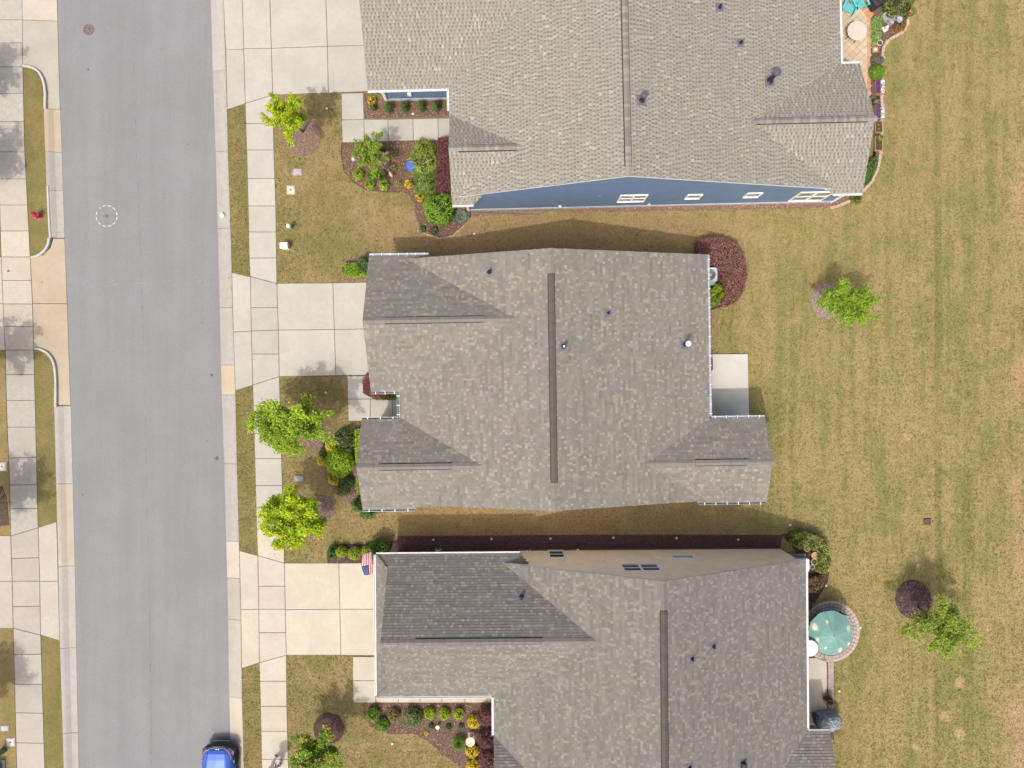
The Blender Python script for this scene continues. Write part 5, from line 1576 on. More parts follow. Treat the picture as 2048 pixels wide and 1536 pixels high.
for px, py, lab in ((947, 1444, "yellow shrub above the pink birdbath"), (944, 1503, "yellow shrub below the pink birdbath"), (945, 1533, "yellow shrub farther along the bed from the birdbath"), (950, 1566, "yellow shrub at the far end of the bed")):
    shrub(lab, px, py, 12.5, .55, YELLOW, 850, .032, name="yellow_shrub", group="yellow shrubs along the beige house", col2=(0.5, 0.42, .04))
for px, py, lab in ((973, 1433, "dusky purple shrub in the inner corner of the beige house"), (973, 1478, "darkest plum-purple shrub beside the birdbath"), (975, 1518, "reddish purple shrub below the plum one"), (978, 1558, "purple shrub at the end of the row")):
    shrub(lab, px, py, 18.5, .9, PLUM if '78' in str(py) else (0.125, 0.058, 0.064), 1600, .034, name="purple_shrub", group="purple shrubs along the beige house", core=CORE_R, col2=(0.17, 0.075, 0.07))
blades("bright green fountain-like grass clump beside the birdbath", 918, 1484, 17, .55, (0.13, 0.24, 0.035), 260)
for px, py in ((863, 1452), (897, 1453), (922, 1452)):
    shrub("small dark bluish-green seedling in the triangular bed", px, py, 6, .2, (0.045, 0.085, 0.04), 130, .03, name="seedling", group="seedlings of the triangular bed", lump=.3)
shrub("tiny yellow pansy clump near the bed edge", 853, 1467, 4.5, .12, (0.65, 0.55, 0.03), 110, .022, name="pansy", group=None)
blades("dark spiky green clump at the driveway bed end", 667, 1096, 12, .5, (0.055, 0.12, 0.025), 150)
blades("green spiky clump touching the driveway", 664, 1110, 12, .4, (0.10, 0.19, 0.04), 150)
for px, py, r, lab in ((683, 1104, 11.5, "round yellow-green ball shrub next to the spiky clumps"), (709, 1107, 13.5, "largest yellow-green ball shrub beside the driveway"), (733, 1103, 11, "yellow-green ball shrub half under the flag")):
    shrub(lab, px, py, r, .75, (0.205, 0.275, 0.018), 1000, .028, name="round_shrub", group="ball shrubs beside the beige driveway", lump=.05)
shrub("bushy dark green shrub at the beige garage corner", 757, 1101, 20, 1.35, (0.07, 0.145, 0.02), 1700, .042, lump=.18, name="corner_shrub")
shrub("brighter green shrub against the beige garage front", 748, 1118, 11, .9, (0.16, 0.26, 0.02), 700, .04, lump=.15)
# beige house rear
hedge("loose green hedge wrapping the back corner of the beige house", [(1586, 1068), (1610, 1064), (1640, 1074), (1656, 1095), (1660, 1120), (1656, 1146), (1640, 1146), (1640, 1104), (1628, 1100), (1600, 1096), (1586, 1090)], .8, (0.135, 0.165, 0.04), 800, .042, col2=(0.24, 0.24, 0.06), lump=.12, vary=.45)
hedge("low brown-red shrub at the end of the green back hedge", [(1614, 1156), (1650, 1150), (1645, 1170), (1630, 1184), (1612, 1184)], .4, (0.17, 0.085, 0.04), 650, .04, core=CORE_R, col2=(0.16, 0.15, 0.05), lump=.1)
# blue house rear
shrub("dense dark green shrub beside the red flowers", 1800, 10, 30, .9, (0.11, 0.145, 0.035), 2000, .045, col2=OLIVE, lump=.18)
shrub("feathery bright green shrub above the first flower box", 1755, 144, 14, .6, (0.12, 0.22, 0.02), 1000, .036, spiky=1)
shrub("grey twiggy dormant shrub on the mulch behind the blue house", 1755, 120, 12, .4, (0.15, 0.13, 0.105), 700, .03, spiky=1, core=CORE_R)
hedge("green shrub row against the blue rear gable", [(1742, 318), (1754, 312), (1752, 338), (1742, 360), (1732, 370), (1728, 350)], .55, (0.075, 0.125, 0.03), 1000, .04)
hedge("green creeping ground cover beside the paver patio", [(1742, 90), (1741, 45), (1752, 34), (1764, 24), (1770, 30), (1764, 55), (1762, 80), (1756, 90)], .10, (0.20, 0.29, 0.085), 1200, .03, cat="ground cover", name="ground_cover", lump=.02)
shrub("red flowering plant in the stone-edged bed", 1800, 50, 13, .35, (0.16, 0.17, 0.05), 600, .03, col2=(0.50, 0.06, 0.05), name="flowering_plant")
shrub("low green plant under the white downspout corner", 1712, 396, 12, .3, (0.12, 0.16, 0.03), 300, .035)
# ------------------------------------------------------------------ street and yard furniture
def loc(px, py, z=0):
    p = P(px, py, z); return (p.x, p.y, 0)
RED = plain("hydrant_red", (0.50, 0.035, 0.06), 0.4, 0, 0.15, 8.0)
STEEL = plain("dull_steel", (0.30, 0.31, 0.33), 0.4, 0.7, 0.2, 9.0)
t = thing("fire_hydrant", "red fire hydrant with grey side cap in the far grass verge", "fire hydrant", loc(79, 433))
b = MB(); b.lathe([(0.17, -.05), (.17, .05), (.115, .06), (.11, .42), (.145, .43), (.145, .48), (.125, .50), (.115, .58), (.07, .66), (.035, .69), (.035, .75), (.001, .75)], (0, 0, 0), 18); b.build("barrel", RED, t, tinted=False, smooth=False)
for ang, r, L, m in ((0.2, .07, .2, RED), (math.pi + .2, .07, .2, RED), (-1.35, .09, .22, STEEL)):
    M = Matrix.Rotation(ang, 3, 'Z') @ Matrix.Rotation(math.pi / 2, 3, 'Y')
    b = MB(); b.lathe([(r * .8, .08), (r * .8, L - .06), (r, L - .06), (r, L), (r * .4, L), (r * .35, L + .03), (.001, L + .03)], (0, 0, .38), 12, M=M); b.build("outlet_cap", m, t, tinted=False)
b = MB(); b.lathe([(.2, 0.0), (.2, .03), (.001, .03)], (0, 0, 0), 16); b.build("flange", RED, t, tinted=False)

def lid(label, px, py, w, d, col, rim, knob=False, rz=0.02, name="meter_vault"):
    t = thing(name, label, "meter vault", loc(px, py), rz)
    b = MB(); b.box((0, 0, .0), (w + .10, d + .10, .05), bev=.01); b.build("collar", plain("lid_collar_%d" % int(rim[0] * 100), rim, .9, 0, .25, 12.0), t, tinted=False)
    b = MB(); b.box((0, 0, .03), (w, d, .04), bev=.015); b.build("cover", plain("lid_cover_%d" % int(col[0] * 100), col, .7, 0, .18, 14.0), t, tinted=False)
    if knob:
        b = MB(); b.lathe([(.05, .04), (.05, .06), (.001, .06)], (0, 0, 0), 10); b.build("centre_bolt", IRON, t, tinted=False)
    return t
lid("grey plastic meter lid in the lawn near the blue driveway", 595, 344, .46, .32, (.30, .31, .35), (.30, .22, .16))
lid("square tan concrete pad with a centre bolt in the lawn", 582, 380, .40, .42, (.50, .43, .36), (.42, .34, .27), True)
lid("grey plastic meter lid beside the lime street tree shadow", 598, 957, .50, .33, (.23, .235, .26), (.20, .15, .11))
lid("square pale pad with bolt beside the far pavement", 5, 933, .44, .40, (.46, .44, .41), (.36, .33, .29), True)
lid("grey meter lid in the lawn across the street", 10, 1456, .40, .26, (.36, .36, .40), (.28, .22, .15))
lid("square tan pad beside the green utility boxes", 22, 1484, .40, .40, (.46, .41, .35), (.36, .3, .25), True)
t = thing("drain_grate", "small square iron drain grate in the back lawn", "drain grate", loc(1854, 1043))
b = MB(); b.box((0, 0, -.03), (.40, .40, .06)); b.build("frame", plain("grate_frame", (.30, .25, .20), .9), t, tinted=False)
for k in range(5):
    b = MB(); b.box((-.14 + .07 * k, 0, .006), (.035, .32, .02)); b.build("bar", IRON, t, tinted=False)

t = thing("pedestal", "pale green cable pedestal post with white cap in the lawn", "utility pedestal", loc(583, 456))
b = MB(); b.lathe([(.11, -.03), (.11, .45), (.10, .52)], (0, 0, 0), 16); b.build("post", plain("pedestal_green", (.22, .32, .26), .6), t, tinted=False)
b = MB(); b.lathe([(.125, .50), (.125, .56), (.11, .62), (.06, .66), (.001, .67)], (0, 0, 0), 16); b.build("cap", plain("cap_ivory", (.66, .66, .56), .5), t, tinted=False)
t = thing("utility_box", "white peaked plastic utility box in the lawn by the pavement", "utility box", loc(573, 494), .03)
b = MB(); b.box((0, 0, .22), (.40, .30, .5), bev=.02); b.build("cabinet", WHITE, t, tinted=False)
b = MB(); b.prism([(-.22, -.17), (.22, -.17), (.22, .17), (-.22, .17)], .47, .50); b.faces([(-.22, -.17, .501), (.22, -.17, .501), (.22, .17, .501), (-.22, .17, .501), (-.12, 0, .60), (.12, 0, .60)], [(0, 1, 5, 4), (2, 3, 4, 5), (1, 2, 5), (3, 0, 4)]); b.build("roof", WHITE, t, tinted=False)
b = MB(); b.box((.205, 0, .24), (.012, .24, .38)); b.build("door", plain("box_door_grey", (.45, .45, .46), .5), t, tinted=False)
GREENBOX = plain("utility_green", (.10, .16, .11), .5, 0, .2, 6.0)
t = thing("utility_pedestal", "green slanted utility pedestal in the lawn across the street", "utility pedestal", loc(8, 1500))
b = MB(); b.box((0, 0, .38), (.30, .22, .8), bev=.04); b.build("cabinet", GREENBOX, t, tinted=False)
b = MB(); b.box((0, 0, .80), (.36, .27, .08), bev=.03); b.build("cap", plain("utility_green_pale", (.22, .31, .21), .5), t, tinted=False)
t = thing("utility_cabinet", "green equipment cabinet with grey rim across the street", "utility cabinet", loc(2, 1530))
b = MB(); b.box((-.25, -.2, .02), (1.0, 1.0, .10), bev=.02); b.build("pad", CONC, t, tinted=False).color = (.36, .34, .33, .4)
b = MB(); b.box((-.25, -.2, .40), (.72, .72, .70), bev=.05); b.build("cabinet", GREENBOX, t, tinted=False)
b = MB(); b.box((-.25, -.2, .79), (.60, .60, .08), bev=.02); b.build("lid", plain("utility_lid_dark", (.05, .07, .06), .4), t, tinted=False)
t = thing("white_bag", "crumpled white paper litter lying on the kerb", "litter", loc(445, 432))
b = MB(); b.v = []
Cq, dq = shell_points(60, .12, .12, .10, 0, .3)
bmx = bmesh.new()
for p in Cq: bmx.verts.new(p)
for p in Cq[:20]: bmx.verts.new((p[0] * .6 - .06, p[1] * .6 + .16, p[2] * .8))
bmesh.ops.convex_hull(bmx, input=bmx.verts[:60]); 
me = bpy.data.meshes.new("paper"); bmx.to_mesh(me); bmx.free(); me.materials.append(plain("litter_white", (.82, .82, .82), .8))
o = link(bpy.data.objects.new("paper", me), t); o.location = (0, 0, -.04)
b = MB(); b.box((-.05, .12, .03), (.16, .10, .04), .4, bev=.01); b.build("paper_corner", plain("litter_white", (.82, .82, .82), .8), t, tinted=False)
# sprinkler / drain caps
CAPG = plain("irrigation_cap", (.42, .52, .46), .6)
for px, py, lab in ((654, 217, "pale green sprinkler cap in shade of the lime tree"), (652, 785, "pale green sprinkler cap near the front walk"), (650, 874, "pale blue sprinkler cap in the mulch below the broad tree"), (826, 228, "green sprinkler cap in the bed by the blue garage"), (949, 468, "white drain cap at the shadow edge beside the blue house"),
                (867, 1079, "round drain cap at the mulch strip start"), (983, 1078, "round drain cap in the shaded mulch"), (1101, 1077, "round drain cap beside the single window"), (1227, 1075, "round drain cap below the twin windows"), (1353, 1076, "round drain cap below the narrow window"), (1476, 1079, "round drain cap near the beige back corner"),
                (1580, 1050, "round drain cap beside the back hedge"), (1652, 1171, "pale green sprinkler cap by the brown-red shrub"), (1720, 1255, "pale green sprinkler cap in the lawn beside the parasol"), (1678, 1382, "white sprinkler cap beside the narrow patio"), (785, 1487, "white sprinkler cap in the lawn below the triangular bed"), (1768, 116, "white sprinkler cap in the back lawn edge")):
    b = MB(); b.lathe([(.07, -.04), (.07, .045), (.05, .06), (.001, .062)], (0, 0, 0), 12)
    o = b.build("sprinkler_cap", CAPG, tinted=False); o.location = loc(px, py); tag(o, lab, "sprinkler cap", "sprinkler and drain caps")

# garden ornaments of the blue house bed
BOWL = plain("blue_glaze", (.03, .10, .50), .2, 0, .15, 6.0, .6)
t = thing("birdbath", "bright blue glazed birdbath bowl beside the juniper", "birdbath", loc(825, 338))
b = MB(); b.lathe([(.14, -.02), (.12, .04), (.05, .12), (.045, .45), (.10, .52), (.26, .58), (.285, .63), (.265, .63), (.20, .59), (.001, .57)], (0, 0, 0), 22); b.build("bowl", BOWL, t, tinted=False, smooth=True)
b = MB(); b.lathe([(.235, .60), (.235, .605), (.001, .605)], (0, 0, 0), 22); b.build("water", glass_mat("bath_water", (.05, .14, .5)), t, tinted=False)
PINK = plain("flamingo_pink", (.70, .33, .36), .5)
for px, py, rz, lab in ((776, 311, 1.9, "pink bird ornament beside the dark spiky tuft"), (784, 353, .5, "pink bird ornament by the lower pale tuft")):
    t = thing("garden_flamingo", lab, "garden ornament", loc(px, py), rz, "pink bird ornaments")
    b = MB(); b.lathe([(.001, -.17), (.06, -.10), (.085, 0), (.07, .09), (.02, .17), (.001, .18)], (0, 0, .42), 12, M=Matrix.Rotation(math.pi / 2, 3, 'X')); b.build("body", PINK, t, tinted=False, smooth=True)
    b = MB(); b.tube([(0, .10, .44), (0, .17, .58), (0, .12, .70), (0, .17, .78), (0, .23, .75)], [.035, .022, .02, .028, .01], 7); b.build("neck", PINK, t, tinted=False)
    for s in (-.03, .03):
        b = MB(); b.tube([(s, 0, .38), (s, 0, -.03)], .007, 5); b.build("leg", STEEL, t, tinted=False)
STONE = plain("grey_stone", (.33, .32, .31), .9, 0, .25, 14.0, .1, .4)
t = thing("stone_figure", "small pale stone animal figure at the edge of the curving bed", "garden ornament", loc(708, 319), .4)
b = MB(); b.box((0, 0, .03), (.26, .2, .06), bev=.01); b.build("plinth", STONE, t, tinted=False)
b = MB(); b.lathe([(.001, -.12), (.07, -.07), (.08, .02), (.05, .1), (.001, .12)], (0, 0, .14), 10, M=Matrix.Rotation(math.pi / 2, 3, 'X')); b.lathe([(.001, 0), (.05, .03), (.05, .08), (.001, .11)], (0, .1, .18), 10); b.build("figure", plain("pale_stone", (.52, .48, .45), .8), t, tinted=False, smooth=True)
HOSE = plain("hose_teal", (.09, .26, .20), .4, 0, .2)
t = thing("garden_hose", "coiled teal garden hose at the blue house corner", "garden hose", loc(922, 434))
b = MB(); pts = []
for k in range(200):
    a = k * .22; r = .26 + .10 * math.sin(k * .21) * math.cos(k * .017) + .03 * math.sin(k * .73)
    pts.append((r * math.cos(a) + .04 * math.sin(k * .03), r * math.sin(a) + .05 * math.cos(k * .045), .05 + .0009 * k))
b.tube(pts, .011, 5); b.build("coil", HOSE, t, tinted=False)
b = MB(); o0 = P(922, 434)
run = [P(x, y) for x, y in ((930, 430), (960, 425), (1000, 425), (1040, 429), (1075, 429), (1100, 421), (1115, 413))]
b.tube([(p.x - o0.x, p.y - o0.y, .06 if i < 6 else .35) for i, p in enumerate(run)], .012, 5); b.build("lead", plain("hose_dark", (.05, .10, .09), .4), t, tinted=False)

# bed edging stones
EDGE = plain("edging_stone", (.40, .30, .23), .9, 0, .25, 9.0)
def edging(label, pts_px, w=.16, L=.26, hgt=.07, mat=EDGE):
    t = thing("bed_edging", label, "edging", (0, 0, 0))
    pts = [P(x, y) for x, y in pts_px]
    mb = MB(); mb.box((0, 0, 0), (L * .94, w, hgt + .05), bev=.015); me = mb.mesh("edging_stone", mat, tinted=False)
    acc = 0
    for a, c in zip(pts, pts[1:]):
        d = c - a; n = max(1, int(round(d.length / L)))
        for k in range(n):
            q = a + d * ((k + .5) / n)
            o = link(bpy.data.objects.new("edging_stone", me), t)
            o.location = (q.x + rnd(-.01, .01), q.y + rnd(-.01, .01), hgt / 2 - .02); o.rotation_euler = (0, 0, math.atan2(d.y, d.x) + rnd(-.08, .08)); o.scale = (d.length / n / L, rnd(.85, 1.1), rnd(.9, 1.1))
edging("line of tan edging stones around the bed behind the blue house", [(1816, 28), (1815, 48), (1806, 64), (1790, 73), (1775, 82), (1767, 95), (1763, 115), (1763, 150), (1763, 200), (1763, 262), (1760, 310), (1756, 335), (1744, 362), (1728, 380), (1705, 400), (1680, 411), (1660, 416)])
edging("thin dark edging along the curving bed before the blue house", [(684, 287), (682, 312), (688, 342), (706, 364), (734, 380), (770, 384), (800, 384)], .06, .35, .05, plain("dark_edging", (.10, .07, .055), .9))
edging("pale edging stones round the tip of the curving bed", [(836, 460), (852, 468), (878, 477), (905, 472), (928, 452)], .08, .25, .04)

# ------------------------------------------------------------------ blue house patio
PAV = tint_mat("patio_paver", .85, .15, 25.0, .2)
t = struct(base_sheet("patio", [(1660, -60), (1660, 195), (1742, 195), (1742, -60)], .012))
EXCL.append([XY(1660, -60), XY(1660, 195), XY(1742, 195), XY(1742, -60)])
mb_cache = {}
def paver_mesh(kind, tone, sx, sy):
    key = (kind, tone, sx, sy)
    if key not in mb_cache:
        m = MB(); m.box((0, 0, 0), (sx, sy, .06), bev=.006, tint=tone); mb_cache[key] = m.mesh("paver", PAV)
    return mb_cache[key]
TAN = [(.48, .385, .275), (.455, .36, .255), (.50, .405, .295), (.43, .34, .24)]
c0 = P(1705, 80); step = .305
for i in range(-18, 19):
    for j in range(-18, 19):
        x = (i - j) * step * .7071; y = (i + j) * step * .7071
        wx, wy = c0.x + x, c0.y + y
        px = wx / S + 1024; py = 768 - wy / S
        if 1668 < px < 1736 and -40 < py < 196:
            o = link(bpy.data.objects.new("paver", paver_mesh('d', random.choice(TAN), .292, .292)), t)
            o.location = (wx, wy, .02 + rnd(-.002, .002)); o.rotation_euler = (0, 0, math.pi / 4)
for k in range(34):
    py = -30 + k * 6.6
    q = P(1737, py)
    o = link(bpy.data.objects.new("paver", paver_mesh('b', random.choice([(.40, .24, .15), (.44, .27, .17), (.37, .22, .14)]), .20, .17)), t); o.location = (q.x, q.y, .034)
# adirondack chairs
TURQ = plain("turquoise_plastic", (.10, .43, .45), .45, 0, .06, 3.0)
def adirondack(label, px, py, rz):
    t = thing("lounge_chair", label, "chair", loc(px, py), rz, "turquoise slatted chairs")
    n = 7
    for k in range(n):                       # back slats, fan shaped and raked
        a = (k - 3) * .055
        b = MB(); M = Matrix.Rotation(a, 3, 'Z') @ Matrix.Rotation(math.radians(-32), 3, 'X')
        q = Vector((0, .40, .36)) + Vector(((k - 3) * .085, 0, 0))
        b.box((q.x + math.sin(-a) * .3, q.y + .16, .66), (.060, .02, .80 - abs(k - 3) * .05), bev=.006, M=M); b.build("back_slat", TURQ, t, tinted=False)
    for k in range(6):
        b = MB(); b.box((0, -.22 + k * .095, .36 - k * .018), (.56, .070, .02), bev=.005); b.build("seat_slat", TURQ, t, tinted=False)
    for s in (-1, 1):
        b = MB(); b.box((s * .36, .02, .56), (.11, .72, .024), bev=.008); b.build("armrest", TURQ, t, tinted=False)
        b = MB(); b.box((s * .33, -.25, .27), (.03, .09, .56), bev=.005); b.build("leg", TURQ, t, tinted=False)
        b = MB(); b.box((s * .33, .30, .26), (.03, .09, .54), bev=.005); b.build("leg", TURQ, t, tinted=False)
adirondack("turquoise slatted lounge chair nearest the house wall on the paver patio", 1693, 22, -.42)
adirondack("turquoise slatted lounge chair facing its twin on the paver patio", 1713, 14, .42)
CLOTH = plain("pale_pink_top", (.53, .42, .36), .6, 0, .06, 5.0)
t = thing("patio_table", "round pale pink table on the paver patio", "table", loc(1702, 74))
b = MB(); b.lathe([(.52, .68), (.54, .70), (.54, .72), (.52, .735), (.001, .74)], (0, 0, 0), 36); b.build("table_top", CLOTH, t, tinted=False)
for k in range(4):
    a = k * math.pi / 2 + .4
    b = MB(); b.tube([(.40 * math.cos(a), .40 * math.sin(a), .0), (.22 * math.cos(a), .22 * math.sin(a), .69)], .02, 6); b.build("leg", DARKMETAL, t, tinted=False)
t = thing("grill", "black covered barbecue grill at the top of the paver patio", "grill", loc(1750, 8), .6)
CANV = plain("black_canvas", (.030, .029, .033), .7, 0, .3, 6.0, .4, .3)
b = MB(); b.box((0, 0, .38), (1.0, .58, .80), bev=.06); b.build("cabinet", CANV, t, tinted=False)
b = MB(); b.box((0, .03, .92), (.78, .50, .32), bev=.12); b.build("lid", CANV, t, tinted=False)
b = MB(); b.box((.62, 0, .74), (.30, .46, .05), bev=.02); b.build("side_shelf", CANV, t, tinted=False)
TERRA = plain("terracotta", (.42, .20, .11), .8, 0, .2, 8.0)
t = thing("stepping_stones", "pair of square terracotta paving slabs beside the grill", "paving slab", loc(1737, 28), .62)
b = MB(); b.box((0, 0, .03), (.44, .44, .07), bev=.01); b.build("slab", TERRA, t, tinted=False)
b = MB(); b.box((-.02, .50, .03), (.44, .44, .07), bev=.01); b.build("slab", TERRA, t, tinted=False)
b = MB(); b.lathe([(.035, .066), (.03, .08), (.001, .08)], (.05, .05, 0), 10); b.build("green_bolt", plain("verdigris", (.15, .28, .22), .6), t, tinted=False)
FOUNT = plain("fountain_grey", (.30, .31, .36), .55, 0, .15, 10.0)
t = thing("garden_fountain", "grey tiered bowl fountain in the stone-edged bed", "fountain", loc(1774, 43), -.65)
for k, (dx, r, z) in enumerate(((-.22, .23, .22), (.02, .17, .42), (.22, .15, .58), (.40, .16, .74))):
    b = MB(); b.lathe([(r * .4, z - .2 if k else -.02), (r * .5, z - .10), (r, z), (r * 1.05, z + .04), (r * .9, z + .04), (r * .6, z - .01), (.001, z - .015)], (dx, .04 * (-1) ** k, 0), 20); b.build("bowl", FOUNT, t, tinted=False, smooth=True)
b = MB(); b.box((.05, 0, .15), (.55, .22, .36), bev=.05); b.build("pedestal", FOUNT, t, tinted=False)
t = thing("garden_statue", "small white ornamental figure beside the tiered fountain", "garden ornament", loc(1769, 59), .5)
WSTONE = plain("white_ceramic", (.70, .66, .62), .5, 0, .15, 20.0)
b = MB(); b.box((0, 0, .06), (.28, .28, .14), bev=.03); b.build("base", WSTONE, t, tinted=False)
b = MB(); b.lathe([(.10, .12), (.12, .2), (.07, .30), (.08, .36), (.001, .42)], (0, 0, 0), 12); b.lathe([(.05, .12), (.06, .18), (.001, .24)], (.1, .06, 0), 10); b.build("figure", WSTONE, t, tinted=False, smooth=True)
t = thing("ornament_ball", "orange-red glazed ball on a stake by the bed edge", "garden ornament", loc(1813, 30))
b = MB(); b.lathe([(.001, .28), (.06, .30), (.10, .36), (.10, .41), (.06, .47), (.001, .49)], (0, 0, 0), 16); b.build("ball", plain("orange_glaze", (.62, .10, .035), .3), t, tinted=False, smooth=True)
b = MB(); b.tube([(0, 0, -.05), (0, 0, .3)], .012, 6); b.build("stake", STEEL, t, tinted=False)
SOILP = plain("potting_soil", (.06, .045, .035), .95, 0, .4, 30.0)
def pot(label, px, py, r, h, rim, name="flower_pot", group=None, inner=SOILP, plant=None):
    t = thing(name, label, "pot", loc(px, py, h), 0, group)
    b = MB(); b.lathe([(r * .7, -.02), (r * .92, h - .05), (r, h - .05), (r, h), (r * .84, h), (r * .8, h - .05), (.001, h - .05)], (0, 0, 0), 22); b.build("pot", rim, t, tinted=False)
    b = MB(); b.lathe([(r * .82, h - .06), (r * .82, h - .035), (.001, h - .03)], (0, 0, 0), 18); b.build("soil", inner, t, tinted=False)
    if plant:
        n, col, rr = plant
        C, d = shell_points(n, rr, rr, rr * 1.2, h - .06, .15)
        leaf_obj("plant", C, d + RNG.normal(0, .5, d.shape), .04, .025, tints(len(C), col, .3), LEAF, t)
    return t
pot("pale round pot ring holding a white pebble", 1760, 85, .16, .16, plain("pot_pale", (.50, .50, .44), .8))
pot("round dark pot of green leaves between the two flower boxes", 1753, 203, .20, .22, plain("pot_dark", (.05, .06, .05), .6), plant=(160, (.22, .28, .06), .12))
t = thing("stepping_tile", "square terracotta tile with a white disc on it", "tile", loc(1750, 100))
b = MB(); b.box((0, 0, .02), (.32, .32, .06), bev=.01); b.build("tile", TERRA, t, tinted=False)
b = MB(); b.lathe([(.08, .05), (.08, .065), (.03, .065), (.03, .06), (.001, .06)], (0, 0, 0), 16); b.build("disc", WSTONE, t, tinted=False)
PBOX = plain("planter_terracotta", (.38, .20, .13), .7)
def planter(label, px, py, w, d, kind):
    t = thing("planter_box", label, "planter", loc(px, py), 0.0, "planter boxes behind the blue house")
    b = MB()
    for x, y, sx, sy in ((0, d / 2, w, .03), (0, -d / 2, w, .03), (w / 2, 0, .03, d - .03), (-w / 2, 0, .03, d - .03)):
        b.box((x, y, .10), (sx, sy, .24))
    b.build("box", PBOX, t, tinted=False)
    b = MB(); b.box((0, 0, .10), (w - .04, d - .04, .16)); b.build("soil", SOILP, t, tinted=False)
    n = 520
    x = RNG.uniform(-w / 2, w / 2, n); y = RNG.uniform(-d / 2, d / 2, n)
    if kind == 'flowers':
        col = np.where((x > .02)[:, None], np.array([(.78, .76, .78)]), np.where((RNG.random(n) < .5)[:, None], np.array([(.20, .02, .10)]), np.array([(.14, .08, .38)])))
        g_ = RNG.random(n) < .18; col[g_] = (.07, .12, .03)
        x = x + np.where(x > .02, .05, 0)
        leaf_obj("flowers", np.column_stack([x, y, RNG.uniform(.20, .30, n)]), np.column_stack([RNG.normal(0, .4, n), RNG.normal(0, .4, n), np.ones(n)]), .032, .030, col * RNG.uniform(.8, 1.2, (n, 1)), LEAF, t)
    else:
        for yy in ((-.12, .15) if kind == 'seed' else (.26,)):
            m = 90 if kind == 'seed' else 240; rr = .07 if kind == 'seed' else .17
            C, dd = shell_points(m, rr, rr, rr * 1.3, .17, .2); C[:, 1] += yy; C[:, 0] += (.04 if kind != 'seed' else 0)
            leaf_obj("plant", C, dd + RNG.normal(0, .5, dd.shape), .04, .028, tints(len(C), (.20, .31, .04), .25), LEAF, t)
planter("terracotta planter box of purple and white flowers below the feathery shrub", 1755, 177, .40, .72, 'flowers')
planter("terracotta planter box of purple and white flowers beside the round dark pot", 1755, 225, .40, .80, 'flowers')
planter("terracotta planter box with small seedlings in dark soil", 1754, 256, .38, .62, 'seed')
planter("terracotta planter box with one lime-green plant at its end", 1754, 289, .40, .78, 'lime')

# ------------------------------------------------------------------ grey-roofed house: air conditioner, grill
ACM = plain("ac_casing", (.40, .41, .45), .45, .3, .1)
def ac_unit(label, px, py, h=.8, w=.78):
    t = thing("air_conditioner", label, "air conditioner", loc(px, py, h), .01)
    b = MB(); b.box((0, 0, .02), (w + .2, w + .2, .10)); b.build("pad", CONC, t, tinted=False).color = (.4, .39, .36, .2)
    b = MB(); b.box((0, 0, .07 + (h - .12) / 2), (w - .03, w - .03, h - .12), bev=.05); b.build("coil", plain("ac_coil", (.10, .10, .11), .5, .5), t, tinted=False)
    b = MB()
    for k in range(14):
        z = .12 + k * (h - .22) / 14
        b.box((0, -w / 2, z), (w - .1, .012, .02)); b.box((0, w / 2, z), (w - .1, .012, .02)); b.box((w / 2, 0, z), (.012, w - .1, .02)); b.box((-w / 2, 0, z), (.012, w - .1, .02))
    b.build("louvres", ACM, t, tinted=False)
    # top plate with the round opening
    b = MB(); n = 32; R_ = w * .40
    outer = []
    for k in range(n):
        a = 2 * math.pi * k / n; c, s = math.cos(a), math.sin(a)
        q = (w / 2) / max(abs(c), abs(s)); q = min(q, w / 2 * 1.28)
        outer.append((q * c, q * s))
    inn = [(R_ * math.cos(2 * math.pi * k / n), R_ * math.sin(2 * math.pi * k / n)) for k in range(n)]
    for k in range(n):
        j = (k + 1) % n
        b.poly([(*inn[k], h - .02), (*outer[k], h), (*outer[j], h), (*inn[j], h - .02)])
        b.poly([(*outer[k], h), (*outer[k], h - .08), (*outer[j], h - .08), (*outer[j], h)])
        b.poly([(*inn[k], h - .02), (*inn[j], h - .02), (*inn[j], h - .20), (*inn[k], h - .20)])
    b.build("top_plate", ACM, t, tinted=False)
    for k in range(3):
        b = MB(); a = k * 2.094 + .5
        pts = []
        for s in range(7):
            r = .08 + (R_ - .10) * s / 6
            pts.append(((r * math.cos(a), r * math.sin(a), h - .14), (r * math.cos(a + .75), r * math.sin(a + .75), h - .09)))
        for p, q in zip(pts, pts[1:]): b.poly([p[0], q[0], q[1], p[1]])
        b.build("fan_blade", plain("fan_blade", (.34, .35, .36), .35, .6), t, tinted=False)
    b = MB(); b.lathe([(.10, h - .16), (.10, h - .05), (.08, h - .03), (.001, h - .03)], (0, 0, 0), 18); b.build("fan_hub", ACM, t, tinted=False)
    b = MB()
    for k in range(1, 5):
        r = R_ * k / 4.2
        b.tube([(r * math.cos(a * .2618), r * math.sin(a * .2618), h - .015) for a in range(25)], .004, 4, cap=False)
    b.build("guard_rings", ACM, t, tinted=False)
ac_unit("grey air conditioner with open round fan inside the burgundy hedge", 1420.5, 549)
ac_unit("pale grey air conditioner behind the beige house near the pots", 1605, 1131, .75, .76)
t = thing("grill", "black grill on the plain concrete patio against the house", "grill", loc(1414, 729, 1.0), 0)
b = MB(); b.box((0, 0, .50), (.50, .80, .86), bev=.05); b.build("cart", CANV, t, tinted=False)
b = MB(); b.loft([[(x, y, z) for x, y in ((-.25, -.42), (.18, -.42), (.30, -.28), (.30, .28), (.18, .42), (-.25, .42))] for z in (.94, 1.06)] + [[(x * .7, y * .8, 1.15) for x, y in ((-.25, -.42), (.18, -.42), (.30, -.28), (.30, .28), (.18, .42), (-.25, .42))]]); b.build("hood", plain("grill_black", (.028, .028, .032), .35, .2), t, tinted=False)
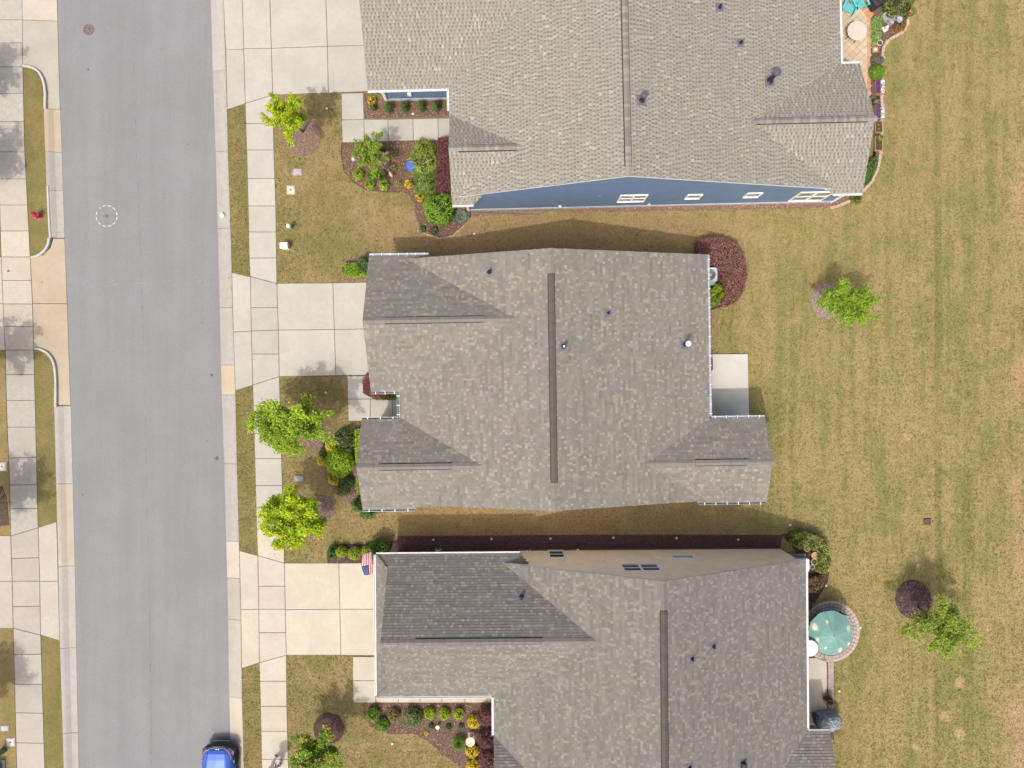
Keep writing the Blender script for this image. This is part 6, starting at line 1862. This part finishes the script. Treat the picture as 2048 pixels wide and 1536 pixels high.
b = MB(); b.box((.06, .02, 1.16), (.03, .18, .02)); b.build("handle", WHITE, t, tinted=False)
b = MB(); b.box((.02, -.52, .90), (.26, .2, .04), bev=.01); b.build("side_shelf", CANV, t, tinted=False)

# ------------------------------------------------------------------ beige house patio
PAVR = [(.34, .275, .245), (.32, .26, .235), (.36, .29, .255), (.30, .25, .23)]
pc = P(1661, 1262)
bp = base_sheet("patio", ring(1661, 1262, 55, 28, 0) , .012)
EXCL.append([(pc.x + 1.6 * math.cos(a * .3), pc.y + 1.7 * math.sin(a * .3)) for a in range(21)])
for rr, cnt in ((1.55, 46), (1.38, 40), (1.20, 36), (1.02, 30), (.84, 25), (.66, 20), (.48, 14), (.30, 9)):
    for k in range(cnt):
        a = 2 * math.pi * k / cnt + rr
        x, y = pc.x + rr * math.cos(a), pc.y + rr * 1.06 * math.sin(a)
        o = link(bpy.data.objects.new("paver", paver_mesh('r', random.choice(PAVR) if rr < 1.5 else random.choice([(.40, .335, .28), (.37, .31, .265)]), .20, .165)), bp)
        o.location = (x, y, .02); o.rotation_euler = (0, 0, a + math.pi / 2)
bp2 = base_sheet("patio", [(1590, 1200), (1590, 1480), (1668, 1480), (1668, 1310), (1625, 1310), (1625, 1200)], .011)
slab(bp2, [(1590, 1315), (1590, 1424), (1654, 1424), (1653, 1315)], (.47, .42, .345), .12, top=.05)
slab(bp2, [(1590, 1424), (1590, 1450), (1655, 1450), (1654, 1424)], (.45, .40, .33), .2, top=.05)
for k in range(25):
    py = 1316 + k * 6.0
    for px in (1657.8, 1663.6):
        q = P(px + k * .03, py); o = link(bpy.data.objects.new("paver", paver_mesh('s', random.choice(PAVR), .16, .162)), bp2); o.location = (q.x, q.y, .03)
EXCL.append([XY(1590, 1200), XY(1590, 1480), XY(1668, 1480), XY(1668, 1310), XY(1625, 1310), XY(1625, 1200)])
# parasol
def fabric_mat():
    m, nt, b_ = new_mat("parasol_canvas")
    p = gpos(nt)
    n1 = noise(nt, p, 1.7, 4.0, .6); n2 = noise(nt, p, 40.0, 2.0)
    c = mix_col(nt, mrange(nt, n1, .35, .65), (.112, .232, .208), (.140, .272, .242))
    for px, py, r in ((1629.5, 1253, .20), (1697, 1257, .20), (1634, 1280, .13), (1681, 1299, .15), (1699, 1289, .13), (1650, 1296, .09), (1653, 1242, .12)):
        q = P(px, py, 1.85)
        d = nd(nt, "ShaderNodeVectorMath", operation='DISTANCE'); nt.links.new(gpos(nt, (1, .75, 0)), d.inputs[0]); d.inputs[1].default_value = (q.x, q.y * .75, 0)
        dd = math_n(nt, 'ADD', d.outputs["Value"], math_n(nt, 'MULTIPLY', math_n(nt, 'SUBTRACT', n1, .5), .22))
        c = mix_col(nt, math_n(nt, 'MULTIPLY', mrange(nt, dd, r * .25, r, 1.0, 0.0), .85), c, (.52, .50, .36))
    nt.links.new(c, b_.inputs["Base Color"]); b_.inputs["Roughness"].default_value = .85
    bump(nt, b_, n2, .2, .01)
    return m
u0 = P(1664, 1268, 1.95)
t = thing("patio_umbrella", "faded green patio parasol with bleached spots over the round paver patio", "parasol", (u0.x, u0.y, 0))
b = MB(); ns = 10; R_ = 1.22; rows = 6; grid = []
for s in range(rows + 1):
    f = s / rows
    row = []
    for k in range(ns * 4):
        a = 2 * math.pi * k / (ns * 4) + .16
        ph = abs(((k / 4.0) % 1.0) - .5) * 2          # 1 at a rib, 0 between
        rad = R_ * f * (1 - .045 * (1 - ph) * f)
        z = 2.20 - .42 * f ** 1.15 - .035 * (1 - ph) * f - (.012 * math.sin(k * 2.1) * f)
        row.append((rad * math.cos(a), rad * math.sin(a), z))
    grid.append(row)
i0 = len(b.v)
for row in grid: b.v.extend(row)
nn_ = ns * 4
for s in range(rows):
    for k in range(nn_):
        k2 = (k + 1) % nn_
        b.f.append((i0 + s * nn_ + k, i0 + (s + 1) * nn_ + k, i0 + (s + 1) * nn_ + k2, i0 + s * nn_ + k2)); b.t.append((1, 1, 1)); b.mi.append(0)
cano = b.build("canopy", fabric_mat(), t, tinted=False)
md = cano.modifiers.new("thick", 'SOLIDIFY'); md.thickness = .006
for k in range(ns):
    a = 2 * math.pi * k / ns + .16
    b = MB(); b.tube([(0, 0, 2.18), (R_ * .55 * math.cos(a), R_ * .55 * math.sin(a), 1.97), (R_ * math.cos(a), R_ * math.sin(a), 1.745)], .008, 4); b.build("rib", DARKMETAL, t, tinted=False)
b = MB(); b.tube([(0, 0, 0), (0, 0, 2.24)], .022, 8); b.build("pole", DARKMETAL, t, tinted=False)
b = MB(); b.lathe([(.28, .02), (.28, .07), (.05, .14), (.04, .3), (.001, .3)], (0, 0, 0), 20); b.build("base", DARKMETAL, t, tinted=False)
t = thing("patio_table", "round metal table under the green parasol", "table", (u0.x, u0.y, 0))
b = MB(); b.lathe([(.025, .70), (.55, .70), (.55, .73), (.025, .73)], (0, 0, 0), 28); b.build("table_top", DARKMETAL, t, tinted=False)
for k in range(4):
    a = k * math.pi / 2 + .8
    b = MB(); b.tube([(.42 * math.cos(a), .42 * math.sin(a), .03), (.35 * math.cos(a), .35 * math.sin(a), .71)], .015, 6); b.build("leg", DARKMETAL, t, tinted=False)
FRAME = plain("chair_frame_greygreen", (.22, .27, .25), .4, .4)
MESHM = plain("chair_sling_dark", (.035, .04, .038), .8)
def metal_chair(label, px, py, rz, group):
    t = thing("patio_chair", label, "chair", loc(px, py), rz, group)
    b = MB(); b.box((0, 0, .44), (.48, .48, .015)); b.build("seat", MESHM, t, tinted=False)
    b = MB(); b.tube([(-.25, -.25, .45), (.25, -.25, .45), (.25, .25, .45), (-.25, .25, .45), (-.25, -.25, .45)], .014, 5); b.build("seat_frame", FRAME, t, tinted=False)
    b = MB(); b.box((0, .30, .72), (.46, .012, .46), M=Matrix.Rotation(math.radians(-14), 3, 'X')); b.build("backrest", MESHM, t, tinted=False)
    b = MB(); b.tube([(-.25, .25, .45), (-.25, .36, .95), (.25, .36, .95), (.25, .25, .45)], .014, 5); b.build("back_frame", FRAME, t, tinted=False)
    for sx in (-1, 1):
        b = MB(); b.tube([(sx * .25, -.25, 0.03), (sx * .25, -.25, .64), (sx * .25, .28, .66)], .013, 5); b.build("armrest", FRAME, t, tinted=False)
        for sy in (-1, 1):
            b = MB(); b.tube([(sx * .25, sy * .25, .45), (sx * .26, sy * .27, .03)], .013, 5); b.build("leg", FRAME, t, tinted=False)
grp = "sling chairs round the parasol table"
metal_chair("dark sling chair at the house side of the parasol", 1633, 1229, .55, grp)
metal_chair("dark sling chair half under the parasol edge toward the lawn", 1669, 1228, -.45, grp)
metal_chair("dark sling chair tucked against the house wall by the parasol", 1614, 1252, 1.35, grp)
# white topped heater
hp = P(1621, 1297, 2.1)
t = thing("patio_heater", "white round-topped patio heater between parasol and house wall", "patio heater", (hp.x, hp.y, 0))
b = MB(); b.lathe([(.44, 2.02), (.445, 2.04), (.40, 2.08), (.2, 2.12), (.001, 2.14)], (0, 0, 0), 32); b.build("reflector", plain("heater_white", (.86, .86, .87), .35), t, tinted=False, smooth=True)
b = MB(); b.tube([(0, 0, .1), (0, 0, 1.9)], .03, 8); b.lathe([(.09, 1.85), (.11, 2.02), (.001, 2.03)], (0, 0, 0), 14); b.build("post", DARKMETAL, t, tinted=False)
b = MB(); b.lathe([(.24, .0), (.24, .5), (.1, .58), (.001, .58)], (0, 0, 0), 18); b.build("base", DARKMETAL, t, tinted=False)
# covered grill
t = thing("covered_grill", "barbecue under a crumpled grey-blue cover behind the beige house", "covered grill", loc(1663, 1448, .9), .15)
b = MB(); rings_ = []
for z, k in ((0.05, 1.02), (.35, 1.0), (.70, .96), (.92, .86), (1.06, .60), (1.12, .2)):
    rg = []
    for j in range(28):
        a = 2 * math.pi * j / 28; c, s = math.cos(a), math.sin(a)
        q = 1 / (abs(c) ** 3.2 + abs(s) ** 3.2) ** (1 / 3.2)
        w = 1 + .05 * math.sin(j * 2.3 + z * 4) + .03 * math.sin(j * 5.1)
        rg.append((.66 * q * c * k * w, .42 * q * s * k * w, z + .03 * math.sin(j * 1.7 + z * 9)))
    rings_.append(rg)
b.loft(rings_); b.build("cover", plain("cover_greyblue", (.24, .275, .30), .6, 0, .2, 5.0, .4, .4), t, tinted=False)
b = MB(); b.box((-.45, .05, .35), (.5, .6, .66), bev=.08); b.build("side_cover", plain("cover_dark", (.05, .06, .075), .6), t, tinted=False)
shrub("brownish leafy clump at the narrow patio edge", 1659, 1402, 9, .9, (0.11, 0.075, 0.055), 500, .035, name="brown_clump", core=CORE_R, lump=.25)  # brown leaf clump built over the dark blobs beside the slab
RIMT = plain("pot_rim_tan", (.46, .36, .28), .8)
for px, py, r, h, inner, lab in ((1630, 1111, .19, .40, TERRA, "upper terracotta pot behind the beige house"), (1629, 1124, .18, .40, SOILP, "pale-rimmed pot with green seedlings below the terracotta one"), (1625, 1134, .14, .32, SOILP, "small grey-rimmed pot nearest the air conditioner"), (1614, 1098, .15, .28, SOILP, "shaded pot under the hedge")):
    pot(lab, px, py, r, h, RIMT if r > .15 else plain("pot_rim_grey", (.40, .41, .41), .7), inner=inner, plant=(60, (.14, .2, .04), .07) if 'seedlings' in lab else None)

# ------------------------------------------------------------------ beige front bed things
t = thing("birdbath", "pale pink birdbath on a square paver beside the yellow shrubs", "birdbath", loc(942, 1472))
b = MB(); b.box((.02, .08, .03), (.36, .36, .07), bev=.01); b.build("paver", plain("paver_greybrown", (.33, .28, .24), .9), t, tinted=False)
b = MB(); b.lathe([(.13, .05), (.10, .10), (.05, .16), (.05, .50), (.10, .56), (.24, .62), (.26, .67), (.235, .67), (.17, .635), (.001, .62)], (0, 0, 0), 24); b.build("bowl", plain("pink_stone", (.66, .45, .37), .6, 0, .1, 6.0), t, tinted=False, smooth=True)
t = thing("garden_light", "small white disc-topped path light in the triangular bed", "garden light", loc(875, 1455, .3))
b = MB(); b.lathe([(.02, -.03), (.02, .26), (.10, .27), (.11, .30), (.06, .34), (.001, .345)], (0, 0, 0), 16); b.build("lamp", plain("light_white", (.85, .85, .85), .4), t, tinted=False)
# house flag
FL = tint_mat("flag_cloth", .8, .06, 30.0, .1, trans=.25)
zf = 2.35
hp0 = P(729, 1151, zf); hp1 = P(745, 1147, zf + .05)
t = thing("house_flag", "american flag with stars and stripes hanging from the beige garage front", "flag", (hp1.x, hp1.y, zf))
ax = (hp0 - hp1); ax.z = 0; hl = ax.length
fly = P(737, 1108, zf - .25) - P(741, 1149, zf)
b = MB(); NS, NT = 24, 26
def fp(s, t_):
    """s along the fly, t_ along the hoist"""
    base = ax * (t_ * (1.0 + .12 * math.sin(s * 3))) + fly * s * (1 - .25 * t_ * 0)
    wv = .05 * math.sin(t_ * 7 + s * 3.0) * (0.3 + s)
    x = base.x + ax.normalized().x * 0 + .10 * math.sin(s * 2.6) * -1 * (t_ - .4)
    return (x, base.y, base.z + wv - .30 * s * s * .6 + .10 * math.sin(t_ * 3.14) )
for i in range(NS):
    for j in range(NT):
        s0, s1, t0, t1 = i / NS, (i + 1) / NS, j / NT, (j + 1) / NT
        stripe = int(j / 2)
        red = stripe % 2 == 0
        canton = s0 < .42 and 5 <= stripe
        col = (.02, .04, .17) if canton else ((.42, .025, .035) if red else (.80, .79, .78))
        b.poly([fp(s0, t0), fp(s1, t0), fp(s1, t1), fp(s0, t1)], col)
b.build("cloth", FL, t)
b = MB()
for i in range(9):
    for j in range(6 if i % 2 == 0 else 5):
        s = .03 + .38 * (i + .5) / 9; tt_ = .41 + .56 * (j + (.5 if i % 2 == 0 else 1.0)) / 6
        c = Vector(fp(s, tt_)); r = .013
        b.poly([(c.x + r * (1 if k % 2 == 0 else .45) * math.cos(k * .6283), c.y + r * (1 if k % 2 == 0 else .45) * math.sin(k * .6283), c.z + .006) for k in range(10)], (.85, .85, .85))
b.build("stars", FL, t)
b = MB(); e0 = Vector((0, 0, 0)) - ax.normalized() * .5; e1 = ax * 1.12
b.tube([(e0.x, e0.y, -.22), (e1.x, e1.y, .09)], .014, 8); b.build("pole", WHITE, t, tinted=False)

# ------------------------------------------------------------------ parked car
PAINT = plain("car_blue", (.028, .10, .46), .42, .15, .05, 2.0, .5)
PAINT.node_tree.nodes["Principled BSDF"].inputs["Coat Weight"].default_value = .25
CLAD = plain("car_black_trim", (.015, .017, .028), .4, 0, .1)
ORANGE = plain("car_orange_accent", (.70, .22, .05), .4)
SILVER = plain("car_silver", (.55, .56, .60), .3, .6)
TYRE = plain("tyre_rubber", (.02, .02, .021), .85)
CGLASS = glass_mat("car_glass", (.015, .018, .022))
car0 = P(445.5, 1482)
t = thing("parked_car", "bright blue car with black front trim and orange accent lines parked at the kerb", "car", (car0.x, car0.y, RZ), -.012)
# local frame: x right, y forward (+y is the nose end at 0), body runs to y=-4.25
def sect(y, hw, z0, z1, crown, n=14):
    """cross-section from left sill over the top to right sill"""
    pts = []
    for i in range(n + 1):
        f = i / n; a = math.pi * (1 - f)
        c, s = math.cos(a), math.sin(a)
        x = hw * math.copysign(abs(c) ** .42, c); z = z0 + (z1 - z0) * abs(s) ** .5 + crown * max(0, 1 - (x / hw) ** 2)
        pts.append((x, y, z))
    return pts
body = MB()
secs = [(-.02, .60, .42, .66, .0), (-.06, .70, .36, .80, .02), (-.14, .77, .33, .90, .03), (-.30, .83, .30, .97, .035), (-.60, .87, .30, 1.02, .04), (-1.05, .89, .30, 1.07, .04), (-1.40, .895, .30, 1.10, .03),
        (-2.2, .895, .30, 1.10, .0), (-3.2, .89, .30, 1.10, .0), (-3.9, .87, .32, 1.08, .0), (-4.15, .80, .40, .98, .0), (-4.24, .70, .48, .80, .0)]
rings_ = [sect(*s) for s in secs]
for a, c in zip(rings_, rings_[1:]):
    for k in range(len(a) - 1):
        body.poly([a[k], c[k], c[k + 1], a[k + 1]])
for rg, fl in ((rings_[0], 1), (rings_[-1], 0)):
    body.poly(rg if fl else rg[::-1])
body.poly([(r[0][0], r[0][1], r[0][2]) for r in rings_] + [(r[-1][0], r[-1][1], r[-1][2]) for r in rings_][::-1])
body.build("body", PAINT, t, smooth=True, tinted=False)
# black front bumper, silver skid plate, grille
b = MB()
for i in range(12):
    f0, f1 = i / 12, (i + 1) / 12
    def bp_(f, z, o):
        x = (f - .5) * 1.74; yy = .085 - .42 * abs(f - .5) ** 2.6 * 4 + o
        return (x, yy, z)
    for (za, oa), (zb, ob) in (((.20, -.06), (.36, .02)), ((.36, .02), (.62, .03)), ((.62, .03), (.78, -.05))):
        b.poly([bp_(f0, za, oa), bp_(f1, za, oa), bp_(f1, zb, ob), bp_(f0, zb, ob)][::-1])
    b.poly([bp_(f0, .78, -.05), bp_(f1, .78, -.05), bp_(f1, .80, -.25), bp_(f0, .80, -.25)][::-1])
b.build("front_bumper", CLAD, t, tinted=False)
b = MB(); b.box((0, .10, .30), (.92, .05, .05), bev=.015); b.build("skid_plate", SILVER, t, tinted=False)
b = MB(); b.tube([(-.72, -.20, .86), (-.45, -.07, .84), (0, -.02, .83), (.45, -.07, .84), (.72, -.20, .86)], .016, 5); b.build("grille_strip", SILVER, t, tinted=False)
for s in (-1, 1):
    b = MB(); b.tube([(s * .42, -.065, .885), (s * .60, -.16, .905), (s * .74, -.32, .92), (s * .80, -.60, .94)], .013, 5); b.tube([(s * .74, -.32, .90), (s * .84, -.20, .78)], .013, 5); b.build("accent_line", ORANGE, t, tinted=False)
    b = MB(); b.box((s * .70, -.10, .80), (.26, .14, .10), s * -.5, bev=.03); b.build("headlight", plain("headlight_glass", (.06, .065, .08), .75, spec=.1), t, tinted=False)
    b = MB(); b.tube([(s * .50, -.25, .985), (s * .58, -.8, 1.07), (s * .62, -1.3, 1.12)], .012, 5); b.build("bonnet_crease", PAINT, t, tinted=False)
    for yw in (-.82, -3.38):
        b = MB(); M = Matrix.Rotation(math.pi / 2, 3, 'Y')
        b.lathe([(.20, -.11), (.31, -.11), (.335, -.08), (.335, .08), (.31, .11), (.20, .11)], (s * .82, yw, .335), 24, M=M); w_ = b.build("wheel", TYRE, t, tinted=False)
        b = MB(); b.lathe([(.20, -.10), (.21, .10), (.06, .085), (.001, .085)] if s > 0 else [(.001, -.085), (.06, -.085), (.21, -.10), (.20, .10)], (s * .82, yw, .335), 20, M=M); b.build("rim", plain("rim_dark", (.06, .06, .065), .3, .6), w_, tinted=False)
        b = MB()
        for k in range(9):
            a0 = math.pi * k / 8
            b.box((s * .885, yw + .38 * math.cos(a0), .335 + .38 * math.sin(a0)), (.05, .15, .07), M=Matrix.Rotation(a0 + math.pi / 2, 3, 'X'))
        b.build("arch_trim", CLAD, t, tinted=False)
    b = MB(); b.box((s * .89, -2.1, .36), (.05, 2.0, .16), bev=.02); b.build("sill_trim", CLAD, t, tinted=False)
    b = MB(); b.box((s * 1.0, -1.55, 1.12), (.2, .12, .14), bev=.04); b.build("door_mirror", CLAD, t, tinted=False)
b = MB(); b.box((-.05, -.085, .875), (.10, .035, .02), bev=.006); b.box((.07, -.085, .875), (.07, .035, .02), bev=.006); b.build("emblem", plain("emblem_white", (.8, .8, .8), .3), t, tinted=False)
cab = MB()
cs = [(-1.35, .74, 1.08, 1.12), (-1.95, .66, 1.1, 1.52), (-2.4, .62, 1.1, 1.60), (-3.3, .62, 1.1, 1.60), (-3.95, .66, 1.08, 1.34), (-4.12, .66, 1.04, 1.06)]
crs = [[(-w, y, z0), (-w * .92, y, z0 + (z1 - z0) * .7), (-w * .78, y, z1), (w * .78, y, z1), (w * .92, y, z0 + (z1 - z0) * .7), (w, y, z0)] for y, w, z0, z1 in cs]
for a, c in zip(crs, crs[1:]):
    for k in range(5): cab.poly([a[k], c[k], c[k + 1], a[k + 1]], mi=(1 if k == 2 and a is not crs[0] else 0))
cab.build("cabin", [CGLASS, PAINT], t, tinted=False)

# ------------------------------------------------------------------ walker on the pavement
def person():
    base = P(556, 1521)
    t = thing("person", "person in white trousers and pale top walking on the pavement beside the verge", "person", (base.x, base.y, .03), math.radians(8))
    J = {'pelvis': (0, -.02, .86), 'spine': (0, 0, 1.05), 'chest': (0, .02, 1.25), 'neck': (0, .03, 1.40), 'head': (0, .05, 1.50), 'crown': (0, .05, 1.62),
         'hipL': (-.09, -.02, .83), 'kneeL': (-.10, .14, .46), 'ankL': (-.09, .20, .08), 'toeL': (-.10, .36, .035),
         'hipR': (.09, -.02, .83), 'kneeR': (.11, -.06, .47), 'ankR': (.10, -.26, .10), 'toeR': (.11, -.12, .035),
         'shL': (-.17, .02, 1.33), 'elL': (-.23, -.10, 1.08), 'wrL': (-.21, .02, .86), 'shR': (.17, .02, 1.33), 'elR': (.23, .06, 1.08), 'wrR': (.20, .22, .92)}
    R = {'pelvis': .14, 'spine': .13, 'chest': .14, 'neck': .055, 'head': .085, 'crown': .075, 'hipL': .125, 'kneeL': .105, 'ankL': .095, 'toeL': .04, 'hipR': .125, 'kneeR': .105, 'ankR': .095, 'toeR': .04,
         'shL': .06, 'elL': .045, 'wrL': .03, 'shR': .06, 'elR': .045, 'wrR': .03}
    E = [('pelvis', 'spine'), ('spine', 'chest'), ('chest', 'neck'), ('neck', 'head'), ('head', 'crown'), ('pelvis', 'hipL'), ('hipL', 'kneeL'), ('kneeL', 'ankL'), ('ankL', 'toeL'), ('pelvis', 'hipR'), ('hipR', 'kneeR'), ('kneeR', 'ankR'), ('ankR', 'toeR'),
         ('chest', 'shL'), ('shL', 'elL'), ('elL', 'wrL'), ('chest', 'shR'), ('shR', 'elR'), ('elR', 'wrR')]
    for s, w in (('L', J['wrL']), ('R', J['wrR'])):
        sx = -1 if s == 'L' else 1
        J['palm' + s] = (w[0], w[1] + .03, w[2] - .07); R['palm' + s] = .032; E.append(('wr' + s, 'palm' + s))
        for k in range(4):
            n1, n2 = 'f%d%s' % (k, s), 'g%d%s' % (k, s)
            J[n1] = (w[0] + (k - 1.5) * .021, w[1] + .05, w[2] - .125); J[n2] = (w[0] + (k - 1.5) * .02 , w[1] + .085, w[2] - .155 - .006 * (k in (1, 2)))
            R[n1] = .0095; R[n2] = .008; E += [('palm' + s, n1), (n1, n2)]
        J['th' + s] = (w[0] - sx * .045, w[1] + .06, w[2] - .085); R['th' + s] = .0095; E.append(('palm' + s, 'th' + s))
    names = list(J); idx = {n: i for i, n in enumerate(names)}
    me = bpy.data.meshes.new("body"); me.from_pydata([J[n] for n in names], [(idx[a], idx[c]) for a, c in E], [])
    ob = bpy.data.objects.new("body_tmp", me); COL.objects.link(ob)
    ob.modifiers.new("skin", 'SKIN'); ob.modifiers.new("sub", 'SUBSURF').levels = 2
    for i, n in enumerate(names):
        me.skin_vertices[0].data[i].radius = (R[n], R[n]); me.skin_vertices[0].data[i].use_root = (n == 'pelvis')
    dg = bpy.context.evaluated_depsgraph_get()
    m2 = bpy.data.meshes.new_from_object(ob.evaluated_get(dg)); m2.name = "body"
    bpy.data.objects.remove(ob)
    m2.materials.clear()
    for m in (plain("skin", (.42, .26, .18), .6), plain("white_trousers", (.86, .87, .90), .8), plain("pale_top", (.66, .72, .80), .8), plain("dark_shoe", (.07, .065, .07), .6)): m2.materials.append(m)
    for p in m2.polygons:
        c = p.center
        if c.z < .085: k = 3
        elif c.z < .90 and abs(c.x) < .17: k = 1
        elif c.z < 1.39 and (abs(c.x) < .19 or c.z > 1.1): k = 2
        else: k = 0
        p.material_index = k; p.use_smooth = True
    link(bpy.data.objects.new("body", m2), t)
    b = MB(); b.lathe([(.001, .20), (.08, .17), (.10, .11), (.10, .05), (.33, .02), (.34, .035), (.11, .07)], (0, .05, 1.50), 24); b.build("sun_hat", plain("straw_hat", (.55, .48, .36), .8), t, tinted=False)
    b = MB(); b.lathe([(.085, 1.40), (.10, 1.48), (.098, 1.56), (.05, 1.60)], (0, .03, 0), 14); b.build("hair", plain("hair_brown", (.06, .04, .03), .6), t, tinted=False)
    # face: eyes, nose, mouth, ears on the front of the head
    f = MB()
    f.lathe([(.001, 0), (.014, .01), (.010, .03), (.001, .035)], (0, .135, 1.50), 8, M=Matrix.Rotation(-math.pi / 2, 3, 'X'))
    for s in (-1, 1): f.lathe([(.02, -.01), (.025, .01), (.001, .02)], (s * .088, .04, 1.51), 8)
    f.build("nose_and_ears", plain("skin", (.42, .26, .18), .6), t, tinted=False)
    e = MB()
    for s in (-1, 1): e.box((s * .032, .128, 1.53), (.022, .012, .010))
    e.box((0, .128, 1.455), (.045, .01, .008)); e.build("eyes_and_mouth", plain("eye_dark", (.08, .04, .035), .5), t, tinted=False)
person()
# ------------------------------------------------------------------ short grass, three masses
def grass(name, label, poly, n, mat, hmax=.05):
    q = sample_poly(poly, n)
    keep = np.ones(len(q), bool)
    for e in EXCL:
        xs = [p[0] for p in e]; ys_ = [p[1] for p in e]
        m = (q[:, 0] > min(xs)) & (q[:, 0] < max(xs)) & (q[:, 1] > min(ys_)) & (q[:, 1] < max(ys_))
        if m.any():
            i = np.where(m)[0]
            keep[i[in_poly(q[i, 0], q[i, 1], e)]] = False
    q = q[keep]; n = len(q)
    C = np.column_stack([q, RNG.uniform(.012, hmax, n)])
    T = np.column_stack([RNG.normal(0, 1, n), RNG.normal(0, 1, n), RNG.uniform(.2, .8, n)])
    N = np.column_stack([RNG.normal(0, .5, n), RNG.normal(0, .5, n), np.ones(n)])
    k = np.where(RNG.random((n, 1)) < .35, RNG.uniform(.60, .90, (n, 1)), RNG.uniform(.9, 1.7, (n, 1)))
    tt = k * (1 + RNG.uniform(-.08, .08, (n, 3))) * .8
    o = leaf_obj(name, C, N, RNG.uniform(.035, .085, n), RNG.uniform(.009, .017, n), tt, mat, None, T, 0.1)
    o["kind"] = "stuff"; o["label"] = label; o["category"] = "grass"
front = [XY(CURB_R(y), y) for y in (-60, 300, 600, 900, 1200, 1600)] + [XY(XFRONT, 1600), XY(XFRONT, -60)]
grass("grass", "short straw and green front lawn grass between street and houses", front, 110000, MG_FRONT)
grass("grass", "dry tan back lawn grass behind the three houses", [XY(XFRONT, -60), XY(XFRONT, 1600), XY(2120, 1600), XY(2120, -60)], 200000, MG_REAR)
